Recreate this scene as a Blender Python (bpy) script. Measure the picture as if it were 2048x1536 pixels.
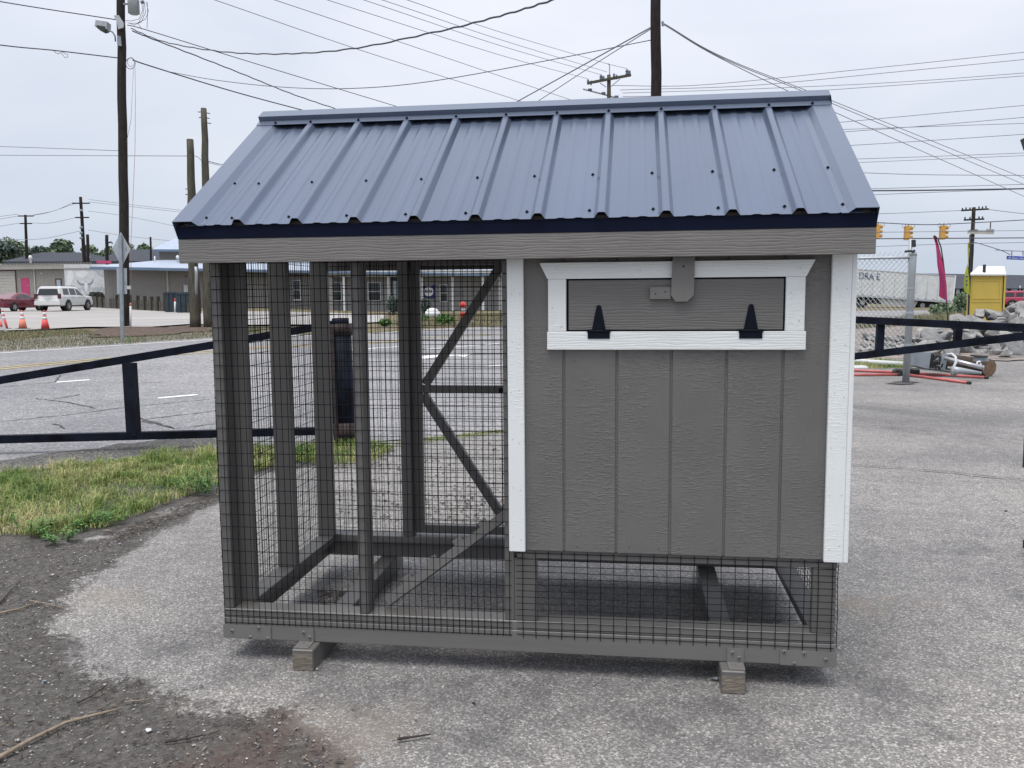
import bpy, bmesh, math, random
import numpy as np
from mathutils import Vector, Matrix, noise as mnoise

for o in list(bpy.data.objects):
    bpy.data.objects.remove(o)
SC = bpy.context.scene
COL = SC.collection
R = math.radians

# ------------------------------------------------------------------ camera
CAM = Vector((1.67762, -3.31276, 1.51190))
YAW, PITCH, ROLL, FPX = 0.138453, 0.105232, -0.008684, 1750.0
_f = Vector((-math.sin(YAW) * math.cos(PITCH), math.cos(YAW) * math.cos(PITCH), -math.sin(PITCH)))
_r0 = Vector((math.cos(YAW), math.sin(YAW), 0))
_u0 = _r0.cross(_f)
RT = _r0 * math.cos(ROLL) + _u0 * math.sin(ROLL)
UP = -_r0 * math.sin(ROLL) + _u0 * math.cos(ROLL)
FW = _f
cd = bpy.data.cameras.new('camera')
cam = bpy.data.objects.new('camera', cd)
COL.objects.link(cam)
cd.sensor_width = 36.0
cd.lens = FPX / 2048 * 36.0
cd.clip_start, cd.clip_end = 0.05, 3000
m = Matrix.Identity(4)
for i in range(3):
    m[i][0], m[i][1], m[i][2], m[i][3] = RT[i], UP[i], -FW[i], CAM[i]
cam.matrix_world = m
SC.camera = cam

# ------------------------------------------------------------------ sky, sun, exposure
SUN_EL, SUN_AZ = R(73), R(205)          # azimuth: clockwise from +Y, so the sun stands behind the viewer
SC.world = bpy.data.worlds.new('World')
SC.world.use_nodes = True
nt = SC.world.node_tree
nt.nodes.clear()
wo = nt.nodes.new('ShaderNodeOutputWorld')
sky = nt.nodes.new('ShaderNodeTexSky')
sky.sky_type = 'NISHITA'
sky.sun_disc = False
sky.sun_elevation = SUN_EL
sky.sun_rotation = SUN_AZ
sky.dust_density = 3.0
bg1 = nt.nodes.new('ShaderNodeBackground')
bg1.inputs['Strength'].default_value = 0.08
nt.links.new(sky.outputs[0], bg1.inputs[0])
tc = nt.nodes.new('ShaderNodeTexCoord')
sep = nt.nodes.new('ShaderNodeSeparateXYZ')
nt.links.new(tc.outputs['Generated'], sep.inputs[0])
mp = nt.nodes.new('ShaderNodeMapping')
mp.inputs['Scale'].default_value = (1.0, 1.0, 3.2)
nt.links.new(tc.outputs['Generated'], mp.inputs[0])
cn = nt.nodes.new('ShaderNodeTexNoise')
cn.inputs['Scale'].default_value = 2.1
cn.inputs['Detail'].default_value = 5
cn.inputs['Roughness'].default_value = 0.45
cn.inputs['Distortion'].default_value = 0.4
nt.links.new(mp.outputs[0], cn.inputs['Vector'])
grad = nt.nodes.new('ShaderNodeValToRGB')      # overcast: a little brighter towards the zenith
grad.color_ramp.elements[0].position = 0.0
grad.color_ramp.elements[0].color = (0.335, 0.372, 0.425, 1)
grad.color_ramp.elements[1].position = 0.9
grad.color_ramp.elements[1].color = (0.65, 0.675, 0.73, 1)
e = grad.color_ramp.elements.new(0.30)
e.color = (0.468, 0.486, 0.532, 1)
nt.links.new(sep.outputs['Z'], grad.inputs[0])
cr = nt.nodes.new('ShaderNodeValToRGB')
cr.color_ramp.elements[0].position = 0.3
cr.color_ramp.elements[0].color = (0.84, 0.865, 0.905, 1)
cr.color_ramp.elements[1].position = 0.72
cr.color_ramp.elements[1].color = (1.07, 1.06, 1.05, 1)
nt.links.new(cn.outputs[0], cr.inputs[0])
mulc = nt.nodes.new('ShaderNodeMix')
mulc.data_type = 'RGBA'
mulc.blend_type = 'MULTIPLY'
mulc.inputs['Factor'].default_value = 1
nt.links.new(grad.outputs[0], mulc.inputs[6])
nt.links.new(cr.outputs[0], mulc.inputs[7])
bg2 = nt.nodes.new('ShaderNodeBackground')
nt.links.new(mulc.outputs[2], bg2.inputs[0])
bg2.inputs['Strength'].default_value = 1.0
mx = nt.nodes.new('ShaderNodeMixShader')
mx.inputs[0].default_value = 0.95
nt.links.new(bg1.outputs[0], mx.inputs[1])
nt.links.new(bg2.outputs[0], mx.inputs[2])
nt.links.new(mx.outputs[0], wo.inputs[0])
sl = bpy.data.lights.new('sun', 'SUN')
sl.energy = 1.5
sl.angle = R(40)
sl.color = (1.0, 0.96, 0.9)
so = bpy.data.objects.new('sun', sl)
COL.objects.link(so)
sd = Vector((math.sin(SUN_AZ) * math.cos(SUN_EL), math.cos(SUN_AZ) * math.cos(SUN_EL), math.sin(SUN_EL)))
so.rotation_euler = sd.to_track_quat('Z', 'Y').to_euler()
so.location = (0, -20, 30)
vs = SC.view_settings
vs.view_transform = 'Standard'
vs.look = 'None'
vs.exposure = 0.95
vs.gamma = 1.0
vs.use_curve_mapping = False
SC.cycles.max_bounces = 6
SC.cycles.transparent_max_bounces = 12

# ------------------------------------------------------------------ pixel <-> world helpers (photo pixels, 2048 x 1536)
def PX(x, y, d):
    return CAM + (FW + RT * ((x - 1024) / FPX) - UP * ((y - 768) / FPX)) * d

def sstep(a, b, t):
    t = min(1, max(0, (t - a) / (b - a)))
    return t * t * (3 - 2 * t)

_fh = Vector((-math.sin(YAW), math.cos(YAW)))
_rh = Vector((math.cos(YAW), math.sin(YAW)))

def hgt(x, y):
    dx, dy = x - CAM.x, y - CAM.y
    dep = dx * _fh.x + dy * _fh.y
    if dep < 8:
        return 0.0
    a = (dx * _rh.x + dy * _rh.y) / dep * FPX + 1024
    w = 1 - sstep(450, 820, a)
    return w * 0.26 * sstep(10, 20, dep) - (1 - w) * 0.40 * sstep(45, 95, dep)

def GP(x, y, off=0.0):
    """ground point under a photo pixel"""
    ray = FW + RT * ((x - 1024) / FPX) - UP * ((y - 768) / FPX)
    z = 0.0
    for _ in range(40):
        if ray.z > -1e-4:
            break
        t = (z - CAM.z) / ray.z
        p = CAM + ray * t
        z = 0.5 * z + 0.5 * hgt(p.x, p.y)
    p.z = hgt(p.x, p.y) + off
    return p

def GD(x, d, off=0.0):
    """ground point at depth d in the direction of photo column x"""
    p = PX(x, 768 - FPX * math.tan(PITCH), d)
    return Vector((p.x, p.y, hgt(p.x, p.y) + off))

# ------------------------------------------------------------------ materials
MATS = {}

def mat(name, col, rough=0.6, metal=0.0, var=0.12, vscale=6.0, bump=0.0, bscale=60.0, stretch=(1, 1, 1), spec=0.5, coat=0.0, col2=None, detail=4):
    if name in MATS:
        return MATS[name]
    mm = bpy.data.materials.new(name)
    mm.use_nodes = True
    t = mm.node_tree
    b = t.nodes['Principled BSDF']
    b.inputs['Roughness'].default_value = rough
    b.inputs['Metallic'].default_value = metal
    b.inputs['Specular IOR Level'].default_value = spec
    b.inputs['Coat Weight'].default_value = coat
    tcn = t.nodes.new('ShaderNodeTexCoord')
    mpn = t.nodes.new('ShaderNodeMapping')
    mpn.inputs['Scale'].default_value = stretch
    t.links.new(tcn.outputs['Object'], mpn.inputs[0])
    nz = t.nodes.new('ShaderNodeTexNoise')
    nz.inputs['Scale'].default_value = vscale
    nz.inputs['Detail'].default_value = detail
    t.links.new(mpn.outputs[0], nz.inputs['Vector'])
    rp = t.nodes.new('ShaderNodeValToRGB')
    rp.color_ramp.elements[0].position = 0.3
    rp.color_ramp.elements[1].position = 0.7
    c2 = col2 if col2 else tuple(c * (1 + var) for c in col)
    c1 = col if col2 else tuple(c * (1 - var) for c in col)
    rp.color_ramp.elements[0].color = (*c1, 1)
    rp.color_ramp.elements[1].color = (*c2, 1)
    t.links.new(nz.outputs[0], rp.inputs[0])
    t.links.new(rp.outputs[0], b.inputs['Base Color'])
    if bump:
        n2 = t.nodes.new('ShaderNodeTexNoise')
        n2.inputs['Scale'].default_value = bscale
        n2.inputs['Detail'].default_value = 5
        t.links.new(mpn.outputs[0], n2.inputs['Vector'])
        bp = t.nodes.new('ShaderNodeBump')
        bp.inputs['Strength'].default_value = bump
        bp.inputs['Distance'].default_value = 0.01
        t.links.new(n2.outputs[0], bp.inputs['Height'])
        t.links.new(bp.outputs[0], b.inputs['Normal'])
    MATS[name] = mm
    return mm

def N(t, kind, **kw):
    n = t.nodes.new(kind)
    for k, v in kw.items():
        if k in n.inputs:
            n.inputs[k].default_value = v
        else:
            setattr(n, k, v)
    return n

def ramp(t, src, stops):
    r = t.nodes.new('ShaderNodeValToRGB')
    els = r.color_ramp.elements
    els[0].position, els[0].color = stops[0][0], (*stops[0][1], 1)
    els[1].position, els[1].color = stops[-1][0], (*stops[-1][1], 1)
    for p, c in stops[1:-1]:
        els.new(p).color = (*c, 1)
    t.links.new(src, r.inputs[0])
    return r.outputs[0]

def mixc(t, fac, a, b, mode='MIX'):
    n = t.nodes.new('ShaderNodeMix')
    n.data_type = 'RGBA'
    n.blend_type = mode
    for v, i in ((fac, 0), (a, 6), (b, 7)):
        if isinstance(v, bpy.types.NodeSocket):
            t.links.new(v, n.inputs[i])
        else:
            n.inputs[i].default_value = v if i == 0 else (*v, 1)
    return n.outputs[2]

def mth(t, op, a, b=None, clamp=False):
    n = t.nodes.new('ShaderNodeMath')
    n.operation = op
    n.use_clamp = clamp
    for i, v in enumerate((a, b)):
        if v is None:
            continue
        if isinstance(v, bpy.types.NodeSocket):
            t.links.new(v, n.inputs[i])
        else:
            n.inputs[i].default_value = v
    return n.outputs[0]

def fresh(name, rough=0.7, spec=0.5):
    mm = bpy.data.materials.new(name)
    mm.use_nodes = True
    t = mm.node_tree
    b = t.nodes['Principled BSDF']
    b.inputs['Roughness'].default_value = rough
    b.inputs['Specular IOR Level'].default_value = spec
    MATS[name] = mm
    tcn = t.nodes.new('ShaderNodeTexCoord')
    return mm, t, b, tcn.outputs['Object']

def scaled(t, vec, s, rot=(0, 0, 0), loc=(0, 0, 0)):
    n = t.nodes.new('ShaderNodeMapping')
    n.inputs['Scale'].default_value = s
    n.inputs['Rotation'].default_value = rot
    n.inputs['Location'].default_value = loc
    t.links.new(vec, n.inputs[0])
    return n.outputs[0]

def noise_n(t, vec, scale, detail=4, rough=0.5, dist=0.0):
    n = t.nodes.new('ShaderNodeTexNoise')
    n.inputs['Scale'].default_value = scale
    n.inputs['Detail'].default_value = detail
    n.inputs['Roughness'].default_value = rough
    n.inputs['Distortion'].default_value = dist
    t.links.new(vec, n.inputs['Vector'])
    return n.outputs[0]

def bump_n(t, b, height, strength, dist):
    bp = t.nodes.new('ShaderNodeBump')
    bp.inputs['Strength'].default_value = strength
    bp.inputs['Distance'].default_value = dist
    t.links.new(height, bp.inputs['Height'])
    t.links.new(bp.outputs[0], b.inputs['Normal'])

def grain_mat(name, col, axis='Z', rough=0.55, strength=0.55, var=0.05, ticks=True):
    """painted embossed wood siding; axis is the grain direction"""
    mm, t, b, oc = fresh(name, rough, 0.45)
    gi = t.nodes.new('ShaderNodeNewGeometry')
    ri = t.nodes.new('ShaderNodeObjectInfo')
    off = t.nodes.new('ShaderNodeVectorMath')
    off.operation = 'ADD'
    t.links.new(oc, off.inputs[0])
    cmb = t.nodes.new('ShaderNodeCombineXYZ')
    for i in range(3):
        t.links.new(mth(t, 'MULTIPLY', ri.outputs['Random'], 7.3 + i), cmb.inputs[i])
    t.links.new(cmb.outputs[0], off.inputs[1])
    v = off.outputs[0]
    along, across = 2.2, 26.0
    s = {'Z': (across, across, along), 'X': (along, across, across), 'Y': (across, along, across)}[axis]
    g = noise_n(t, scaled(t, v, s), 3.0, 6, 0.6, 1.6)
    if ticks:
        s2 = {'Z': (16, 16, 95), 'X': (95, 16, 16), 'Y': (16, 95, 16)}[axis]
        tk = noise_n(t, scaled(t, v, s2), 1.7, 3, 0.55, 0.6)
        tk = ramp(t, tk, [(0.50, (0, 0, 0)), (0.62, (1, 1, 1))])
        ms = ramp(t, noise_n(t, scaled(t, v, (5, 5, 2.0)), 1.6, 2), [(0.42, (0, 0, 0)), (0.58, (1, 1, 1))])
        hsum = mth(t, 'ADD', mth(t, 'MULTIPLY', g, 0.9), mth(t, 'MULTIPLY', mth(t, 'MULTIPLY', tk, ms), 0.7))
    else:
        w = t.nodes.new('ShaderNodeTexWave')
        w.wave_type = 'BANDS'
        w.bands_direction = 'Z' if axis == 'X' else 'X'
        w.inputs['Scale'].default_value = 30
        w.inputs['Distortion'].default_value = 9
        w.inputs['Detail'].default_value = 3
        w.inputs['Detail Scale'].default_value = 1.4
        s3 = {'X': (0.12, 1, 1), 'Z': (1, 1, 0.12), 'Y': (1, 0.12, 1)}[axis]
        t.links.new(scaled(t, v, s3), w.inputs['Vector'])
        wv = ramp(t, w.outputs[1], [(0.0, (0, 0, 0)), (0.32, (0.85, 0.85, 0.85)), (1.0, (1, 1, 1))])
        hsum = mth(t, 'ADD', mth(t, 'MULTIPLY', wv, 0.8), mth(t, 'MULTIPLY', g, 0.4))
    blot = noise_n(t, scaled(t, v, (1, 1, 1)), 5, 3)
    c = ramp(t, blot, [(0.3, tuple(x * (1 - var) for x in col)), (0.7, tuple(x * (1 + var) for x in col))])
    t.links.new(c, b.inputs['Base Color'])
    bump_n(t, b, hsum, strength, 0.004)
    return mm

TAUPE = (0.136, 0.130, 0.1255)
grain_mat('siding_paint', TAUPE, 'Z', 0.45, 0.6, 0.07, True)
grain_mat('door_paint', (0.138, 0.133, 0.129), 'X', 0.5, 0.45, 0.05, False)
grain_mat('fascia_paint', (0.166, 0.158, 0.149), 'X', 0.55, 0.36, 0.08, False)
grain_mat('white_paint', (0.74, 0.765, 0.765), 'X', 0.5, 0.32, 0.03, False)
grain_mat('white_paint_upright', (0.74, 0.765, 0.765), 'Z', 0.5, 0.35, 0.02, True)
mat('lumber_paint', (0.122, 0.117, 0.112), 0.44, 0, 0.05, 3, 0.10, 14, (3, 3, 0.6))
mat('lumber_paint_flat', (0.150, 0.144, 0.138), 0.42, 0, 0.06, 3, 0.10, 10, (0.6, 4, 4))
mat('bare_end', (0.17, 0.145, 0.118), 0.75, 0, 0.3, 22, 0.5, 40, (1, 1, 3))
mat('plate_paint', (0.157, 0.152, 0.146), 0.5, 0, 0.06, 8)
mat('mesh_black', (0.004, 0.005, 0.010), 0.6, 0, 0.2, 10, spec=0.12)
mat('hardware_black', (0.004, 0.006, 0.014), 0.5, 0, 0.2, 10, spec=0.15)
mat('eave_navy', (0.003, 0.006, 0.020), 0.6, 0, 0.15, 4, spec=0.1)
mat('underside', (0.10, 0.09, 0.08), 0.8, 0, 0.2, 6)
mat('roof_metal', (0.116, 0.146, 0.214), 0.26, 0.35, 0.08, 1.6, 0.05, 3, (1.4, 0.5, 0.5))
mat('roof_trim', (0.130, 0.160, 0.225), 0.26, 0.35, 0.05, 1.6, 0.04, 3)

# ------------------------------------------------------------------ mesh builder
class MB:
    def __init__(s):
        s.v, s.f, s.m = [], [], []

    def add(s, vs, fs, mi=0):
        n = len(s.v)
        s.v += [tuple(q) for q in vs]
        s.f += [tuple(i + n for i in f) for f in fs]
        s.m += [mi] * len(fs)
        return s

    def box(s, x0, x1, y0, y1, z0, z1, mi=0, M=None):
        vs = [Vector((x, y, z)) for x in (x0, x1) for y in (y0, y1) for z in (z0, z1)]
        if M is not None:
            vs = [M @ q for q in vs]
        return s.add(vs, [(0, 1, 3, 2), (4, 6, 7, 5), (0, 4, 5, 1), (2, 3, 7, 6), (0, 2, 6, 4), (1, 5, 7, 3)], mi)

    def cbox(s, x0, x1, y0, y1, z0, z1, c=0.003, mi=0):
        """box with chamfered edges"""
        bm = bmesh.new()
        bmesh.ops.create_cube(bm, size=1)
        for q in bm.verts:
            q.co = Vector(((x0 + x1) / 2 + q.co.x * (x1 - x0), (y0 + y1) / 2 + q.co.y * (y1 - y0), (z0 + z1) / 2 + q.co.z * (z1 - z0)))
        bmesh.ops.bevel(bm, geom=bm.edges[:], offset=c, segments=1, affect='EDGES')
        bm.verts.index_update()
        s.add([q.co for q in bm.verts], [[q.index for q in f.verts] for f in bm.faces], mi)
        bm.free()
        return s

    def beam(s, a, b, w, h, up=(0, 0, 1), mi=0):
        """box bar from a to b; w across, h along up"""
        a, b = Vector(a), Vector(b)
        d = (b - a).normalized()
        u = Vector(up)
        sd_ = d.cross(u)
        if sd_.length < 1e-5:
            sd_ = d.cross(Vector((0, 1, 0)))
        sd_.normalize()
        u = sd_.cross(d)
        vs = [p + sd_ * (i * w / 2) + u * (j * h / 2) for p in (a, b) for i in (-1, 1) for j in (-1, 1)]
        return s.add(vs, [(0, 1, 3, 2), (4, 6, 7, 5), (0, 4, 5, 1), (2, 3, 7, 6), (0, 2, 6, 4), (1, 5, 7, 3)], mi)

    def tube(s, pts, r, n=6, mi=0, r1=None, caps=True):
        pts = [Vector(p) for p in pts]
        k = len(pts)
        vs, fs = [], []
        prev = None
        for i, p in enumerate(pts):
            d = (pts[min(i + 1, k - 1)] - pts[max(i - 1, 0)]).normalized()
            a = prev if prev is not None else (Vector((0, 0, 1)) if abs(d.z) < 0.9 else Vector((1, 0, 0)))
            a = (a - d * a.dot(d)).normalized()
            prev = a
            b_ = d.cross(a)
            rr = r if r1 is None else r + (r1 - r) * i / max(1, k - 1)
            for j in range(n):
                t = 2 * math.pi * j / n
                vs.append(p + (a * math.cos(t) + b_ * math.sin(t)) * rr)
        for i in range(k - 1):
            for j in range(n):
                fs.append((i * n + j, i * n + (j + 1) % n, (i + 1) * n + (j + 1) % n, (i + 1) * n + j))
        if caps:
            fs.append(tuple(range(n - 1, -1, -1)))
            fs.append(tuple((k - 1) * n + j for j in range(n)))
        return s.add(vs, fs, mi)

    def lathe(s, prof, c=(0, 0, 0), n=16, mi=0):
        c = Vector(c)
        vs, fs = [], []
        for r, z in prof:
            for j in range(n):
                t = 2 * math.pi * j / n
                vs.append(c + Vector((r * math.cos(t), r * math.sin(t), z)))
        for i in range(len(prof) - 1):
            for j in range(n):
                fs.append((i * n + j, i * n + (j + 1) % n, (i + 1) * n + (j + 1) % n, (i + 1) * n + j))
        fs.append(tuple(range(n - 1, -1, -1)))
        fs.append(tuple((len(prof) - 1) * n + j for j in range(n)))
        return s.add(vs, fs, mi)

    def prism(s, poly, ext, mi=0):
        """closed outline (3-D points) pushed along ext"""
        ext = Vector(ext)
        k = len(poly)
        vs = [Vector(p) for p in poly] + [Vector(p) + ext for p in poly]
        fs = [tuple(range(k - 1, -1, -1)), tuple(range(k, 2 * k))]
        for i in range(k):
            j = (i + 1) % k
            fs.append((i, j, k + j, k + i))
        return s.add(vs, fs, mi)

    def build(s, name, mats, parent=None, smooth=False, base=None):
        me = bpy.data.meshes.new(name)
        vs = s.v
        if base is not None:
            b0 = Vector(base)
            vs = [Vector(q) - b0 for q in vs]
        me.from_pydata([tuple(q) for q in vs], [], s.f)
        ms = mats if isinstance(mats, (list, tuple)) else [mats]
        for q in ms:
            me.materials.append(MATS[q])
        if len(ms) > 1:
            me.polygons.foreach_set('material_index', s.m)
        if smooth:
            me.polygons.foreach_set('use_smooth', [True] * len(me.polygons))
        bm = bmesh.new()
        bm.from_mesh(me)
        bmesh.ops.recalc_face_normals(bm, faces=bm.faces[:])
        bm.to_mesh(me)
        bm.free()
        me.update()
        o = bpy.data.objects.new(name, me)
        COL.objects.link(o)
        if base is not None:
            o.location = base
        if parent is not None:
            o.parent = parent
            pl = Vector((0, 0, 0))
            q = parent
            while q is not None:
                pl += q.location
                q = q.parent
            o.location = Vector(o.location) - pl if base is not None else -pl
        return o

def tag(o, label=None, cat=None, group=None, kind=None):
    if label:
        o['label'] = label
    if cat:
        o['category'] = cat
    if group:
        o['group'] = group
    if kind:
        o['kind'] = kind
    return o

def thing(name, label, cat, loc, group=None):
    o = bpy.data.objects.new(name, None)
    COL.objects.link(o)
    o.location = loc
    return tag(o, label, cat, group)

def copy_tree(o, parent=None):
    c = o.copy()
    COL.objects.link(c)
    c.parent = parent
    for ch in list(o.children):
        copy_tree(ch, c)
    return c

def sheet(name, mats, near, far, n=40, k=12, off=0.0, kind='structure', parent=None):
    """ground sheet between two polylines (world xy), draped on the terrain"""
    def res(pl, n):
        pl = [Vector((p[0], p[1])) for p in pl]
        L = [0]
        for a, b in zip(pl, pl[1:]):
            L.append(L[-1] + (b - a).length)
        out = []
        for i in range(n + 1):
            t = L[-1] * i / n
            for j in range(len(pl) - 1):
                if t <= L[j + 1] + 1e-9:
                    u = (t - L[j]) / max(1e-9, L[j + 1] - L[j])
                    out.append(pl[j].lerp(pl[j + 1], u))
                    break
        return out
    A, B = res(near, n), res(far, n)
    mb = MB()
    vs, fs = [], []
    for i in range(n + 1):
        for j in range(k + 1):
            p = A[i].lerp(B[i], j / k)
            vs.append((p.x, p.y, hgt(p.x, p.y) + off))
    for i in range(n):
        for j in range(k):
            a = i * (k + 1) + j
            fs.append((a, a + 1, a + k + 2, a + k + 1))
    mb.add(vs, fs)
    o = mb.build(name, mats, parent)
    me = o.data
    if me.polygons[0].normal.z < 0:
        me.flip_normals()
    if kind:
        o['kind'] = kind
    return o

rng = random.Random(7)
# ================================================================== GROUND
def asphalt_mat(name, mean=0.20, stone=130.0, patch=0.7, dirt=False, contrast=1.0, cool=(1.02, 0.99, 0.965)):
    mm, t, b, oc = fresh(name, 0.85, 0.25)
    vo = N(t, 'ShaderNodeTexVoronoi')
    vo.inputs['Scale'].default_value = stone
    t.links.new(oc, vo.inputs['Vector'])
    sp = t.nodes.new('ShaderNodeSeparateColor')
    t.links.new(vo.outputs['Color'], sp.inputs[0])
    lo, hi = 1 - 0.62 * contrast, 1 + 1.5 * contrast
    c3 = lambda k: tuple(mean * k * q for q in cool)
    base = ramp(t, sp.outputs[0], [(0, c3(lo)), (0.45, c3(0.80)), (0.75, c3(1.1)), (0.93, c3(1.5)), (1, c3(hi))])
    vo2 = N(t, 'ShaderNodeTexVoronoi')
    vo2.inputs['Scale'].default_value = stone * 0.36
    t.links.new(oc, vo2.inputs['Vector'])
    sp2 = t.nodes.new('ShaderNodeSeparateColor')
    t.links.new(vo2.outputs['Color'], sp2.inputs[0])
    chip = mth(t, 'MULTIPLY', mth(t, 'GREATER_THAN', sp2.outputs[1], 0.90), mth(t, 'LESS_THAN', vo2.outputs['Distance'], 0.30))
    base = mixc(t, mth(t, 'MULTIPLY', chip, 0.45 * contrast), base, (0.42, 0.41, 0.40))
    p1 = noise_n(t, oc, patch, 5, 0.6, 0.3)
    base = mixc(t, 1.0, base, ramp(t, p1, [(0.3, (0.74, 0.74, 0.76)), (0.5, (1, 1, 1)), (0.72, (1.26, 1.24, 1.21))]), 'MULTIPLY')
    p2 = noise_n(t, oc, 9.0, 4, 0.6)
    p3 = noise_n(t, scaled(t, oc, (0.35, 1.0, 1), (0, 0, 0.5)), 0.9, 6, 0.7, 0.8)
    base = mixc(t, 1.0, base, ramp(t, p3, [(0.32, (0.87, 0.87, 0.88)), (0.48, (1, 1, 1)), (0.68, (1.09, 1.085, 1.08))]), 'MULTIPLY')
    base = mixc(t, 1.0, base, ramp(t, p2, [(0.3, (0.85, 0.85, 0.86)), (0.7, (1.13, 1.12, 1.11))]), 'MULTIPLY')
    if dirt:
        def attr(n):
            a = t.nodes.new('ShaderNodeAttribute')
            a.attribute_name = n
            return a.outputs['Fac']
        n1 = noise_n(t, oc, 3.2, 7, 0.68, 0.5)
        n2 = noise_n(t, oc, 45, 3, 0.6)
        jit = mth(t, 'ADD', mth(t, 'MULTIPLY', mth(t, 'SUBTRACT', n1, 0.5), 2.1), mth(t, 'MULTIPLY', mth(t, 'SUBTRACT', n2, 0.5), 0.8))
        def msk(n, lo_, hi_):
            return ramp(t, mth(t, 'ADD', attr(n), jit), [(lo_, (0, 0, 0)), (hi_, (1, 1, 1))])
        soil = ramp(t, noise_n(t, oc, 26, 7, 0.75), [(0.25, (0.022, 0.0205, 0.019)), (0.5, (0.060, 0.0555, 0.0515)), (0.72, (0.140, 0.131, 0.122))])
        base = mixc(t, mth(t, 'MULTIPLY', msk('dirt', 0.42, 0.62), 0.88), base, soil)
        redc = ramp(t, noise_n(t, oc, 30, 6, 0.7), [(0.3, (0.05, 0.033, 0.030)), (0.7, (0.13, 0.085, 0.072))])
        base = mixc(t, mth(t, 'MULTIPLY', msk('red', 0.48, 0.72), 0.55), base, redc)
        base = mixc(t, mth(t, 'MULTIPLY', msk('sand', 0.42, 0.80), 0.5), base, (0.235, 0.205, 0.175))
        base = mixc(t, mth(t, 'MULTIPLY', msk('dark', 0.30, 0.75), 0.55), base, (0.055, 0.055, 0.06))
    t.links.new(base, b.inputs['Base Color'])
    hh = mth(t, 'ADD', mth(t, 'MULTIPLY', vo.outputs['Distance'], -0.7), mth(t, 'MULTIPLY', noise_n(t, oc, 30, 5, 0.7), 1.2))
    bump_n(t, b, hh, 0.9 * min(1.0, contrast), 0.006)
    return mm

asphalt_mat('asphalt_lot', 0.222, 140, 0.5, True, 0.66)
asphalt_mat('asphalt_road', 0.235, 60, 0.25, False, 0.4, (0.985, 0.985, 1.02))
mm, t, b, oc = fresh('concrete', 0.85, 0.2)
c = ramp(t, noise_n(t, scaled(t, oc, (0.10, 0.45, 1)), 1.0, 6, 0.6), [(0.3, (0.26, 0.245, 0.235)), (0.55, (0.35, 0.335, 0.325)), (0.75, (0.39, 0.375, 0.365))])
t.links.new(c, b.inputs['Base Color'])
mm, t, b, oc = fresh('verge_turf', 0.95, 0.1)
n1 = noise_n(t, oc, 1.1, 7, 0.7)
c = ramp(t, n1, [(0.30, (0.060, 0.085, 0.032)), (0.43, (0.115, 0.115, 0.065)), (0.55, (0.175, 0.140, 0.100)), (0.7, (0.20, 0.155, 0.12))])
c = mixc(t, 1.0, c, ramp(t, noise_n(t, oc, 14, 5, 0.7), [(0.3, (0.6, 0.6, 0.6)), (0.7, (1.4, 1.4, 1.35))]), 'MULTIPLY')
t.links.new(c, b.inputs['Base Color'])
bump_n(t, b, n1, 0.6, 0.1)
mat('soil', (0.050, 0.042, 0.036), 0.95, 0, 0.5, 18, 0.8, 60, spec=0.1, detail=8)
mat('mulch', (0.105, 0.078, 0.065), 0.95, 0, 0.5, 9, 0.8, 30, spec=0.1, detail=8)
mat('dirt_tan', (0.21, 0.185, 0.17), 0.95, 0, 0.4, 2.5, 0.6, 20, spec=0.1, detail=8)
mat('line_white', (0.66, 0.66, 0.66), 0.7, 0, 0.12, 14, detail=8)
mat('line_yellow', (0.42, 0.32, 0.14), 0.7, 0, 0.15, 8)
mat('crack_dark', (0.06, 0.058, 0.058), 0.9, 0, 0.3, 12)

# terrain reaching the horizon
mb = MB()
rs = [0.5, 3, 6, 9, 12, 15, 18, 21, 24, 28, 33, 40, 48, 56, 65, 75, 85, 95, 110, 140, 200, 320, 600, 1200]
na = 180
vs_ = []
for r_ in rs:
    for j in range(na):
        a_ = 2 * math.pi * j / na
        x, y = CAM.x + r_ * math.sin(a_), CAM.y + r_ * math.cos(a_)
        vs_.append((x, y, hgt(x, y) - 0.02 - (0.06 if r_ < 20 else 0.0)))
fs_ = []
for i in range(len(rs) - 1):
    for j in range(na):
        fs_.append((i * na + j, i * na + (j + 1) % na, (i + 1) * na + (j + 1) % na, (i + 1) * na + j))
mb.add(vs_, fs_)
o = mb.build('ground', 'verge_turf')
o['kind'] = 'structure'
if o.data.polygons[0].normal.z < 0:
    o.data.flip_normals()

# the asphalt lot, finely gridded near the coop so that stains keep their own outlines
def pxpoly(pts):
    return np.array([[GP(x, y).x, GP(x, y).y] for x, y in pts])

def inside_dist(P, poly):
    x, y = P[:, 0], P[:, 1]
    ins = np.zeros(len(P), bool)
    dm = np.full(len(P), 1e9)
    for i in range(len(poly)):
        a, b2 = poly[i], poly[(i + 1) % len(poly)]
        cond = (a[1] > y) != (b2[1] > y)
        xi = a[0] + (y - a[1]) / (b2[1] - a[1] + 1e-12) * (b2[0] - a[0])
        ins ^= cond & (x < xi)
        ab = b2 - a
        tt = np.clip(((P - a) @ ab) / (ab @ ab + 1e-12), 0, 1)
        dm = np.minimum(dm, np.hypot(*(P - a - tt[:, None] * ab).T))
    return np.where(ins, dm, -dm)

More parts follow.
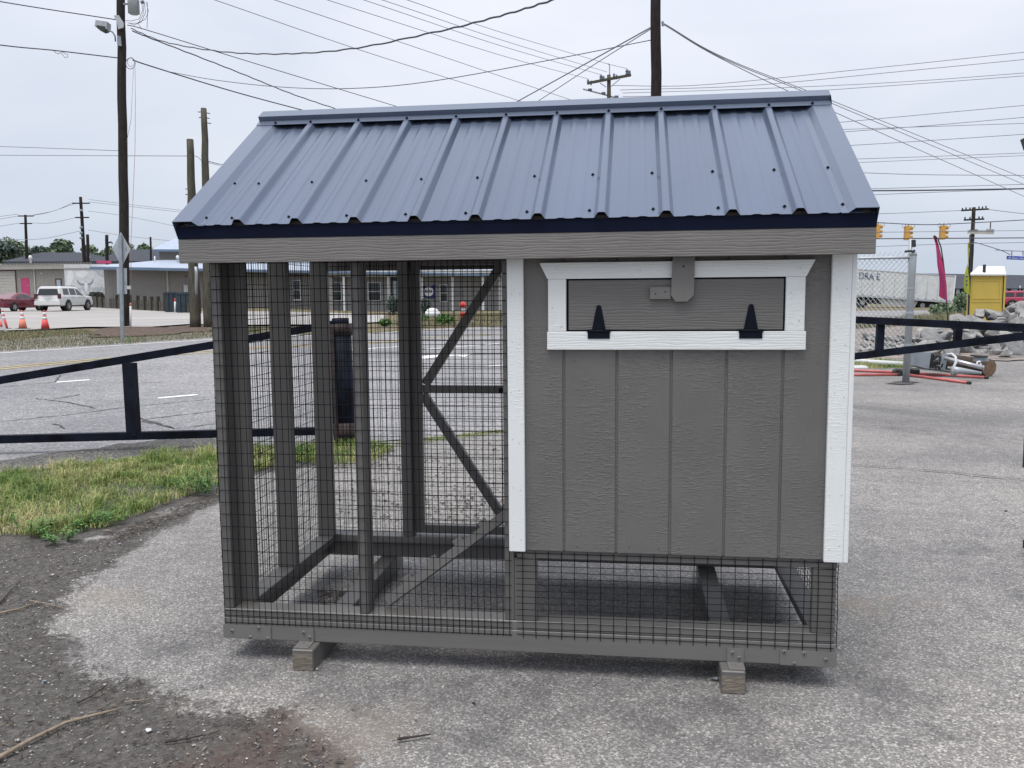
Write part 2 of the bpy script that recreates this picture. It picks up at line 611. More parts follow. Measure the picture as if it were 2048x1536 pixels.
def axis_pts(lo, a, b2, hi, fine, coarse):
    return np.concatenate([np.arange(lo, a, coarse), np.arange(a, b2, fine), np.arange(b2, hi + coarse, coarse)])
xs = axis_pts(-16, -5.0, 5.4, 26, 0.055, 0.7)
ys = axis_pts(-14, -2.6, 5.2, 24, 0.055, 0.7)
XX, YY = np.meshgrid(xs, ys)
P2 = np.stack([XX.ravel(), YY.ravel()], 1)
D1 = pxpoly([(-500, 1078), (0, 1085), (200, 1075), (330, 1030), (445, 975), (445, 1003), (330, 1062), (240, 1118), (150, 1180), (105, 1240), (122, 1295), (190, 1338), (280, 1352), (345, 1385), (420, 1420), (470, 1412), (560, 1418), (640, 1466), (700, 1536), (720, 1690), (-900, 1690)])
dirt = np.clip(0.5 + inside_dist(P2, D1) / 0.30, 0, 1)
S1 = pxpoly([(-700, 1100), (0, 1088), (120, 1086), (230, 1066), (330, 1018), (440, 985), (520, 948), (700, 922), (780, 903), (740, 886), (640, 888), (435, 897), (0, 940), (-700, 985)])
dirt = np.maximum(dirt, np.clip(0.62 + inside_dist(P2, S1) / 0.16, 0, 1))
def blob(pts, fall):
    out = np.zeros(len(P2))
    for x, y, r_ in pts:
        g = GP(x, y)
        out = np.maximum(out, np.clip(1 - np.hypot(P2[:, 0] - g.x, P2[:, 1] - g.y) / r_, 0, 1) ** fall)
    return out
red = blob([(545, 1470, .30), (480, 1520, .25), (640, 1500, .22), (420, 1530, .22)], 0.7) * 0.85
sand = blob([(1715, 1205, .16), (1780, 1200, .14), (1740, 1225, .2), (1850, 1210, .2), (760, 1465, .35), (350, 1420, .15), (215, 1190, .35), (640, 1440, .3)], 0.8) * 0.8
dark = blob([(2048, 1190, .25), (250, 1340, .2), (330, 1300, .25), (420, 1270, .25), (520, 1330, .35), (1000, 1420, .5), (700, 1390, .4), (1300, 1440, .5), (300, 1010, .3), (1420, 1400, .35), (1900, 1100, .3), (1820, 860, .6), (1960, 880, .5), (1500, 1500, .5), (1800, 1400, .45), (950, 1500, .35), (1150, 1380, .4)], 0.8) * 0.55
zz = np.array([hgt(x, y) for x, y in P2])
und = np.array([mnoise.noise((x * 1.3, y * 1.3, 0)) for x, y in P2]) * 0.006
zz = zz + np.where(np.hypot(P2[:, 0] - 1.2, P2[:, 1] - .6) > 2.2, und, und * 0.2)
me = bpy.data.meshes.new('asphalt_lot')
nx, ny = len(xs), len(ys)
idx = np.arange(nx * ny).reshape(ny, nx)
F = np.stack([idx[:-1, :-1], idx[:-1, 1:], idx[1:, 1:], idx[1:, :-1]], -1).reshape(-1, 4)
# the lot ends at the road, at the rock heap and at the left verge
keep = []
cx_, cy_ = (XX[:-1, :-1] + XX[1:, 1:]).ravel() / 2, (YY[:-1, :-1] + YY[1:, 1:]).ravel() / 2
me.from_pydata(np.column_stack([P2, zz]).tolist(), [], F.tolist())
for nme, arr in (('dirt', dirt), ('red', red), ('sand', sand), ('dark', dark)):
    at = me.attributes.new(nme, 'FLOAT', 'POINT')
    at.data.foreach_set('value', arr.astype(np.float32))
me.materials.append(MATS['asphalt_lot'])
me.polygons.foreach_set('use_smooth', [True] * len(me.polygons))
LOT = bpy.data.objects.new('asphalt_lot', me)
COL.objects.link(LOT)
LOT['kind'] = 'structure'

# road that runs from the near left to the far right, its edge lines and dashes
near_px = [(-700, 955), (0, 940), (435, 898), (700, 888), (1000, 868), (1180, 800), (1400, 705), (1712, 652), (2300, 640)]
far_px = [(-700, 760), (0, 706), (425, 678), (830, 660), (1000, 653), (1250, 640), (1500, 630), (1712, 622), (2300, 617)]
road = sheet('road', 'asphalt_road', [GP(*p) for p in near_px], [GP(*p) for p in far_px], 60, 24, 0.012)
def stripe(pts, w, name, m_, off=0.018):
    """painted stripe along photo pixels, w wide in metres"""
    g = [GP(*p) for p in pts]
    A, B = [], []
    for i, p in enumerate(g):
        d = (g[min(i + 1, len(g) - 1)] - g[max(i - 1, 0)])
        nrm = Vector((-d.y, d.x, 0)).normalized()
        A.append(p - nrm * w / 2)
        B.append(p + nrm * w / 2)
    return sheet(name, m_, A, B, max(8, 4 * len(pts)), 1, off, None, road)
stripe([(-600, 752), (0, 708), (425, 680), (830, 661.5), (1000, 654.5)], 0.13, 'edge_line', 'line_white')
stripe([(-600, 800), (0, 740), (180, 724), (425, 706), (830, 679), (1000, 670)], 0.11, 'centre_line', 'line_yellow')
stripe([(-600, 796), (0, 736.5), (180, 720.5), (425, 703), (830, 676.8), (1000, 668)], 0.11, 'centre_line', 'line_yellow')
for pts in ([(113, 766.5), (180, 761.5)], [(316, 798.5), (395, 791.5)], [(755, 697), (825, 692)], [(975, 734), (1080, 726)]):
    stripe(pts, 0.13, 'lane_dash', 'line_white')
stripe([(836, 701), (905, 695.5), (1000, 688)], 0.14, 'lane_line', 'line_white')
stripe([(1712, 633), (1800, 634), (1890, 635)], 0.18, 'lane_line', 'line_white')
stripe([(700, 701), (760, 696.5)], 0.14, 'lane_line', 'line_white')
# painted turn arrow
arr_px = [(836, 714), (880, 710.5), (890, 708.5), (952, 708), (935, 712.5), (928, 716), (916, 712.8), (888, 714.5), (838, 720.5)]
mb = MB()
g = [GP(*p, off=0.020) for p in arr_px]
mb.add(g, [tuple(range(len(g)))])
mb.build('turn_arrow', 'line_white', road)
# cracks in the paving
def crack(pts, w, parent, off, seed, name='crack'):
    rr = random.Random(seed)
    g = [GP(*p) for p in pts]
    fine = []
    for a, b2 in zip(g, g[1:]):
        k = max(3, int((b2 - a).length / 0.09))
        for i in range(k):
            fine.append(a.lerp(b2, i / k) + Vector((rr.gauss(0, .014), rr.gauss(0, .014), 0)))
    fine.append(g[-1])
    mb = MB()
    vs_, fs_ = [], []
    for i, p in enumerate(fine):
        d = fine[min(i + 1, len(fine) - 1)] - fine[max(i - 1, 0)]
        nr = Vector((-d.y, d.x, 0)).normalized() * (w * rr.uniform(.35, 1) / 2)
        z = hgt(p.x, p.y) + off
        vs_ += [(p.x - nr.x, p.y - nr.y, z), (p.x + nr.x, p.y + nr.y, z)]
    for i in range(len(fine) - 1):
        fs_.append((2 * i, 2 * i + 1, 2 * i + 3, 2 * i + 2))
    mb.add(vs_, fs_)
    return mb.build(name, 'crack_dark', parent)
crack([(1700, 931), (1780, 936), (1880, 945), (1960, 954), (2100, 966)], 0.026, LOT, 0.013, 1)
for i, pts in enumerate([[(0, 846), (120, 834), (250, 817), (420, 800)], [(70, 799), (130, 806), (190, 819)], [(0, 776), (110, 766), (120, 752)], [(280, 768), (330, 766)], [(110, 800), (160, 791)], [(285, 845), (345, 858)], [(290, 841), (430, 824)], [(110, 850), (130, 860)], [(270, 836), (300, 846), (350, 860), (430, 850)]]):
    crack(pts, 0.035, road, 0.019, 20 + i)
# crumbling dark shoulder beside the grass
def patch(name, m_, pts, off, parent=None, kind='structure', seed=3, jit=0.05):
    rr = random.Random(seed)
    g = [GP(*p) for p in pts]
    ring = []
    for i in range(len(g)):
        a, b2 = g[i], g[(i + 1) % len(g)]
        k = max(2, int((b2 - a).length / max(0.12, jit * 3)))
        for j in range(k):
            p = a.lerp(b2, j / k)
            ring.append(p + Vector((rr.gauss(0, jit), rr.gauss(0, jit), 0)))
    mb = MB()
    c_ = sum(ring, Vector()) / len(ring)
    bm = bmesh.new()
    vv = [bm.verts.new((p.x, p.y, 0)) for p in ring]
    f = bm.faces.new(vv)
    bmesh.ops.triangulate(bm, faces=[f])
    for q in bm.verts:
        q.co.z = hgt(q.co.x, q.co.y) + off
    me = bpy.data.meshes.new(name)
    bm.to_mesh(me)
    bm.free()
    me.materials.append(MATS[m_])
    o = bpy.data.objects.new(name, me)
    COL.objects.link(o)
    if me.polygons[0].normal.z < 0:
        me.flip_normals()
    if parent:
        o.parent = parent
    elif kind:
        o['kind'] = kind
    return o
asphalt_mat('asphalt_broken', 0.10, 60, 1.2, False, 0.9)
patch('broken_shoulder', 'asphalt_broken', [(-200, 945), (0, 922), (150, 905), (300, 884), (440, 868), (440, 905), (250, 925), (0, 950), (-200, 975)], 0.017, None, 'structure', 5, 0.06)
sheet('concrete_lot', 'concrete', [GP(*q) for q in ((-900, 690), (-200, 669), (60, 662), (170, 656), (300, 656), (380, 650), (500, 652), (640, 651), (770, 645))], [GP(*q) for q in ((-900, 616), (-200, 612), (60, 610), (170, 612), (300, 617), (400, 624), (500, 624), (640, 626), (770, 630))], 70, 24, 0.05)
patch('mulch_bed', 'mulch', [(175, 668), (215, 657), (270, 655), (330, 657), (370, 652), (420, 651), (440, 655), (425, 663), (380, 666), (310, 672), (230, 676), (185, 676)], 0.035, None, 'structure', 9, 0.12)
patch('dirt_yard', 'dirt_tan', [(1690, 660), (1800, 648), (1900, 645), (2000, 650), (2200, 652), (2300, 716), (2048, 722), (1860, 722), (1700, 728), (1600, 735), (1600, 665)], 0.02, None, 'structure', 10, 0.12)
#patch('store_lawn', 'verge_turf', [(760, 646), (800, 634), (860, 632), (940, 628), (1100, 620), (1150, 640), (1000, 652), (830, 658.5), (760, 662)], 0.05, None, 'structure', 12, 0.05)

# ================================================================== COOP
D = 1.219
W = 2.441
coop = thing('chicken_coop', 'taupe wooden chicken coop with wire run, white trim and blue-grey metal roof', 'chicken coop', (1.22, 0.6, 0))

def part(mb, name, m_, parent=None, smooth=False, label=None):
    o = mb.build(name, m_, parent or coop, smooth)
    if label:
        o['label'] = label
    return o

# skids with brackets
for sx in (0.323, 2.012):
    mb = MB()
    mb.cbox(sx, sx + 0.089, -0.080, 1.29, 0.001, 0.0885, 0.004, 0)
    sk = part(mb, 'skid', 'lumber_paint')
    mb = MB()
    mb.box(sx + 0.003, sx + 0.086, -0.0815, -0.0796, 0.003, 0.070, 0)
    part(mb, 'sawn_end', 'bare_end', sk)
    bx0 = sx + 0.003 if sx < 1 else sx + 0.028
    mb = MB()
    mb.box(bx0, bx0 + 0.062, -0.0055, -0.0025, 0.0895, 0.148)
    mb.box(bx0 + 0.001, bx0 + 0.061, -0.071, -0.0025, 0.0893, 0.0925)
    br = part(mb, 'skid_bracket', 'plate_paint')
    for (dx, z) in ((0.020, 0.130), (0.045, 0.111)):
        mb = MB()
        for k in range(1):
            mb.tube([(bx0 + dx, -0.004, z), (bx0 + dx, -0.0075, z), (bx0 + dx, -0.0115, z)], 0.0085, 10, 0, 0.0055)
        part(mb, 'bolt_head', 'plate_paint', br)
        mb = MB()
        mb.tube([(bx0 + dx, -0.0110, z), (bx0 + dx, -0.0125, z)], 0.0028, 6)
        part(mb, 'bolt_socket', 'hardware_black', br)
    for (dx, y) in ((0.022, -0.028), (0.042, -0.045)):
        mb = MB()
        mb.lathe([(0.009, 0.092), (0.008, 0.096), (0.003, 0.097)], (bx0 + dx, y, 0), 10)
        part(mb, 'bolt_head', 'plate_paint', br)

# rim boards and floor plates
def board(x0, x1, y0, y1, z0, z1, name, m_='lumber_paint', c=0.003, label=None):
    return part(MB().cbox(x0, x1, y0, y1, z0, z1, c), name, m_, label=label)
board(0, W, 0, 0.038, 0.0895, 0.178, 'rim_board', 'lumber_paint_flat')
board(0, W, D - 0.038, D, 0.0895, 0.178, 'rim_board', 'lumber_paint_flat')
board(0.0, 0.038, 0.0385, D - 0.0385, 0.0895, 0.178, 'rim_board')
board(W - 0.038, W, 0.0385, D - 0.0385, 0.0895, 0.178, 'rim_board')
board(0, W, 0.002, 0.089, 0.1785, 0.216, 'bottom_plate', 'lumber_paint_flat')
board(0, W, D - 0.089, D - 0.002, 0.1785, 0.216, 'bottom_plate', 'lumber_paint_flat')
board(0.002, 0.089, 0.0895, D - 0.0895, 0.1785, 0.216, 'bottom_plate')
board(W - 0.089, W - 0.002, 0.0895, D - 0.0895, 0.1785, 0.216, 'bottom_plate')
# corner straps with bolts
for x0, x1, bolts in ((-0.0035, 0.204, ((.037, .123), (.152, .141), (.114, .099), (.190, .097))), (2.237, W + 0.0035, ((2.251, .143), (2.325, .140), (2.404, .119), (2.290, .098)))):
    mb = MB()
    mb.box(x0, x1, -0.0045, -0.0015, 0.0905, 0.149)
    if x0 < 0:
        mb.box(-0.0035, -0.0005, -0.0015, 0.2, 0.0905, 0.149)
    else:
        mb.box(W + 0.0005, W + 0.0035, -0.0015, 0.2, 0.0905, 0.149)
    st = part(mb, 'corner_strap', 'plate_paint')
    for bx, bz in bolts:
        mb = MB()
        mb.tube([(bx, -0.004, bz), (bx, -0.0070, bz), (bx, -0.0105, bz)], 0.0085, 10, 0, 0.0055)
        part(mb, 'bolt_head', 'plate_paint', st)
        mb = MB()
        mb.tube([(bx, -0.0100, bz), (bx, -0.0115, bz)], 0.0028, 6)
        part(mb, 'bolt_socket', 'hardware_black', st)

ZT = 1.700
# posts of the run
board(0.004, 0.042, 0.003, 0.092, 0.2165, ZT, 'post')
board(0.008, 0.097, 0.0925, 0.130, 0.2165, ZT, 'post')
board(0.583, 0.621, 0.003, 0.092, 0.2165, ZT, 'post')
board(1.180, 1.218, 0.004, 0.093, 0.2165, ZT, 'post')
board(0.006, 0.095, 0.555, 0.593, 0.2165, ZT, 'post')
board(0.006, 0.095, D - 0.130, D - 0.092, 0.2165, ZT, 'post')
board(0.006, 0.044, D - 0.0915, D - 0.003, 0.2165, ZT, 'post')
board(0.462, 0.518, D - 0.091, D - 0.003, 0.2165, ZT, 'post')
board(1.19, 1.228, D - 0.091, D - 0.003, 0.2165, ZT, 'post')
board(1.2185, 1.307, 0.0045, 0.0425, 0.2165, 0.4705, 'post')
board(2.350, 2.436, 0.0045, 0.0425, 0.2165, 0.4705, 'post')
board(2.397, 2.435, 0.043, 0.132, 0.2165, 0.4705, 'post')
board(1.2285, 1.3175, D - 0.045, D - 0.004, 0.2165, 0.4705, 'post')
board(2.350, 2.436, D - 0.045, D - 0.004, 0.2165, 0.4705, 'post')
# top plates
board(0.0, 1.228, 0.002, 0.091, ZT + 0.0005, ZT + 0.038, 'top_plate')
board(0.0, 1.228, D - 0.091, D - 0.002, ZT + 0.0005, ZT + 0.038, 'top_plate')
board(0.002, 0.091, 0.0915, D - 0.0915, ZT + 0.0005, ZT + 0.038, 'top_plate')
# house floor frame
board(1.2285, W - 0.002, 0.0045, 0.0425, 0.4710, 0.5070, 'floor_joist')
board(1.2285, W - 0.002, D - 0.0425, D - 0.0045, 0.4710, 0.5070, 'floor_joist')
board(1.232, W - 0.004, 0.0435, D - 0.0435, 0.5075, 0.520, 'house_floor', 'underside')

# house walls: grooved siding in planks over a backing sheet
ZB, ZS = 0.5075, 1.660
house = part(MB().box(1.222, W - 0.002, -0.0035, 0.0035, ZB + 0.002, ZS), 'front_wall', 'siding_paint')
edges = [1.2215, 1.416, 1.616, 1.818, 2.019, 2.221, W]
for a, b2 in zip(edges, edges[1:]):
    mb = MB()
    mb.cbox(a + 0.0045, b2 - 0.0045, -0.0095, -0.0038, ZB, ZS, 0.002)
    part(mb, 'siding_plank', 'siding_paint', house)
rear = part(MB().box(1.222, W - 0.002, D - 0.0035, D + 0.0035, ZB, ZS), 'rear_wall', 'siding_paint')
for a, b2 in zip(edges, edges[1:]):
    part(MB().cbox(a + 0.0045, b2 - 0.0045, D + 0.0038, D + 0.0095, ZB, ZS, 0.002), 'siding_plank', 'siding_paint', rear)

RIDGE_Y, RIDGE_Z, EAVE_Y, EAVE_Z = 0.755, 2.316, -0.12, 1.772
SL = (RIDGE_Z - EAVE_Z) / (RIDGE_Y - EAVE_Y)
BACK_Y = 1.36
SLB = (RIDGE_Z - EAVE_Z) / (BACK_Y - RIDGE_Y)
def roof_z(y):
    return EAVE_Z + (y - EAVE_Y) * SL if y <= RIDGE_Y else RIDGE_Z - (y - RIDGE_Y) * SLB
for nm, xw, sgn in (('right_wall', W - 0.0015, 1), ('partition_wall', 1.2215, -1)):
    mb = MB()
    poly = [(xw, 0.004, ZB), (xw, D - 0.004, ZB), (xw, D - 0.004, roof_z(D) - 0.05), (xw, RIDGE_Y, RIDGE_Z - 0.05), (xw, 0.004, roof_z(0.004) - 0.05)]
    mb.prism(poly, (0.0035 * sgn, 0, 0))
    rw = part(mb, nm, 'siding_paint')
    ky = [0.0045 + i * 0.2018 for i in range(7)]
    for a, b2 in zip(ky, ky[1:]):
        q = [(a + .004), (b2 - .004)]
        mb = MB()
        top = [(xw + 0.0036 * sgn, q[1], roof_z(q[1]) - 0.05)]
        if q[0] < RIDGE_Y < q[1]:
            top.append((xw + 0.0036 * sgn, RIDGE_Y, RIDGE_Z - 0.05))
        top.append((xw + 0.0036 * sgn, q[0], roof_z(q[0]) - 0.05))
        mb.prism([(xw + 0.0036 * sgn, q[0], ZB), (xw + 0.0036 * sgn, q[1], ZB)] + top, (0.006 * sgn, 0, 0))
        part(mb, 'siding_plank', 'siding_paint', rw)
# open gable frame over the run: rafters
for xr in (0.003, 0.6, 1.16):
    mb = MB()
    mb.beam((xr + .019, 0.0, roof_z(0) - 0.075), (xr + .019, RIDGE_Y, RIDGE_Z - 0.075), 0.038, 0.06)
    part(mb, 'rafter', 'lumber_paint')
    mb = MB()
    mb.beam((xr + .019, RIDGE_Y, RIDGE_Z - 0.085), (xr + .019, D, roof_z(D) - 0.085), 0.038, 0.06)
    part(mb, 'rafter', 'lumber_paint')

# white corner boards
part(MB().cbox(1.203, 1.266, -0.0285, -0.0100, 0.506, 1.665, 0.0025), 'corner_board', 'white_paint_upright')
part(MB().cbox(2.381, W + 0.0085, -0.0285, -0.0100, 0.503, 1.665, 0.0025), 'corner_board', 'white_paint_upright')
part(MB().cbox(W + 0.0092, W + 0.0265, -0.0275, 0.060, 0.503, 1.665, 0.0025), 'corner_board', 'white_paint_upright')
part(MB().cbox(W + 0.0092, W + 0.0265, D - 0.060, D + 0.025, 0.503, 1.665, 0.0025), 'corner_board', 'white_paint_upright')

# nest box door with its white frame
frame = thing('nest_door_frame', None, None, (1.8, -0.02, 1.4))
frame.parent = coop
frame.location = Vector((1.8, -0.02, 1.4)) - coop.location
YF0, YF1 = -0.0300, -0.0100
mb = MB()
mb.prism([(1.328, YF0, 1.617), (2.322, YF0, 1.617), (2.292, YF0, 1.5575), (1.357, YF0, 1.5575)], (0, YF1 - YF0, 0))
part(mb, 'header_board', 'white_paint', frame)
part(MB().cbox(1.359, 1.427, YF0 + .001, YF1, 1.3610, 1.5570, 0.002), 'side_board', 'white_paint_upright', frame)
part(MB().cbox(2.222, 2.290, YF0 + .001, YF1, 1.3610, 1.5570, 0.002), 'side_board', 'white_paint_upright', frame)
part(MB().cbox(1.355, 2.296, YF0 - .001, YF1, 1.2925, 1.3605, 0.002), 'sill_board', 'white_paint', frame)
part(MB().box(1.4275, 2.2215, -0.0115, -0.0098, 1.3610, 1.5570), 'dark_gap', 'hardware_black', frame)
nd = part(MB().cbox(1.436, 2.215, -0.0270, -0.0118, 1.3665, 1.5510, 0.002), 'nest_door', 'door_paint')
for hx in (1.549, 2.101):
    mb = MB()
    ol = []
    for k in range(9):
        a_ = math.pi * k / 8
        ol.append((hx + 0.0095 * math.cos(a_), -0.0275, 1.4500 + 0.0095 * math.sin(a_)))
    ol += [(hx - 0.026, -0.0275, 1.3650), (hx + 0.026, -0.0275, 1.3650)]
    mb.prism(ol, (0, -0.0030, 0))
    hg = part(mb, 'hinge', 'hardware_black', nd)
    mb = MB()
    mb.tube([(hx - 0.044, -0.0345, 1.3630), (hx + 0.044, -0.0345, 1.3630)], 0.0052, 8)
    part(mb, 'hinge', 'hardware_black', nd, True)
    part(MB().box(hx - 0.041, hx + 0.041, -0.0345, -0.0313, 1.3340, 1.3610), 'hinge', 'hardware_black', nd)
mb = MB()
mb.prism([(1.818, -0.0320, 1.638), (1.897, -0.0320, 1.638), (1.894, -0.0320, 1.4940), (1.871, -0.0320, 1.4705), (1.829, -0.0320, 1.4705), (1.812, -0.0320, 1.4940)], (0, -0.018, 0))
part(mb, 'turn_button', 'plate_paint')
blk = part(MB().cbox(1.736, 1.812, -0.0450, -0.0275, 1.4790, 1.5240, 0.0015), 'stop_block', 'plate_paint', nd)

# nail heads on trim and siding, screws on the hinges
mat('nail', (0.10, 0.10, 0.10), 0.5, 0.2, 0.2, 9)
mat('nail_white', (0.55, 0.57, 0.58), 0.5, 0, 0.1, 9)
rn = random.Random(5)
def nail(x, z, y, m_, par, r_=0.0026, nm='nail_head'):
    part(MB().tube([(x, y + .001, z), (x, y - .0009, z)], r_, 8), nm, m_, par)
for xt in (1.219, 1.250, 2.398, 2.436):
    for k in range(6):
        nail(xt + rn.uniform(-.004, .004), 0.56 + k * .19 + rn.uniform(-.01, .01), -0.0285, 'nail_white', house)
for a in (1.30, 1.46, 1.58, 1.66, 1.78, 1.86, 1.98, 2.06, 2.18, 2.26, 2.34):
    nail(a + rn.uniform(-.01, .01), 0.528 + rn.uniform(-.004, .006), -0.0095, 'nail', house, 0.003)
    nail(a + rn.uniform(-.01, .01), 1.255 + rn.uniform(-.02, .01), -0.0095, 'nail', house, 0.0022)
for a, z in ((1.37, 1.30), (1.62, 1.34), (1.93, 1.31), (2.28, 1.33), (1.39, 1.60), (1.70, 1.585), (2.05, 1.60), (2.27, 1.585), (1.375, 1.45), (1.41, 1.38), (2.24, 1.50), (2.27, 1.40)):
    nail(a, z, -0.0300, 'nail_white', frame)
for hx in (1.549, 2.101):
    for dx, dz in ((0, 1.445), (-.010, 1.400), (.012, 1.385)):
        nail(hx + dx, dz, -0.0306, 'hardware_black', nd, .0036, 'hinge_screw')
    for dx in (-.028, .028):
        nail(hx + dx, 1.346, -0.0346, 'hardware_black', nd, .0036, 'hinge_screw')
for x, z in ((1.757, 1.499), (1.792, 1.506)):
    nail(x, z, -0.0451, 'hardware_black', nd, .0028)
nail(1.856, 1.598, -0.0501, 'hardware_black', nd, .0035)

# fascia, near-black navy strip between it and the roof sheets
part(MB().cbox(-0.062, 2.506, -0.1120, -0.0930, 1.6310, 1.7230, 0.002), 'fascia_board', 'fascia_paint')
part(MB().box(-0.062, 2.506, -0.1140, -0.0930, 1.7235, 1.7700), 'eave_strip', 'eave_navy')
part(MB().cbox(-0.062, 2.506, D + 0.093, D + 0.112, 1.6310, 1.7500, 0.002), 'fascia_board', 'fascia_paint')
for xg in (-0.0615, 2.487):
    mb = MB()
    mb.beam((xg + .009, -0.092, roof_z(-0.092) - 0.055), (xg + .009, RIDGE_Y, RIDGE_Z - 0.055), 0.018, 0.07)
    part(mb, 'barge_board', 'fascia_paint')
    mb = MB()
    mb.beam((xg + .009, RIDGE_Y, RIDGE_Z - 0.065), (xg + .009, D + 0.092, roof_z(D + 0.092) - 0.065), 0.018, 0.07)
    part(mb, 'barge_board', 'fascia_paint')
part(MB().box(-0.04, 2.485, -0.090, -0.006, 1.672, 1.680), 'soffit_board', 'underside')

# roof deck boards
for ya, za, yb, zb2 in ((-0.092, roof_z(-0.092), RIDGE_Y, RIDGE_Z), (RIDGE_Y, RIDGE_Z, D + .092, roof_z(D + .092))):
    mb = MB()
    mb.prism([(-0.042, ya, za - .006), (-0.042, yb, zb2 - .006), (-0.042, yb, zb2 - .018), (-0.042, ya, za - .018)], (2.528, 0, 0))
    part(mb, 'roof_deck', 'underside')

# roof: ribbed sheets, rake trim, ridge cap, screws
roof = bpy.data.objects.new('roof', None)
COL.objects.link(roof)
roof.parent = coop
RIB0, RIBS = 0.188, 0.22885
def profile(xa, xb):
    pts = [(xa, 0.0)]
    for n_ in range(-1, 11):
        c_ = RIB0 + RIBS * n_
        for dx, h_ in ((-.0275, 0), (-.0245, .0030), (-.0130, .0205), (-.0090, .0230), (.0090, .0230), (.0130, .0205), (.0245, .0030), (.0275, 0)):
            pts.append((c_ + dx, h_))
        for mo in (0.083, 0.146):
            for dx, h_ in ((-.022, 0), (-.016, .0008), (-.008, .0032), (.008, .0032), (.016, .0008), (.022, 0)):
                pts.append((c_ + mo + dx, h_))
    pts = [p for p in pts if xa <= p[0] <= xb]
    pts.append((xb, 0.0))
    return pts
fdir = Vector((0, 1, SL)).normalized()
fnor = Vector((0, -SL, 1)).normalized()
bdir = Vector((0, 1, -SLB)).normalized()
bnor = Vector((0, SLB, 1)).normalized()
P0 = Vector((0, EAVE_Y, EAVE_Z))
LF = (Vector((0, RIDGE_Y, RIDGE_Z)) - P0).length
LB = (Vector((0, BACK_Y, EAVE_Z)) - Vector((0, RIDGE_Y, RIDGE_Z))).length
cuts = [-0.020, RIB0 + RIBS * 3 + 0.0264, RIB0 + RIBS * 7 + 0.0264, 2.460]
def rsheet(xa, xb, org, dr, nr, L, name='roof_sheet', lift=0.0):
    pr = profile(xa, xb)
    vs_, fs_ = [], []
    K = 5
    for i in range(K + 1):
        for (x, h_) in pr:
            p = org + dr * (L * i / K) + nr * (h_ + lift)
            vs_.append((x, p.y, p.z))
    w_ = len(pr)
    for i in range(K):
        for j in range(w_ - 1):
            fs_.append((i * w_ + j, i * w_ + j + 1, (i + 1) * w_ + j + 1, (i + 1) * w_ + j))
    # underside so that the sheet has thickness
    n0 = len(vs_)
    for i in range(K + 1):
        for (x, h_) in pr:
            p = org + dr * (L * i / K) + nr * (h_ + lift - 0.0008)
            vs_.append((x, p.y, p.z))
    for i in range(K):
        for j in range(w_ - 1):
            a = n0 + i * w_ + j
            fs_.append((a, a + w_, a + w_ + 1, a + 1))
    for j in range(w_ - 1):
        fs_.append((j, n0 + j, n0 + j + 1, j + 1))
    mb = MB().add(vs_, fs_)
    return part(mb, name, 'roof_metal', roof)
for i, (a, b2) in enumerate(zip(cuts, cuts[1:])):
    rsheet(a, b2, P0, fdir, fnor, LF - 0.015, lift=0.0006 * (2 - i))
    rsheet(a, b2, Vector((0, RIDGE_Y, RIDGE_Z)) + bdir * 0.015, bdir, bnor, LB - 0.015, lift=0.0006 * (2 - i))
def loft(prof, org, dr, L, K, name, m_='roof_trim'):
    """open metal trim profile [(x, along normal)] swept up the slope"""
    vs_, fs_ = [], []
    return vs_
def rake(x_out, sgn):
    for org, dr, nr, L in ((P0 - fdir * 0.006, fdir, fnor, LF + 0.004), (Vector((0, RIDGE_Y, RIDGE_Z)), bdir, bnor, LB + 0.006)):
        pr = [(0.012, -0.058), (0.0, -0.050), (0.0, 0.0225), (0.078, 0.0225), (0.100, 0.0035), (0.122, 0.0035), (0.1225, 0.0020), (0.1005, 0.0020), (0.0775, 0.0205), (0.0015, 0.0205), (0.0015, -0.050)]
        ol = []
        for (x, h_) in pr:
            p = org + nr * h_
            ol.append(Vector((x_out + sgn * x, p.y, p.z)))
        mb = MB()
        mb.prism(ol, dr * L)
        part(mb, 'rake_trim', 'roof_trim', roof)
rake(-0.070, 1)
rake(2.508, -1)
# ridge cap
capx0, capx1 = -0.072, 2.510
def capprof(lift=0.0):
    R0 = Vector((0, RIDGE_Y, RIDGE_Z + 0.057 + lift))
    f1 = R0 - fdir * 0.068
    f2 = f1 + Vector((0, 0.012, -0.0175))
    q = f2 - fdir * 0.046 - fnor * 0.002
    b1 = R0 + bdir * 0.07
    b2_ = Vector((0, RIDGE_Y, RIDGE_Z)) + bdir * 0.11 + bnor * (0.0235 + lift)
    b3 = Vector((0, RIDGE_Y, RIDGE_Z)) + bdir * 0.15 + bnor * (0.0215 + lift)
    return [q, f2, f1, R0, b1, b2_, b3]
up_, dn_ = capprof(0.0), capprof(-0.0012)
ol = [Vector((capx0, p.y, p.z)) for p in up_] + [Vector((capx0, p.y, p.z)) for p in reversed(dn_)]
part(MB().prism(ol, (capx1 - capx0, 0, 0)), 'ridge_cap', 'roof_trim', roof)
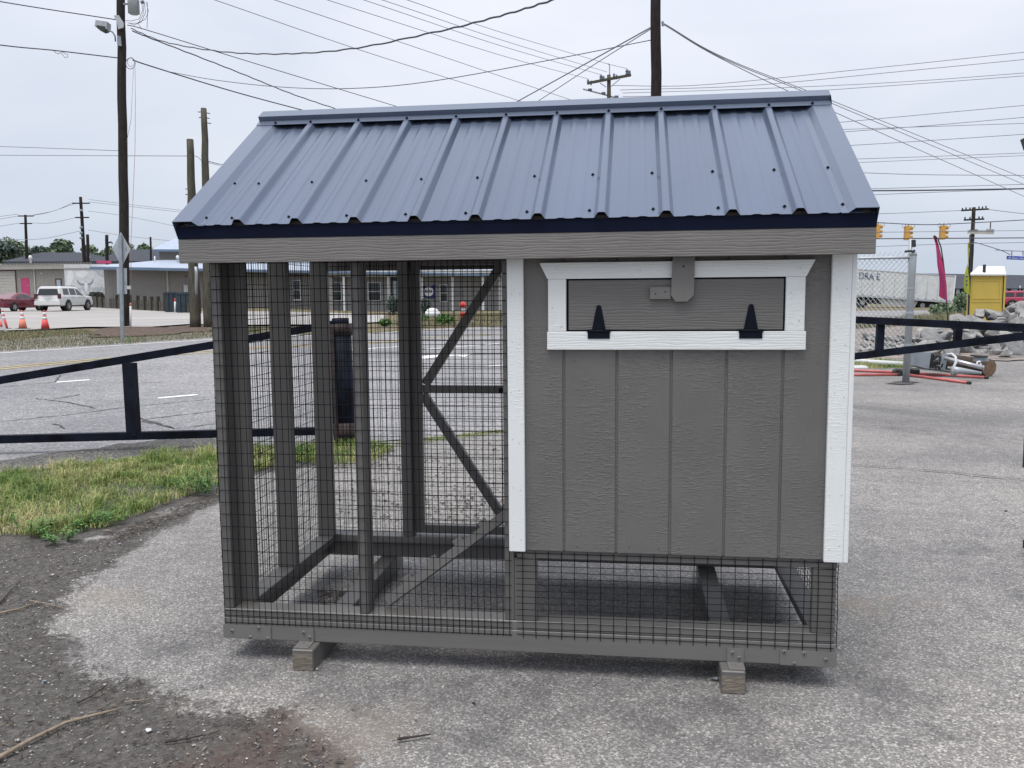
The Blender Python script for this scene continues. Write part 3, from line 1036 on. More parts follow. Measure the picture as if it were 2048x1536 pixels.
# screws with washers
def screw_mesh():
    mb = MB()
    mb.lathe([(0.0072, 0.0), (0.0072, 0.0012), (0.0042, 0.0014), (0.0042, 0.0058), (0.0034, 0.0066)], (0, 0, 0), 6)
    me = bpy.data.meshes.new('screw')
    me.from_pydata([tuple(q) for q in mb.v], [], mb.f)
    me.materials.append(MATS['hardware_black'])
    return me
SM = screw_mesh()
def screw(x, along, h_, nr=fnor):
    p = P0 + fdir * along + fnor * h_
    o = bpy.data.objects.new('screw', SM)
    COL.objects.link(o)
    o.parent = roof
    o.rotation_euler = fnor.to_track_quat('Z', 'Y').to_euler()
    o.location = Vector((x, p.y, p.z)) - coop.location
for n_ in range(10):
    c_ = RIB0 + RIBS * n_
    for al in (0.055, 0.36):
        screw(c_ - 0.045, al, 0.0008)
    screw(c_ + 0.002, LF - 0.072, 0.0285)
for al in (0.055, 0.36):
    screw(0.040, al, 0.0038)
    screw(2.399, al, 0.0038)
screw(0.02, LF - 0.072, 0.0285)
screw(2.43, LF - 0.072, 0.0285)

# rear run door with diagonal braces
door = bpy.data.objects.new('run_door', None)
COL.objects.link(door)
door.parent = coop
YD0, YD1 = D - 0.055, D - 0.017
def dpart(mb, nm):
    part(mb, nm, 'lumber_paint', door)
dpart(MB().cbox(0.523, 0.570, YD0, YD1, 0.232, 1.690, 0.002), 'stile')
dpart(MB().cbox(1.14, 1.186, YD0, YD1, 0.232, 1.690, 0.002), 'stile')
dpart(MB().cbox(0.5705, 1.1395, YD0, YD1, 0.232, 0.272, 0.002), 'rail')
dpart(MB().cbox(0.5705, 1.1395, YD0, YD1, 0.984, 1.024, 0.002), 'rail')
dpart(MB().cbox(0.5705, 1.1395, YD0, YD1, 1.652, 1.690, 0.002), 'rail')
ym = (YD0 + YD1) / 2
dpart(MB().beam((0.590, ym - .002, 1.030), (1.005, ym - .002, 1.655), 0.036, 0.046, (0, 0, 1)), 'brace')
dpart(MB().beam((0.575, ym - .002, 0.978), (1.00, ym - .002, 0.315), 0.036, 0.046, (0, 0, 1)), 'brace')
part(MB().box(0.985, 1.03, YD0 - .006, YD0 - .001, 0.986, 1.012), 'latch_plate', 'hardware_black', door)

# ramp with cleats, from the front plate to the house opening
ra, rb = Vector((0.662, 0.085, 0.258)), Vector((1.200, 0.33, 0.632))
rd = (rb - ra).normalized()
rs_ = Vector((0.30, 1.0, 0)).normalized()
rs_ = (rs_ - rd * rs_.dot(rd)).normalized()
ru = rd.cross(rs_)
if ru.z < 0:
    ru = -ru
ramp_o = bpy.data.objects.new('ramp', None)
COL.objects.link(ramp_o)
ramp_o.parent = coop
mb = MB()
wv_ = rs_ * 0.089
mb.prism([ra, rb, rb - ru * 0.038, ra - ru * 0.038], wv_)
part(mb, 'ramp_board', 'lumber_paint_flat', ramp_o)
Lr = (rb - ra).length
for k in range(5):
    t0 = 0.100 + k * 0.130
    a_ = ra + rd * t0 + ru * 0.0004
    mb = MB()
    mb.prism([a_, a_ + rd * 0.040, a_ + rd * 0.040 + ru * 0.022, a_ + ru * 0.022], rs_ * 0.23)
    part(mb, 'cleat', 'lumber_paint_flat', ramp_o)

# welded wire
def wire_panel(org, ux, uy, nx_, ny_, sx, sy, lx, ly, offx, offy, name='wire_mesh', r_=0.0014, seed=0):
    rr = random.Random(seed)
    org, ux, uy = Vector(org), Vector(ux), Vector(uy)
    mb = MB()
    nrm = ux.cross(uy)
    x = offx
    while x <= lx + 1e-6:
        pts = []
        ph, am = rr.uniform(0, 6), rr.uniform(0, .0016)
        for k in range(9):
            y = ly * k / 8
            pts.append(org + ux * (x + am * math.sin(ph + k)) + uy * y + nrm * (.0011 + .0006 * math.sin(k * 1.7 + ph) + .0016 * math.sin(k * .8 + x * 5.0)))
        mb.tube(pts, r_, 4, caps=False)
        x += sx
    y = offy
    while y <= ly + 1e-6:
        pts = []
        ph, am = rr.uniform(0, 6), rr.uniform(0, .0016)
        for k in range(9):
            x = lx * k / 8
            pts.append(org + ux * x + uy * (y + am * math.sin(ph + k)) - nrm * (.0008 + .0003 * math.sin(k * 2.1 + ph)))
        mb.tube(pts, r_, 4, caps=False)
        y += sy
    o = part(mb, name, 'mesh_black')
    o['kind'] = 'stuff'
    return o
I = 0.0254
zlow = 1.5803 - 28 * 2 * I
wire_panel((0.0058, -0.0022, zlow - 0.004), (1, 0, 0), (0, 0, 1), 0, 0, I, 2 * I, 1.2020, 1.54, 0.0, 0.004, seed=1)
wire_panel((0.0058, -0.0025, 0.158), (1, 0, 0), (0, 0, 1), 0, 0, 9, 0.030, 1.2020, 0.035, 9, 0.0, seed=2)
wire_panel((1.2265, -0.0022, 0.150), (1, 0, 0), (0, 0, 1), 0, 0, 2 * I, I, 1.206, 0.352, 0.0254, 0.0137, seed=3)
wire_panel((-0.0022, D - 0.004, 0.160), (0, -1, 0), (0, 0, 1), 0, 0, I, 2 * I, D - 0.008, 1.55, 0.002, 0.02, seed=4)
wire_panel((0.006, D + 0.0022, 0.160), (1, 0, 0), (0, 0, 1), 0, 0, I, 2 * I, 0.505, 1.55, 0.002, 0.02, seed=5)
wire_panel((0.528, D - 0.0145, 0.236), (1, 0, 0), (0, 0, 1), 0, 0, 2 * I, I, 0.652, 1.45, 0.01, 0.01, seed=6)
wire_panel((1.2285, D + 0.0022, 0.160), (1, 0, 0), (0, 0, 1), 0, 0, 2 * I, I, 1.206, 0.345, 0.01, 0.01, seed=7)
wire_panel((W + 0.0022, 0.004, 0.160), (0, 1, 0), (0, 0, 1), 0, 0, 2 * I, I, D - 0.008, 0.340, 0.01, 0.01, seed=8)
# ================================================================== BACKGROUND MATERIALS
mat('pole_wood', (0.030, 0.027, 0.024), 0.9, 0, 0.35, 6, 0.6, 20, (4, 4, 0.5), spec=0.15, detail=7)
mat('pole_wood_grey', (0.080, 0.074, 0.060), 0.9, 0, 0.3, 5, 0.6, 18, (4, 4, 0.4), spec=0.15, detail=7)
mat('pole_wood_dark', (0.024, 0.019, 0.019), 0.9, 0, 0.35, 6, 0.5, 20, (4, 4, 0.5), spec=0.15, detail=7)
mat('wire_dark', (0.05, 0.05, 0.065), 0.6, 0, 0.1)
mat('wire_grey', (0.22, 0.23, 0.27), 0.5, 0.3, 0.1)
mat('wire_pink', (0.42, 0.27, 0.29), 0.6, 0, 0.1)
mat('galv', (0.3528, 0.3780, 0.4032), 0.45, 0.35, 0.10, 5)
mat('galv_dark', (0.24, 0.27, 0.30), 0.5, 0.3, 0.15, 5)
mat('sign_back', (0.3360, 0.3612, 0.3864), 0.45, 0.3, 0.06, 3)
mat('black_gate', (0.006, 0.008, 0.016), 0.6, 0.0, 0.7, 6, 0.15, 30, spec=0.12, detail=7)
mat('rust_gate', (0.022, 0.012, 0.012), 0.75, 0.0, 0.5, 9, 0.3, 30, detail=7)
mat('tan_siding', (0.2856, 0.2730, 0.2478), 0.7, 0, 0.05, 2)
mat('tan_light', (0.3948, 0.3822, 0.3528), 0.7, 0, 0.05, 2)
mat('taupe_siding', (0.2436, 0.2310, 0.2184), 0.7, 0, 0.05, 2)
mat('grey_board', (0.2268, 0.2226, 0.2226), 0.7, 0, 0.05, 2)
mat('roof_tan', (0.2856, 0.2730, 0.2562), 0.6, 0, 0.08, 1)
mat('roof_pale', (0.3696, 0.4200, 0.5208), 0.4, 0.2, 0.05, 1)
mat('roof_blue_edge', (0.13, 0.19, 0.27), 0.5, 0.1, 0.05, 1)
mat('shingle_dark', (0.035, 0.040, 0.055), 0.85, 0, 0.25, 3, 0.4, 8)
mat('wall_dark', (0.040, 0.048, 0.065), 0.8, 0, 0.15, 3)
mat('magenta_paint', (0.42, 0.045, 0.14), 0.55, 0, 0.06, 4)
mat('white_plain', (0.6384, 0.6468, 0.6552), 0.55, 0, 0.05, 2)
mat('white_dirty', (0.5208, 0.5376, 0.5460), 0.6, 0, 0.10, 3, detail=7)
mat('print_grey', (0.3948, 0.4116, 0.4368), 0.6, 0, 0.15, 3)
mat('print_dark', (0.20, 0.21, 0.24), 0.6, 0, 0.2, 3)
mat('glass_dark', (0.012, 0.015, 0.020), 0.08, 0, 0.1, 2, spec=0.8)
mat('glass_light', (0.30, 0.36, 0.40), 0.08, 0, 0.1, 2, spec=0.8)
mat('brown_dark', (0.085, 0.060, 0.055), 0.7, 0, 0.2, 5)
mat('bin_blue', (0.018, 0.032, 0.045), 0.55, 0, 0.2, 3)
mat('timber_old', (0.105, 0.100, 0.085), 0.95, 0, 0.4, 5, 0.6, 16, (3, 3, 0.6), spec=0.1, detail=7)
mat('timber_dark', (0.050, 0.047, 0.040), 0.95, 0, 0.4, 5, 0.6, 16, (3, 3, 0.6), spec=0.1, detail=7)
mat('car_white', (0.6216, 0.6300, 0.6216), 0.25, 0, 0.02, 2, coat=0.6)
mat('car_red', (0.135, 0.008, 0.028), 0.25, 0, 0.03, 2, coat=0.7)
mat('car_jeep', (0.34, 0.025, 0.075), 0.35, 0, 0.03, 2, coat=0.4)
mat('tyre', (0.012, 0.012, 0.013), 0.85, 0, 0.2, 8)
mat('rim_metal', (0.50, 0.50, 0.52), 0.3, 0.7, 0.08, 8)
mat('lamp_red', (0.07, 0.006, 0.008), 0.2, 0, 0.05, 4, coat=0.5)
mat('plastic_dark', (0.02, 0.021, 0.023), 0.6, 0, 0.2, 6)
mat('cone_orange', (0.66, 0.075, 0.075), 0.55, 0, 0.05, 6)
mat('cone_faded', (0.66, 0.20, 0.13), 0.6, 0, 0.07, 6)
mat('cone_white', (0.6552, 0.6552, 0.6720), 0.4, 0, 0.04, 6)
mat('pipe_red', (0.55, 0.13, 0.125), 0.5, 0, 0.12, 9)
mat('potty_yellow', (0.52, 0.39, 0.075), 0.45, 0, 0.05, 2)
mat('potty_white', (0.6720, 0.6804, 0.6888), 0.4, 0, 0.03, 2)
mat('flag_pink', (0.33, 0.022, 0.105), 0.7, 0, 0.10, 5)
mat('flag_lime', (0.33, 0.37, 0.03), 0.7, 0, 0.12, 5)
mat('signal_yellow', (0.5208, 0.2772, 0.0504), 0.5, 0, 0.06, 5)
mat('street_blue', (0.015, 0.055, 0.40), 0.4, 0, 0.03, 5)
mat('logo_blue', (0.022, 0.030, 0.14), 0.6, 0, 0.08, 5)
mat('shrub_dark', (0.020, 0.038, 0.026), 0.8, 0, 0.4, 9)
mat('hydrant_red', (0.62, 0.055, 0.04), 0.5, 0, 0.05, 5)
mat('trim_blueblack', (0.01, 0.015, 0.03), 0.5, 0, 0.1, 5)
mat('log_bark', (0.055, 0.043, 0.036), 0.95, 0, 0.4, 8, 0.8, 26, spec=0.1, detail=7)
mat('log_end', (0.17, 0.115, 0.08), 0.9, 0, 0.35, 14, spec=0.1)
mat('insulator', (0.12, 0.15, 0.19), 0.3, 0, 0.1, 5)
mm, t, b, oc = fresh('rock', 0.9, 0.2)
geo = t.nodes.new('ShaderNodeObjectInfo')
n1 = noise_n(t, oc, 4.5, 8, 0.68)
c = ramp(t, n1, [(0.28, (0.10, 0.10, 0.105)), (0.45, (0.21, 0.21, 0.215)), (0.62, (0.30, 0.295, 0.285)), (0.78, (0.40, 0.39, 0.38))])
c = mixc(t, 1.0, c, ramp(t, geo.outputs['Random'], [(0, (0.62, 0.64, 0.66)), (0.5, (0.95, 0.95, 0.95)), (1, (1.25, 1.22, 1.18))]), 'MULTIPLY')
t.links.new(c, b.inputs['Base Color'])
bump_n(t, b, noise_n(t, oc, 7, 7, 0.7), 0.35, 0.03)
def leaf_mat(name, stops, rough=0.7):
    mm, t, b, oc = fresh(name, rough, 0.3)
    g = t.nodes.new('ShaderNodeNewGeometry')
    c = ramp(t, g.outputs['Random Per Island'], stops)
    t.links.new(c, b.inputs['Base Color'])
    return mm
leaf_mat('leaf_tree', [(0, (0.085, 0.13, 0.08)), (0.5, (0.155, 0.215, 0.13)), (1, (0.25, 0.31, 0.19))])  # leaf colour raised to put the haze of distance into the foliage
leaf_mat('leaf_pine', [(0, (0.042, 0.066, 0.058)), (0.6, (0.078, 0.112, 0.092)), (1, (0.12, 0.155, 0.12))])
leaf_mat('leaf_light', [(0, (0.07, 0.11, 0.07)), (0.5, (0.13, 0.185, 0.115)), (1, (0.20, 0.25, 0.17))])
leaf_mat('grass_far', [(0, (0.07, 0.105, 0.04)), (0.4, (0.15, 0.16, 0.085)), (0.75, (0.24, 0.20, 0.13)), (1, (0.30, 0.25, 0.17))], 0.8)
mm, t, b, oc = fresh('grass_near', 0.6, 0.3)
gm = t.nodes.new('ShaderNodeNewGeometry')
pn = noise_n(t, oc, 1.9, 4, 0.6)
drv = mth(t, 'ADD', mth(t, 'MULTIPLY', gm.outputs['Random Per Island'], 0.55), mth(t, 'MULTIPLY', mth(t, 'SUBTRACT', pn, 0.37), 1.7))
c = ramp(t, drv, [(0.05, (0.060, 0.125, 0.022)), (0.32, (0.125, 0.215, 0.045)), (0.52, (0.22, 0.285, 0.075)), (0.72, (0.38, 0.36, 0.16)), (0.95, (0.56, 0.47, 0.27))])
t.links.new(c, b.inputs['Base Color'])
leaf_mat('weed_leaf', [(0, (0.035, 0.10, 0.020)), (0.6, (0.075, 0.17, 0.035)), (1, (0.14, 0.25, 0.06))], 0.5)
leaf_mat('litter', [(0, (0.020, 0.016, 0.015)), (0.55, (0.055, 0.043, 0.036)), (0.88, (0.12, 0.095, 0.075)), (1, (0.30, 0.25, 0.19))], 0.8)
leaf_mat('pebble', [(0, (0.05, 0.05, 0.05)), (0.6, (0.19, 0.185, 0.18)), (0.9, (0.38, 0.37, 0.36)), (1, (0.58, 0.56, 0.53))], 0.8)

def text_mesh(name, body, size, m_, org, ux, uy, parent, shear=0.0, depth=0.002, w=1.0):
    cu = bpy.data.curves.new(name, 'FONT')
    cu.body = body
    cu.size = size
    cu.extrude = depth
    cu.shear = shear
    to = bpy.data.objects.new(name + '_tmp', cu)
    COL.objects.link(to)
    dg = bpy.context.evaluated_depsgraph_get()
    me = bpy.data.meshes.new_from_object(to.evaluated_get(dg))
    bpy.data.objects.remove(to)
    ux, uy = Vector(ux).normalized(), Vector(uy).normalized()
    uz = ux.cross(uy)
    for v in me.vertices:
        q = v.co.copy()
        v.co = Vector(org) + ux * q.x * w + uy * q.y + uz * q.z
    me.materials.clear()
    me.materials.append(MATS[m_])
    o = bpy.data.objects.new(name, me)
    COL.objects.link(o)
    o.parent = parent
    pl = Vector((0, 0, 0))
    q = parent
    while q is not None:
        pl += q.location
        q = q.parent
    o.location = -pl
    return o

# ------------------------------------------------------------------ utility poles
def pole(name, label, bx, by, d, tx, ty, r0, r1, m_, group=None, n=14):
    """round wooden pole; base under pixel column bx at depth d, top at pixel (tx, ty)"""
    base = GD(bx, d, -0.3) if by is None else GP(bx, by) - Vector((0, 0, 0.15))
    dep = (base - CAM).dot(FW)
    top = PX(tx, ty, dep)
    t_ = thing(name, label, 'utility pole', base, group)
    mb = MB()
    K = 14
    rr = random.Random(int(bx * 7 + ty))
    pts = [base.lerp(top, k / K) + Vector((rr.gauss(0, .010), rr.gauss(0, .010), 0)) for k in range(K + 1)]
    mb.tube(pts, r0, n, 0, r1)
    mb.build('pole_shaft', m_, t_, True)
    return t_, base, top, dep

UPG = 'wooden utility poles across the road'
pa, pa_b, pa_t, DA = pole('utility_pole', 'tall dark utility pole with transformer and floodlight, left of the coop roof', 250, 655, None, 241, -60, 0.190, 0.150, 'pole_wood')
def lathe_at(parent, prof, c, name, m_, n=14, smooth=True):
    return MB().lathe(prof, c, n).build(name, m_, parent, smooth)
q = PX(268, 27, DA - 0.15)
sc_ = DA / FPX
lathe_at(pa, [(0.16, 0), (0.215, 0.04), (0.215, 0.95), (0.16, 1.02)], q - Vector((0, 0, 0.03)), 'transformer', 'galv', 16)
MB().beam(PX(247, 8, DA - .1), PX(262, 8, DA - .15), 0.07, 0.06).build('transformer_bracket', 'galv_dark', pa)
MB().tube([PX(282, 5, DA - .2), PX(288, 3, DA - .2)], 0.07, 8).build('cutout', 'insulator', pa)
for k, pts in enumerate([[(284, 5), (285, 22), (278, 38), (262, 42), (248, 41)], [(289, 6), (291, 25), (283, 44), (268, 50), (255, 45)], [(292, 4), (297, 22), (291, 38), (276, 46), (258, 47)], [(288, 5), (286, 30), (276, 47), (283, 58)], [(295, 4), (295, 30), (294, 57)]]):
    MB().tube([PX(x, y, DA - .25 - .03 * k) for x, y in pts], 0.010, 5).build('drop_wire', 'wire_dark', pa, True)
# floodlight
fl = PX(202, 50, DA - .2)
mb = MB()
ex = RT
c0 = [PX(191, 40, DA - .35), PX(214, 43, DA - .35), PX(213, 58, DA - .35), PX(189, 52, DA - .35)]
mb.prism(c0, FW * 0.35 + UP * 0.02)
fo = mb.build('floodlight', 'galv', pa)
MB().prism([PX(193, 50, DA - .352), PX(211, 53, DA - .352), PX(211, 59.5, DA - .352), PX(204, 61, DA - .352), PX(193, 55, DA - .352)], FW * 0.3).build('floodlight_lens', 'plastic_dark', pa)
MB().tube([PX(207, 61, DA - .2), PX(216, 61, DA - .2), PX(225, 64, DA - .15), PX(230, 72, DA - .1), PX(231, 83, DA - .1)], 0.028, 6).build('floodlight_arm', 'galv_dark', pa, True)
MB().prism([PX(227, 31, DA - .32), PX(237, 30, DA - .32), PX(247, 46, DA - .32), PX(246, 55, DA - .32), PX(236, 58, DA - .32), PX(233, 42, DA - .32)], FW * 0.06).build('floodlight_hood', 'galv', pa)
MB().beam(PX(238, 72, DA - .22), PX(240, 92, DA - .22), 0.12, 0.03).build('pole_plate', 'galv_dark', pa)
MB().tube([PX(261 + 9.5 * math.cos(a_ * .35), 127 + 11 * math.sin(a_ * .35), DA - .2 - .004 * a_) for a_ in range(40)], 0.012, 5).build('cable_coil', 'wire_dark', pa, True)
MB().tube([PX(262 + 7 * math.cos(a_ * .4), 124 + 9 * math.sin(a_ * .4), DA - .23) for a_ in range(16)], 0.011, 5).build('cable_coil', 'wire_pink', pa, True)
MB().tube([PX(270, 135, DA - .2), PX(271, 200, DA - .2), PX(270, 300, DA - .2), PX(266, 400, DA - .2), PX(262, 480, DA - .15), PX(262, 600, DA - .1)], 0.010, 5).build('ground_wire', 'wire_pink', pa, True)
MB().tube([PX(267, 138, DA - .2), PX(262, 240, DA - .2), PX(253, 285, DA - .2)], 0.008, 5).build('ground_wire', 'wire_grey', pa, True)

pb, pb_b, pb_t, DB = pole('utility_pole', 'short grey topped-off wooden pole, nearer the road, left of the coop roof', 391, 656, None, 380, 279, 0.205, 0.125, 'pole_wood_grey')
pc_, pc_b, pc_t, DC = pole('utility_pole', 'weathered wooden pole with empty side pins, taller of the two beside the roof edge', 418, 656, None, 408, 217, 0.20, 0.105, 'pole_wood_grey')
for y, x0, x1 in ((224, 396, 404), (235, 398, 404), (226, 414, 420), (236, 414, 419), (246, 414, 422)):
    MB().tube([PX(x0, y, DC), PX(x1, y + (1 if x1 > 412 else 0), DC)], 0.018, 5).build('side_pin', 'wire_dark', pc_)
for y in (378, 389):
    MB().tube([PX(371, y, DB), PX(376, y, DB)], 0.018, 5).build('side_pin', 'wire_dark', pb)
cond = thing('cable_riser', 'blue-grey metal cable guard leaning on the short grey pole', 'cable guard', GP(398, 655))
MB().tube([GP(398, 655, -.05) + Vector((0, -.25, 0)), PX(393, 545, DB - .3), PX(391.5, 534, DB - .28)], 0.062, 8).build('guard_tube', 'galv', cond, True)
dsp = thing('downspout_post', 'slim white post beside the weathered poles, in front of the taupe building', 'post', GP(412, 626))
MB().tube([GP(412, 626), PX(411, 520, 50)], 0.10, 8).build('post_shaft', 'white_plain', dsp, True)

# pole behind the coop, power pole with cross arms, far poles
pd_, pd_b, pd_t, DD = pole('utility_pole', 'dark brown pole rising straight behind the roof ridge', 1316, None, 24, 1311, -80, 0.165, 0.135, 'pole_wood_dark')
MB().beam(PX(1325, 43, DD - .1), PX(1326, 52, DD - .1), 0.05, 0.05).build('eye_bolt', 'galv_dark', pd_)
def crossarm(t_, a, b2, d, w, hgt_, m_='pole_wood_grey', name='cross_arm'):
    return MB().beam(PX(*a, d), PX(*b2, d), w, hgt_).build(name, m_, t_)
pe_, pe_b, pe_t, DE = pole('utility_pole', 'power pole with insulated cross arms peeking over the middle of the roof', 1216, None, 47, 1218, 150, 0.20, 0.10, 'pole_wood_grey')
crossarm(pe_, (1177, 166), (1262, 150), DE - .15, 0.12, 0.13)
MB().tube([PX(1166, 178, DE + .1), PX(1212, 190, DE + .1), PX(1252, 201, DE + .1)], 0.045, 6).build('cross_arm', 'galv', pe_)
for (x, y, s_) in ((1176, 161, 1), (1182, 163, .8), (1202, 152, 1.4), (1207, 154, 1.1), (1228, 149, 1), (1233, 151, .8), (1254, 141, 1.5), (1259, 143, 1.2)):
    c_ = PX(x, y + 4 * s_, DE - .15)
    lathe_at(pe_, [(0.03, -.12), (0.085 * s_ * .8, 0), (0.05, 0.05), (0.085 * s_ * .8, 0.09), (0.04, 0.16 * s_)], c_, 'insulator', 'insulator', 8)
for a, b2 in (((1200, 166), (1212, 174)), ((1240, 158), (1222, 173))):
    MB().beam(PX(*a, DE - .2), PX(*b2, DE - .2), 0.04, 0.04).build('arm_brace', 'galv_dark', pe_)
for (x, y) in ((1180, 179), (1207, 186), (1233, 193), (1260, 199)):
    MB().tube([PX(x - 4, y, DE), PX(x + 4, y, DE)], 0.06, 6).build('insulator', 'insulator', pe_)
MB().tube([PX(1219, 150, DE), PX(1219, 131, DE), PX(1216, 127, DE)], 0.03, 5).build('lightning_pin', 'galv_dark', pe_)

pr_, pr_b, pr_t, DR = pole('utility_pole', 'distant dark pole with two cross arms above the yellow portable toilet', 1938, None, 76, 1948, 415, 0.20, 0.15, 'pole_wood')
crossarm(pr_, (1923, 421), (1977, 418), DR, 0.12, 0.14, 'pole_wood')
crossarm(pr_, (1928, 440), (1968, 438), DR, 0.12, 0.14, 'pole_wood')
for x, y in ((1925, 418), (1932, 417), (1940, 417), (1958, 415), (1965, 415), (1972, 414), (1930, 436), (1940, 436), (1958, 435), (1965, 435)):
    MB().tube([PX(x, y + 2, DR), PX(x, y - 2, DR)], 0.06, 5).build('insulator', 'plastic_dark', pr_)
p1_, _, _, DF = pole('utility_pole', 'far off power pole with two cross arms at the left picture edge', 54, None, 130, 51, 430, 0.26, 0.18, 'pole_wood_dark')
for y, x0, x1 in ((432, 36, 67), (447, 40, 64)):
    crossarm(p1_, (x0, y), (x1, y), DF, 0.14, 0.16, 'pole_wood_dark')
p2_, _, _, DG = pole('utility_pole', 'leaning far off power pole with two cross arms, right of the trees', 173, None, 112, 161, 394, 0.27, 0.18, 'pole_wood_dark')
for y, x0, x1 in ((406.5, 145, 179), (435, 151, 178)):
    crossarm(p2_, (x0, y), (x1, y), DG, 0.14, 0.15, 'pole_wood_dark')
for y in (421, 455, 466, 476):
    MB().tube([PX(160, y, DG - .3), PX(165, y, DG - .3)], 0.16, 6).build('insulator', 'galv_dark', p2_)
for i, (bx, tx, ty, r_, lb) in enumerate(((177, 175, 469, .20, 'plain dark pole standing just right of the leaning power pole'), (214, 213.5, 470, .22, 'plain dark pole with a small lamp, left of the diamond sign'), (301, 301, 474, .13, 'thin far pole against the dark shingled roofs'))):
    q_, _, _, dd_ = pole('utility_pole', lb, bx, None, 100, tx, ty, r_, r_ * .8, 'pole_wood_dark')
    if i == 1:
        MB().tube([PX(215, 486, dd_), PX(222, 484, dd_), PX(225, 487, dd_)], 0.09, 6).build('lamp_arm', 'plastic_dark', q_)

# ------------------------------------------------------------------ overhead wires
WN = [0]
def wire(pts, w=1.3, m_='wire_dark', label='thin overhead wire', group=None, wavy=0.0, n=30):
    """pts: list of (px, py, depth); smooth curve through them (Catmull-Rom)"""
    WN[0] += 1
    P = [PX(x, y, d) for x, y, d in pts]
    if len(P) == 2:
        mid = (P[0] + P[1]) / 2
        mid.z -= 0.004 * (P[1] - P[0]).length
        P = [P[0], mid, P[1]]
    Q = [2 * P[0] - P[1]] + P + [2 * P[-1] - P[-2]]
    out = []
    per = max(4, n // (len(P) - 1))
    for i in range(1, len(Q) - 2):
        p0, p1, p2, p3 = Q[i - 1:i + 3]
        for k in range(per):
            t = k / per
            out.append(0.5 * ((2 * p1) + (p2 - p0) * t + (2 * p0 - 5 * p1 + 4 * p2 - p3) * t * t + (3 * p1 - p0 - 3 * p2 + p3) * t ** 3))
    out.append(P[-1])
    if wavy:
        rr = random.Random(WN[0])
        out = [p + Vector((0, 0, wavy * math.sin(i * 1.9 + rr.random()))) for i, p in enumerate(out)]
    dm = sum(p[2] for p in pts) / len(pts)
    r_ = w / 2 * dm / FPX
    mb = MB().tube(out, r_, 5)
    o = mb.build('overhead_wire', m_, None, True, base=out[0])
    tag(o, label, 'wire', group)
    return o
A_ = DA
wire([(-250, -45, A_ - 6), (0, 3, A_ - 3), (236, 40, A_)], 2.2, label='single wire slanting down to the tall pole below its transformer, at the upper left')
wire([(-250, 55, A_ - 6), (0, 90, A_ - 3), (110, 101, A_ - 1.5), (237, 116, A_)], 2.4, label='dark cable with a small hanging loop, left of the tall pole')
lp = MB().tube([PX(105 + k * 2, 100.5 + (0 if k < 2 else 7 * math.sin((k - 1) * .35)), A_ - 1.5) for k in range(9)] + [PX(130, 115, A_ - 1.5), PX(136, 114, A_ - 1.5), PX(135, 109, A_ - 1.5), PX(122, 103, A_ - 1.5)], 0.010, 5).build('wire_loop', 'wire_dark', bpy.data.objects['overhead_wire.001'])
wire([(-200, 288, A_ + 6), (0, 293, A_ + 3), (240, 301.5, A_)], 1.3, 'wire_grey', 'upper of two faint level wires meeting the tall pole halfway up')
wire([(-200, 309, A_ + 6), (0, 310.5, A_ + 5), (374, 312, DB)], 1.3, 'wire_grey', 'lower of two faint level wires, ending at the short grey pole')
wire([(386, 310, DB), (397, 315, DB), (406, 322, DC), (440, 331, DC + 6)], 1.3, 'wire_grey', 'faint wire dipping from the short grey pole behind the roof edge')
wire([(412, 321, DC), (460, 331, DC + 8)], 1.4, 'wire_dark', 'short dark wire leaving the weathered pole behind the roof edge')
wire([(262, 57, A_), (330, 84, A_ - 2), (440, 103, A_ - 5), (560, 108, A_ - 8), (700, 98, A_ - 11), (880, 62, A_ - 14), (1010, 29, A_ - 16), (1110, -2, A_ - 18), (1180, -30, A_ - 19)], 3.0, 'wire_dark', 'thick twisted service cable sagging across the sky above the roof', None, 0.012, 90)
wire([(265, 62, A_), (300, 76, A_ + 1), (460, 138, A_ + 4), (590, 190, A_ + 8), (710, 230, A_ + 12)], 2.2, 'wire_dark', 'twisted cable falling from the tall pole, left of two that reach the roof ridge', None, 0.010, 60)
wire([(255, 50, A_), (300, 62, A_ + 1), (520, 130, A_ + 5), (820, 221, A_ + 12)], 1.6, 'wire_dark', 'straight wire falling from the tall pole, right of two that reach the roof ridge')
wire([(265, 120, A_), (310, 135, A_ + .5), (470, 184, A_ + 4), (630, 227, A_ + 8)], 2.4, 'wire_dark', 'dark cable falling from the wire coil to the left end of the ridge')
wire([(330, 142, A_ + .5), (430, 160, A_ - 1), (560, 174, A_ - 2), (700, 177, DD + 3), (860, 163, DD + 2), (1090, 122, DD + 1), (1313, 78, DD)], 1.5, 'wire_dark', 'thin sagging wire from the coil to the dark brown pole behind the ridge')
UG = 'parallel power lines running to the insulated cross arms'
for k, (x0, ym, (x1, y1)) in enumerate(((815, 64, (1216, 128)), (765, 79, (1214, 144)), (728, 91, (1204, 150)), (655, 110, (1177, 158)))):
    wire([(x0 - 240, -75, 24), (x0, 0, 30), (1000, ym, 38), (x1, y1, DE - .2)], 1.2, 'wire_grey', ['highest', 'second highest', 'third highest', 'lowest'][k] + ' of four grey power lines running to the insulated cross arms', UG)
wire([(1216, 128, DE), (1254, 137, DE)], 1.0, 'wire_grey', 'short jumper wire on top of the insulated cross arm')
wire([(310, -78, 26), (550, 0, 30), (800, 84, 36), (1000, 152, 42), (1175, 211, 47)], 1.3, 'wire_grey', 'long wire slanting down to the ridge just left of the cross-arm pole')
wire([(190, -80, 26), (430, 0, 30), (720, 100, 36), (1000, 189, 43), (1080, 216, 46)], 1.3, 'wire_grey', 'lowest long wire slanting down to the middle of the ridge')
wire([(1303, 54, DD), (1170, 128, DD + 4), (1000, 222, DD + 9)], 2.6, 'wire_grey', 'thick pale guy wire slanting left from the dark brown pole')
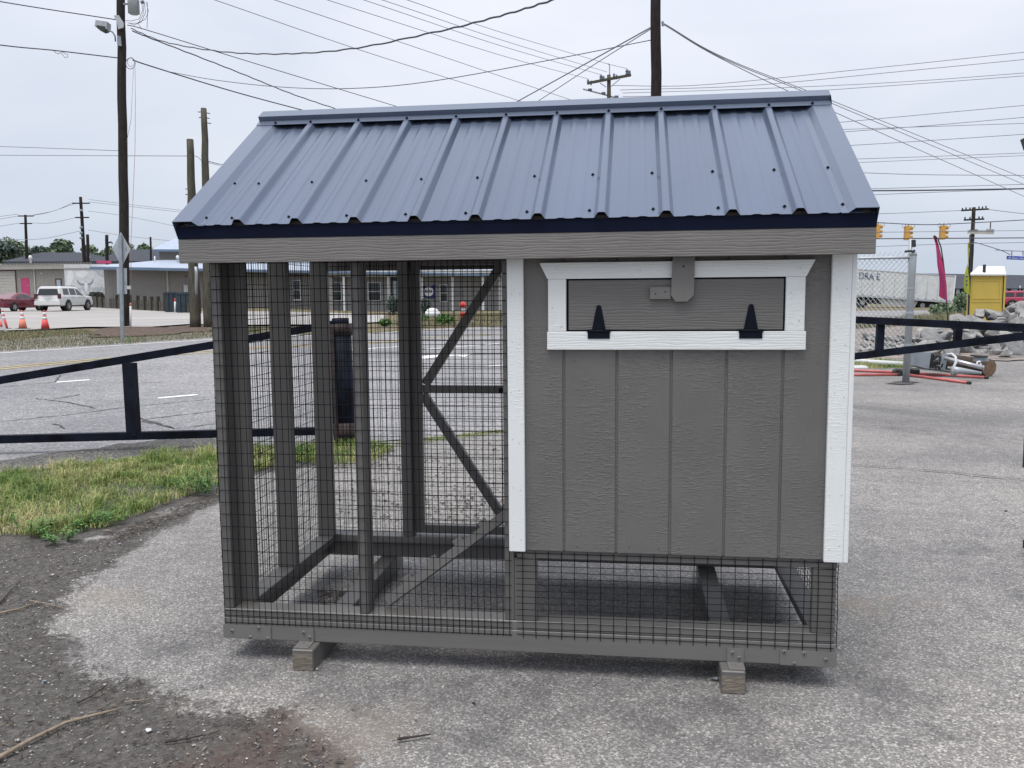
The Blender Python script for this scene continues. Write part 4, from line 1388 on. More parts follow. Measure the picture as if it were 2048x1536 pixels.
wire([(1303, 57, DD), (1190, 128, DD + 4), (1052, 218, DD + 9)], 1.8, 'wire_grey', 'thinner pale guy wire just below the thick one')
for k, (m1, e_) in enumerate((((1653, 197), (2060, 361)), ((1655, 203), (2060, 374)), ((1664, 222), (2060, 398)))):
    wire([(1326, 46 + k, DD), (1450, 116 + 2.5 * k, DD + 3), (m1[0], m1[1], DD + 10), (e_[0], e_[1], DD + 24)], 1.5, 'wire_grey', ['topmost', 'middle', 'lowest'][k] + ' of three wires falling steeply from the dark brown pole to the right', 'three wires falling right from the dark brown pole')
RG = 'level wires crossing the sky right of the roof'
RL = 'level wire right of the roof'
ORD = ['first', 'second', 'third', 'fourth', 'fifth', 'seventh', 'sixth', 'eighth', 'ninth', 'tenth', 'eleventh', 'twelfth', 'thirteenth']
for kk, (pts, w) in enumerate((([(1225, 171), (1400, 170), (1700, 141), (2100, 99)], 1.3), ([(1240, 180), (1500, 171), (1800, 143), (2100, 114)], 1.3), ([(1245, 186), (1500, 178), (1800, 164), (2100, 142)], 1.2), ([(1245, 193), (1500, 189), (1800, 170), (2100, 148)], 1.2),
               ([(1600, 252), (1676, 245), (1860, 228), (2100, 206)], 1.3), ([(1600, 262), (1683, 259), (1860, 253), (2100, 245)], 1.2), ([(1600, 271), (1685, 264), (1860, 251), (2100, 230)], 1.3), ([(1600, 297), (1699, 291), (1860, 281), (2100, 265)], 1.3),
               ([(1600, 321), (1712, 318), (1860, 313), (2100, 304)], 1.2), ([(1600, 329), (1717, 325), (1860, 319), (2100, 309)], 1.1), ([(1600, 341), (1725, 345.5), (1858, 349.5), (2100, 351)], 1.4), ([(1600, 381), (1742, 377.5), (1900, 373), (2100, 367)], 1.3),
               ([(1600, 394), (1746, 389.5), (1880, 384), (2100, 376)], 1.3))):
    wire([(x, y, 60) for x, y in pts], w, 'wire_grey', RL + ', ' + ORD[kk] + ' from the top at the edge', RG)
wire([(1600, 382, 50), (1742, 381.5, 50), (1900, 380, 50), (2100, 376.5, 50)], 3.0, 'wire_dark', 'boldest level cable right of the roof, just above the eave corner')
wire([(1600, 430, DR), (1758, 427.5, DR), (1923, 421, DR)], 1.2, 'wire_grey', 'faint level wire ending at the upper cross arm of the distant pole')
wire([(1977, 419, DR), (2100, 431, DR + 10)], 1.2, 'wire_grey', 'faint wire leaving the distant cross arms to the right')
wire([(1600, 440, 60), (1758, 445.5, 60), (1830, 449, 60), (1900, 448, 60), (2100, 437, 60)], 1.8, 'wire_dark', 'span wire that carries the yellow traffic signals')
wire([(1600, 466, 60), (1758, 464.5, 60), (2100, 460.5, 60)], 1.2, 'wire_grey', 'faint level wire behind the traffic signals')
wire([(1600, 478, 55), (1752, 477.5, 55), (2100, 475.5, 55)], 2.2, 'wire_dark', 'dark level cable at the feet of the traffic signals')
wire([(1600, 497, 62), (1752, 493, 62), (1900, 488, 62), (2100, 484, 62)], 1.2, 'wire_grey', 'faint level wire just above the chain link fence')
wire([(1945, 483, 70), (2000, 500, 66), (2020, 509, 62)], 1.5, 'wire_dark', 'slanting wire running down to the blue street name sign')
wire([(1990, 500, 62), (2030, 502, 62), (2100, 504, 62)], 1.3, 'wire_dark', 'span wire above the blue street name sign')
FG = 'faint far off wires at the left'
for pts in ([(-60, 447), (36, 432)], [(66, 431), (100, 424), (150, 407)], [(66, 430), (110, 421), (146, 405)], [(64, 446), (100, 446), (152, 435)], [(-60, 461), (40, 446)], [(0, 478), (80, 478), (160, 462)], [(178, 399), (260, 409), (368, 421)], [(178, 404), (260, 413), (368, 425)], [(176, 422), (250, 432), (350, 452)], [(-60, 440), (36, 428)], [(176, 460), (260, 473), (345, 482)]):
    wire([(x, y, 115) for x, y in pts], 0.9, 'wire_grey', 'faint far off wire strung between the poles at the left', FG)

# ------------------------------------------------------------------ left road sign, marker posts
sg = thing('warning_sign', 'back of a grey diamond road sign with a smaller plate below it', 'road sign', GP(245, 682))
dS = (GP(245, 682) - CAM).dot(FW)
MB().beam(GP(245, 682, -.05), PX(240.5, 470, dS), 0.085, 0.05, (0, 1, 0)).build('sign_post', 'galv_dark', sg)
MB().prism([PX(241.5, 464, dS + .05), PX(261, 498, dS + .05), PX(244, 533, dS + .05), PX(224.5, 498, dS + .05)], FW * 0.006).build('diamond_plate', 'sign_back', sg)
MB().prism([PX(233, 536.5, dS + .05), PX(253.5, 536.5, dS + .05), PX(254, 588, dS + .05), PX(234, 588, dS + .05)], FW * 0.006).build('lower_plate', 'sign_back', sg)
for x, y in ((251.5, 498), (250, 565)):
    MB().prism([PX(x - 1.2, y - 4, dS + .04), PX(x + 1.2, y - 4, dS + .04), PX(x + 1.2, y + 4, dS + .04), PX(x - 1.2, y + 4, dS + .04)], FW * 0.003).build('sticker', 'galv_dark', sg)
def marker(x, y0, y1, w, lb, m_, m2):
    b_ = GP(x, y0)
    d_ = (b_ - CAM).dot(FW)
    t_ = thing('marker_post', lb, 'marker post', b_)
    MB().tube([b_ - Vector((0, 0, .05)), PX(x, y1 + 6, d_)], w * d_ / FPX / 2, 8).build('post_tube', m_, t_, True)
    MB().tube([PX(x, y1 + 6, d_), PX(x, y1 + 1, d_), PX(x, y1, d_)], w * d_ / FPX / 2 * 1.02, 8, 0, w * d_ / FPX / 3).build('cap', m2, t_, True)
marker(261, 656, 606, 4.0, 'slim white marker post right of the tall pole base', 'white_dirty', 'cone_faded')
marker(350, 626, 597, 4.0, 'small white and red marker in front of the blue bins', 'white_dirty', 'hydrant_red')
# cross plate on the pole
MB().beam(PX(254, 575, DA - .35), PX(262, 575, DA - .35), 0.02, 0.13).build('pole_tag', 'white_dirty', pa)

# ------------------------------------------------------------------ traffic cones, barricade
def cone(x, y, lb, body, s_=1.0):
    b_ = GP(x, y, 0.03)
    t_ = thing('traffic_cone', lb, 'traffic cone', b_, 'traffic cones at the concrete lot')
    h_ = 0.66 * s_
    MB().cbox(b_.x - .19, b_.x + .19, b_.y - .19, b_.y + .19, b_.z, b_.z + .035, .01).build('base', 'plastic_dark', t_)
    def seg(z0, z1, nm, m_):
        f = lambda z: 0.145 + (0.030 - 0.145) * z / h_
        lathe_at(t_, [(f(z0), z0 + .034), (f(z1), z1 + .034)], b_, nm, m_, 16)
    seg(0, h_ * .50, 'cone_body', body)
    seg(h_ * .50, h_ * .66, 'collar', 'cone_white')
    seg(h_ * .66, h_ * .74, 'cone_body', body)
    seg(h_ * .74, h_ * .90, 'collar', 'cone_white')
    seg(h_ * .90, h_, 'cone_body', body)
    return t_
cone(8, 660, 'orange traffic cone nearest the left edge, beside the white barricade leg', 'cone_orange')
cone(46, 660, 'faded orange traffic cone in the middle of the row', 'cone_faded')
cone(91, 661, 'bright orange traffic cone at the right end of the row', 'cone_orange')
bc = thing('a_frame_barricade', 'white leaning barricade leg at the left picture edge', 'barricade', GP(-4, 664))
dB = (GP(-4, 664) - CAM).dot(FW)
MB().beam(PX(-6, 612, dB), PX(13, 666, dB), 0.05, 0.05, (0, 1, 0)).build('leg', 'white_dirty', bc)
MB().beam(PX(-8, 612, dB + .1), PX(-40, 666, dB + .1), 0.05, 0.05, (0, 1, 0)).build('leg', 'white_dirty', bc)
MB().beam(PX(-45, 655, dB - .03), PX(10, 657, dB - .03), 0.02, 0.10).build('rail', 'white_dirty', bc)
MB().beam(PX(-45, 622, dB - .03), PX(2, 622, dB - .03), 0.02, 0.16).build('rail', 'plastic_dark', bc)

# ------------------------------------------------------------------ buildings at left
def quad_wall(mb, x0, x1, yt0, yt1, d0, d1, zb, thick=0.3):
    """upright wall between two pixel columns with its top edge at pixels"""
    a, b2 = PX(x0, yt0, d0), PX(x1, yt1, d1)
    n_ = (b2 - a).cross(Vector((0, 0, 1))).normalized()
    if n_.dot(FW) < 0:
        n_ = -n_
    mb.prism([a, b2, Vector((b2.x, b2.y, zb)), Vector((a.x, a.y, zb))], n_ * thick)
    return a, b2, n_
def onw(a, b2, n_, u, z, o_=0.0):
    p = a.lerp(b2, u)
    return Vector((p.x, p.y, z)) - n_ * o_
def wrect(parent, a, b2, n_, u0, u1, z0, z1, nm, m_, o_=0.05, th=0.06):
    return MB().prism([onw(a, b2, n_, u0, z0, o_), onw(a, b2, n_, u1, z0, o_), onw(a, b2, n_, u1, z1, o_), onw(a, b2, n_, u0, z1, o_)], n_ * (th - 0.002)).build(nm, m_, parent)

wh = thing('warehouse', 'long low tan metal warehouse with a roll-up door and a magenta door', 'building', GD(60, 100))
mb = MB()
dW = 100
wa, wb, wn = quad_wall(mb, -260, 185, 530, 529, dW, dW - 4, -0.2, 0.3)
mb.build('wall', 'tan_siding', wh)
mb = MB()
nrib = 150
for k in range(nrib):
    u = k / nrib
    mb.prism([onw(wa, wb, wn, u, 1.2, .03), onw(wa, wb, wn, u + .0022, 1.2, .03), onw(wa, wb, wn, u + .0022, wa.z - .05, .03), onw(wa, wb, wn, u, wa.z - .05, .03)], wn * .028)
o = mb.build('wall_ribs', 'tan_siding', wh)
o['kind'] = 'stuff'
ru_ = lambda x: (x + 260) / 445.0
zw = lambda y: CAM.z + (583 - y) / FPX * dW
rf = [onw(wa, wb, wn, -.01, zw(527.5), .5), onw(wa, wb, wn, 1.01, zw(528), .5), onw(wa, wb, wn, 1.01, zw(518) + .0, -9), onw(wa, wb, wn, -.01, zw(516), -9)]
mb = MB().add(rf + [p - Vector((0, 0, .25)) for p in rf], [(0, 1, 2, 3), (7, 6, 5, 4), (0, 4, 5, 1), (1, 5, 6, 2), (2, 6, 7, 3), (3, 7, 4, 0)])
whr = mb.build('roof', 'roof_tan', wh)
for x_, y_, s_ in ((61, 521, .5), (177, 519.5, .4)):
    lathe_at(whr, [(.12, -.3), (.12, .2), (.3 * s_ + .1, .25), (.1, .6)], PX(x_, y_, dW + 3), 'vent', 'white_plain', 8)
wrect(wh, wa, wb, wn, ru_(-240), ru_(187), zw(533), zw(530), 'gutter', 'brown_dark', .12, .1)
gd = wrect(wh, wa, wb, wn, ru_(-48), ru_(34), 1.0, zw(535), 'roll_up_door', 'tan_light')
for k in range(9):
    z0 = 1.2 + k * .32
    wrect(gd, wa, wb, wn, ru_(-47), ru_(33.2), z0 + .02, z0 + .30, 'door_slat', 'tan_light', .085, .03)
for a_, b_, z0, z1 in ((33.8, 35.2, 1.0, zw(534)), (-49, 35.2, zw(535), zw(533.7))):
    wrect(wh, wa, wb, wn, ru_(a_), ru_(b_), z0, z1, 'door_trim', 'brown_dark', .1, .09)
md = wrect(wh, wa, wb, wn, ru_(44.5), ru_(60), 1.0, zw(548.5), 'door', 'magenta_paint', .06, .05)
md['label'] = 'magenta door'
wrect(md, wa, wb, wn, ru_(57.5), ru_(58.8), zw(565), zw(563), 'handle', 'rim_metal', .12, .06)
wrect(wh, wa, wb, wn, ru_(71), ru_(73), .9, zw(531), 'downspout', 'tan_light', .15, .1)
wd_ = wrect(wh, wa, wb, wn, ru_(111.5), ru_(124), 1.0, zw(550), 'door', 'brown_dark', .08, .07)
wrect(wd_, wa, wb, wn, ru_(114.5), ru_(122), zw(575), zw(553), 'pane', 'glass_light', .10, .02)
wrect(wh, wa, wb, wn, ru_(83), ru_(89), zw(541), zw(538.5), 'wall_vent', 'tan_light', .07, .06)
rs2 = thing('roof_sign', 'dark red panel on the roofline beside the leaning poles', 'sign', PX(210, 523, 96))
MB().prism([PX(193, 521, 96), PX(222, 521.5, 96), PX(222, 527, 96), PX(193, 526.5, 96)], FW * .1).build('panel', 'magenta_paint', rs2)

def hip_roof(lb, x0, x1, xr0, xr1, ye, yr, d, dep=14):
    t_ = thing('shingled_house', lb, 'house', GD((x0 + x1) / 2, d))
    e0, e1 = PX(x0, ye, d), PX(x1, ye, d)
    e2, e3 = e1 + FW * dep, e0 + FW * dep
    e2.z, e3.z = e1.z, e0.z
    r0_, r1_ = PX(xr0, yr, d), PX(xr1, yr, d)
    r0_ += FW * dep / 2
    r1_ += FW * dep / 2
    r0_.z, r1_.z = PX(xr0, yr, d).z + .2, PX(xr1, yr, d).z + .2
    MB().add([e0, e1, e2, e3, r0_, r1_], [(0, 1, 5, 4), (1, 2, 5), (2, 3, 4, 5), (3, 0, 4), (3, 2, 1, 0)]).build('roof', 'shingle_dark', t_)
    mb = MB()
    w0, w1 = e0.lerp(e1, .03), e0.lerp(e1, .97)
    mb.prism([Vector((w0.x, w0.y, -.5)), Vector((w1.x, w1.y, -.5)), w1 - Vector((0, 0, .02)), w0 - Vector((0, 0, .02))], FW * (dep - 1))
    mb.build('wall', 'wall_dark', t_)
hip_roof('dark shingled hip roof behind the warehouse, in front of the trees', 2, 178, 32, 130, 523, 503.5, 128)
hip_roof('dark shingled hip roof behind the diamond sign', 176, 322, 212, 300, 522, 497, 122)

# trailer with the printed longhorn
mt = thing('printed_trailer', 'white box trailer with a faded longhorn cattle print, behind the white SUV', 'trailer', GD(168, 88))
mb = MB()
ma, mbb, mn = quad_wall(mb, 127.5, 222, 528.5, 529, 88, 88, 1.0, 2.4)
mb.build('box', 'white_dirty', mt)
mu = lambda x: (x - 127.5) / 94.5
mz = lambda y: CAM.z + (583 - y) / FPX * 88
wrect(mt, ma, mbb, mn, 0, 1, mz(531.5), mz(528.5), 'top_rail', 'roof_tan', .06, .05)
wrect(mt, ma, mbb, mn, 0, 1, mz(584.5), mz(580), 'bottom_rail', 'galv', .06, .05)
def mprint(pts, m_='print_grey', nm='print', o_=.012):
    MB().prism([onw(ma, mbb, mn, mu(x), mz(y), o_) for x, y in pts], mn * .008).build(nm, m_, mt)
mprint([(152.5, 550.5), (155, 556), (160, 559.5), (166, 560), (166, 562.5), (159, 563), (154, 559), (151.8, 553)], 'print_dark')
mprint([(184, 549), (182.5, 555), (178, 559), (173, 560), (173, 562.5), (179, 562.5), (183.5, 558), (184.8, 552)], 'print_dark')
mprint([(166.5, 558.5), (172.5, 558.5), (173, 566), (171.5, 575), (167.5, 575), (166, 566)], 'white_plain')
mprint([(160, 562), (166, 563), (167, 574), (163, 575), (160, 568)], 'print_grey')
mprint([(173, 563), (179, 562), (179, 568), (176, 575), (172, 574)], 'print_grey')
mprint([(135, 533), (143, 532), (147, 545), (140, 560), (136, 570), (131, 560)], 'white_plain')
mprint([(150, 536), (170, 533), (176, 540), (165, 549), (152, 546)], 'white_plain', o_=.014)
mprint([(188, 534), (206, 534), (206, 548), (196, 543)], 'print_grey')
mprint([(153, 568), (160, 567.5), (160, 573), (153, 573)], 'print_grey')
mprint([(181, 567.5), (200, 567), (200, 573), (181, 573)], 'print_grey')
mprint([(199, 563), (207, 570), (208, 577), (203, 575)], 'print_grey', o_=.016)
for k in range(9):
    wrect(mt, ma, mbb, mn, mu(131 + k * 8.8), mu(133 + k * 8.8), mz(577.5), mz(576.5), 'marker_lamp', 'print_dark', .016, .01)
for x in (186, 196):
    q = PX(x, 592, 87.6)
    MB().tube([q, q + FW * .35], 0.45, 14).build('wheel', 'tyre', mt, True)

# taupe store with porch
st_ = thing('store_building', 'long taupe metal store with pale blue roof, porch and white columns', 'building', GD(600, 70))
D0, D1 = 80.0, 92.0
mb = MB()
sa, sb, sn = quad_wall(mb, 207, 1120, 534, 551, D0, D1, -1.2, 0.3)
mb.build('wall', 'taupe_siding', st_)
Ls = (sb - sa).length
def su(x):
    # parameter along the wall whose projection falls on pixel column x
    lo, hi = 0.0, 1.0
    for _ in range(40):
        mid = (lo + hi) / 2
        p = sa.lerp(sb, mid) - CAM
        if 1024 + FPX * p.dot(RT) / p.dot(FW) < x:
            lo = mid
        else:
            hi = mid
    return lo
def sz(x, y):
    p = sa.lerp(sb, su(x))
    d_ = (Vector((p.x, p.y, 1)) - CAM).dot(FW)
    return PX(x, y, d_).z
def srect(x0, x1, y0, y1, nm, m_, o_=.05, th=.06, parent=None):
    u0, u1 = su(x0), su(x1)
    zl0, zl1 = sz(x0, y1), sz(x1, y1)
    zh0, zh1 = sz(x0, y0), sz(x1, y0)
    return MB().prism([onw(sa, sb, sn, u0, (zl0 + zl1) / 2, o_), onw(sa, sb, sn, u1, (zl0 + zl1) / 2, o_), onw(sa, sb, sn, u1, (zh0 + zh1) / 2, o_), onw(sa, sb, sn, u0, (zh0 + zh1) / 2, o_)], sn * (th - .002)).build(nm, m_, parent or st_)
mb = MB()
k = 0
while True:
    u = k * 0.30 / Ls
    if u > su(700):
        break
    mb.prism([onw(sa, sb, sn, u, -.5, .035), onw(sa, sb, sn, u + .09 / Ls, -.5, .035), onw(sa, sb, sn, u + .09 / Ls, sa.z - .1, .035), onw(sa, sb, sn, u, sa.z - .1, .035)], sn * .033)
    k += 1
o = mb.build('wall_ribs', 'taupe_siding', st_)
o['kind'] = 'stuff'
# pale metal roof
ov = 1.6
zr = sa.z
rr0, rr1 = onw(sa, sb, sn, -.02, sa.z + .02, ov), onw(sa, sb, sn, 1.0, sb.z + .02, ov)
rr2, rr3 = onw(sa, sb, sn, 1.0, sb.z + 1.55, -9), onw(sa, sb, sn, .10, sa.z + 1.0, -9)
rv = [rr0, rr1, rr2, rr3]
roof2 = MB().add(rv + [p - Vector((0, 0, .06)) for p in rv], [(0, 1, 2, 3), (7, 6, 5, 4), (0, 4, 5, 1), (1, 5, 6, 2), (2, 6, 7, 3), (3, 7, 4, 0)]).build('roof', 'roof_pale', st_)
MB().prism([rr0 - Vector((0, 0, .05)), rr1 - Vector((0, 0, .05)), rr1 - Vector((0, 0, .27)), rr0 - Vector((0, 0, .27))], -sn * .08).build('eave_trim', 'roof_blue_edge', st_)
for x, y in ((309.5, 517), (355.5, 521)):
    q = PX(x, y, D0 + 6)
    lathe_at(roof2, [(.09, -.4), (.09, .28), (.17, .30), (.15, .50), (.04, .62)] if x > 320 else [(.07, -.4), (.07, .32)], q - Vector((0, 0, .1)), 'vent', 'white_plain', 8)
# upper storey block
dU = 90.0
mb = MB()
ua, ub_, un = quad_wall(mb, 318, 700, 500, 502, dU, dU + 8, 2.0, .3)
mb.build('upper_wall', 'taupe_siding', st_)
e0, e1 = PX(304, 498.5, dU - 1.2), PX(720, 500, dU + 8)
p0_, p1_ = PX(372, 466, dU + 4), PX(640, 470, dU + 12)
e2, e3 = e1 + FW * 14, e0 + FW * 12
e2.z, e3.z = e1.z, e0.z
MB().add([e0, e1, e2, e3, p0_, p1_], [(0, 1, 5, 4), (1, 2, 5), (2, 3, 4, 5), (3, 0, 4), (3, 2, 1, 0)]).build('upper_roof', 'roof_pale', st_)
MB().beam(e0 - Vector((0, 0, .12)), e1 - Vector((0, 0, .12)), .12, .22).build('eave_trim', 'roof_blue_edge', st_)
srect(332, 335.5, 537, 604, 'downspout', 'tan_light', .14, .1)
srect(322, 326, 534, 539, 'wall_lamp', 'white_plain', .3, .2)
srect(366, 374, 570, 584, 'meter_box', 'white_dirty', .25, .2)
srect(369, 374, 552, 553.5, 'wall_vent', 'plastic_dark', .07, .05)
# porch front: light fascia beam, shaded grey board wall, columns, windows
srect(655, 1000, 541.5, 553.5, 'porch_beam', 'tan_light', 1.35, .25)
srect(655, 1000, 553, 628, 'porch_wall', 'grey_board', .10, .08)
for x in (685, 773.5, 838, 900.5, 959, 994):
    srect(x - 2.6, x + 2.6, 553.6, 627, 'column', 'white_plain', 1.30, .20)
def window(x0, x1, y0, y1, fm='white_plain', rows=2):
    w_ = srect(x0, x1, y0, y1, 'window', fm, .20, .09)
    h_ = (y1 - y0 - 3) / rows
    for r in range(rows):
        srect(x0 + 1.5, x1 - 1.5, y0 + 1.5 + r * h_, y0 + 1.0 + (r + 1) * h_ - .8, 'pane', 'glass_dark', .225, .02, w_)
window(584, 600, 560, 601)
window(657, 682, 564, 603)
window(734, 760, 564, 603)
window(878, 894, 569, 604)
srect(781, 800, 556, 626, 'shop_door', 'plastic_dark', .22, .1)
srect(784, 797, 562, 600, 'door_pane', 'glass_light', .245, .02)
srect(640, 662, 540, 626, 'porch_end', 'taupe_siding', 1.2, .2)
srect(655, 1000, 626, 632, 'porch_slab', 'white_dirty', 2.2, 1.8)
# round logo on the porch wall: navy corners behind a white disc with a dark ring
def sp(x, y, o_):
    return onw(sa, sb, sn, su(x), sz(x, y), o_)
cx0, cy0 = 855.5, 583
logo = MB().prism([sp(843, 569, .24), sp(850, 573, .24), sp(861, 573, .24), sp(868, 569, .24), sp(868.5, 597, .24), sp(860, 597, .24), sp(851, 595, .24), sp(843, 597, .24)], sn * .03).build('wall_logo', 'logo_blue', st_)
MB().prism([sp(cx0 + 11 * math.cos(k * math.pi / 12), cy0 + 11 * math.sin(k * math.pi / 12), .27) for k in range(24)], sn * .025).build('logo_ring', 'logo_blue', logo)
MB().prism([sp(cx0 + 9.5 * math.cos(k * math.pi / 12), cy0 + 9.5 * math.sin(k * math.pi / 12), .30) for k in range(24)], sn * .025).build('logo_disc', 'white_plain', logo)
for xx in (848, 851, 854, 857, 860):
    MB().prism([sp(xx, 579.5, .325), sp(xx + 1.8, 579.5, .325), sp(xx + 1.8, 585.5, .325), sp(xx, 585.5, .325)], sn * .02).build('logo_letter', 'logo_blue', logo)
for xx in (907, 910.2, 913.4, 916.6, 919.8, 923):
    srect(xx, xx + 2.2, 586, 590, 'wall_letter', 'print_dark', .2, .03)
for xx, yy, m_ in ((690, 574, 'magenta_paint'), (697, 574, 'print_dark'), (702, 574, 'print_dark'), (697, 585, 'print_dark')):
    srect(xx, xx + 3.5, yy, yy + (8 if yy > 580 else 5), 'wall_letter', m_, .2, .03)

# retaining wall of upright timbers
rw_ = thing('timber_retaining_wall', 'row of weathered upright timbers along the edge of the concrete lot', 'retaining wall', GP(290, 620))
ra_, rb_ = GP(178, 615), GP(400, 628)
rng = random.Random(11)
Lw = (rb_ - ra_).length
dirw = (rb_ - ra_).normalized()
nw = int(Lw / 0.26)
for k in range(nw):
    p = ra_ + dirw * (k * Lw / nw)
    pxx = 1024 + FPX * (p - CAM).dot(RT) / (p - CAM).dot(FW)
    yt = 593 + (pxx - 190) * 0.055 + (3 if 210 < pxx < 270 else 0) + rng.uniform(-.6, .6)
    if pxx > 250:
        yt = 600 + (pxx - 250) * .045 + rng.uniform(-.6, .6)
    zt_ = PX(pxx, yt, (p - CAM).dot(FW)).z
    mb = MB().box(-.128, .128, -.06, .06, -.1, zt_ - p.z)
    o = mb.build('timber', 'timber_old' if k % 3 else 'timber_dark', rw_)
    o.location = p - rw_.location
    o.rotation_euler = (0, rng.uniform(-.02, .02), math.atan2(dirw.y, dirw.x))
for pxx, yt in ((185, 584), (197, 585), (207, 586), (219, 587), (236, 590), (263, 590), (278, 591), (292, 592), (306, 593), (319, 593), (333, 585), (404, 580)):
    u_ = (pxx - 178) / 222
    lo, hi = 0., 1.
    for _ in range(30):
        mid = (lo + hi) / 2
        p = ra_.lerp(rb_, mid)
        if 1024 + FPX * (p - CAM).dot(RT) / (p - CAM).dot(FW) < pxx:
            lo = mid
        else:
            hi = mid
    p = ra_.lerp(rb_, lo) + FW * -.12
    p.z = ra_.lerp(rb_, lo).z
    zt_ = PX(pxx, yt, (p - CAM).dot(FW)).z
    o = MB().box(-.11, .11, -.11, .11, -.1, zt_ - p.z).build('wall_post', 'timber_dark', rw_)
    o.location = p - rw_.location
    o.rotation_euler = (0, rng.uniform(-.02, .02), math.atan2(dirw.y, dirw.x))
# blue bins behind the wall
for i, (x0, x1, yt, lb) in enumerate(((329, 352, 583.5, 'dark blue bin behind the timber wall, left of the pair'), (352, 377, 585, 'dark blue bin behind the timber wall, right of the pair'))):
    dd_ = 60 - i * 2
    p0_, p1_ = PX(x0, yt + 3, dd_), PX(x1, yt + 3, dd_)
    t_ = thing('waste_bin', lb, 'bin', GD((x0 + x1) / 2, dd_), 'blue bins')
    MB().prism([p0_, p1_, Vector((p1_.x, p1_.y, .1)), Vector((p0_.x, p0_.y, .1))], FW * .8).build('bin_body', 'bin_blue', t_)
    MB().prism([PX(x0 - .3, yt + 3, dd_ - .06), PX(x1 + .3, yt + 3, dd_ - .06), PX(x1, yt, dd_ - .06), PX(x0, yt, dd_ - .06)], FW * .95).build('bin_lid', 'bin_blue', t_)
    for k in (.3, .7):
        q = p0_.lerp(p1_, k) - FW * .03
        MB().beam(Vector((q.x, q.y, .3)), q, .06, .05, (0, 1, 0)).build('bin_rib', 'bin_blue', t_)
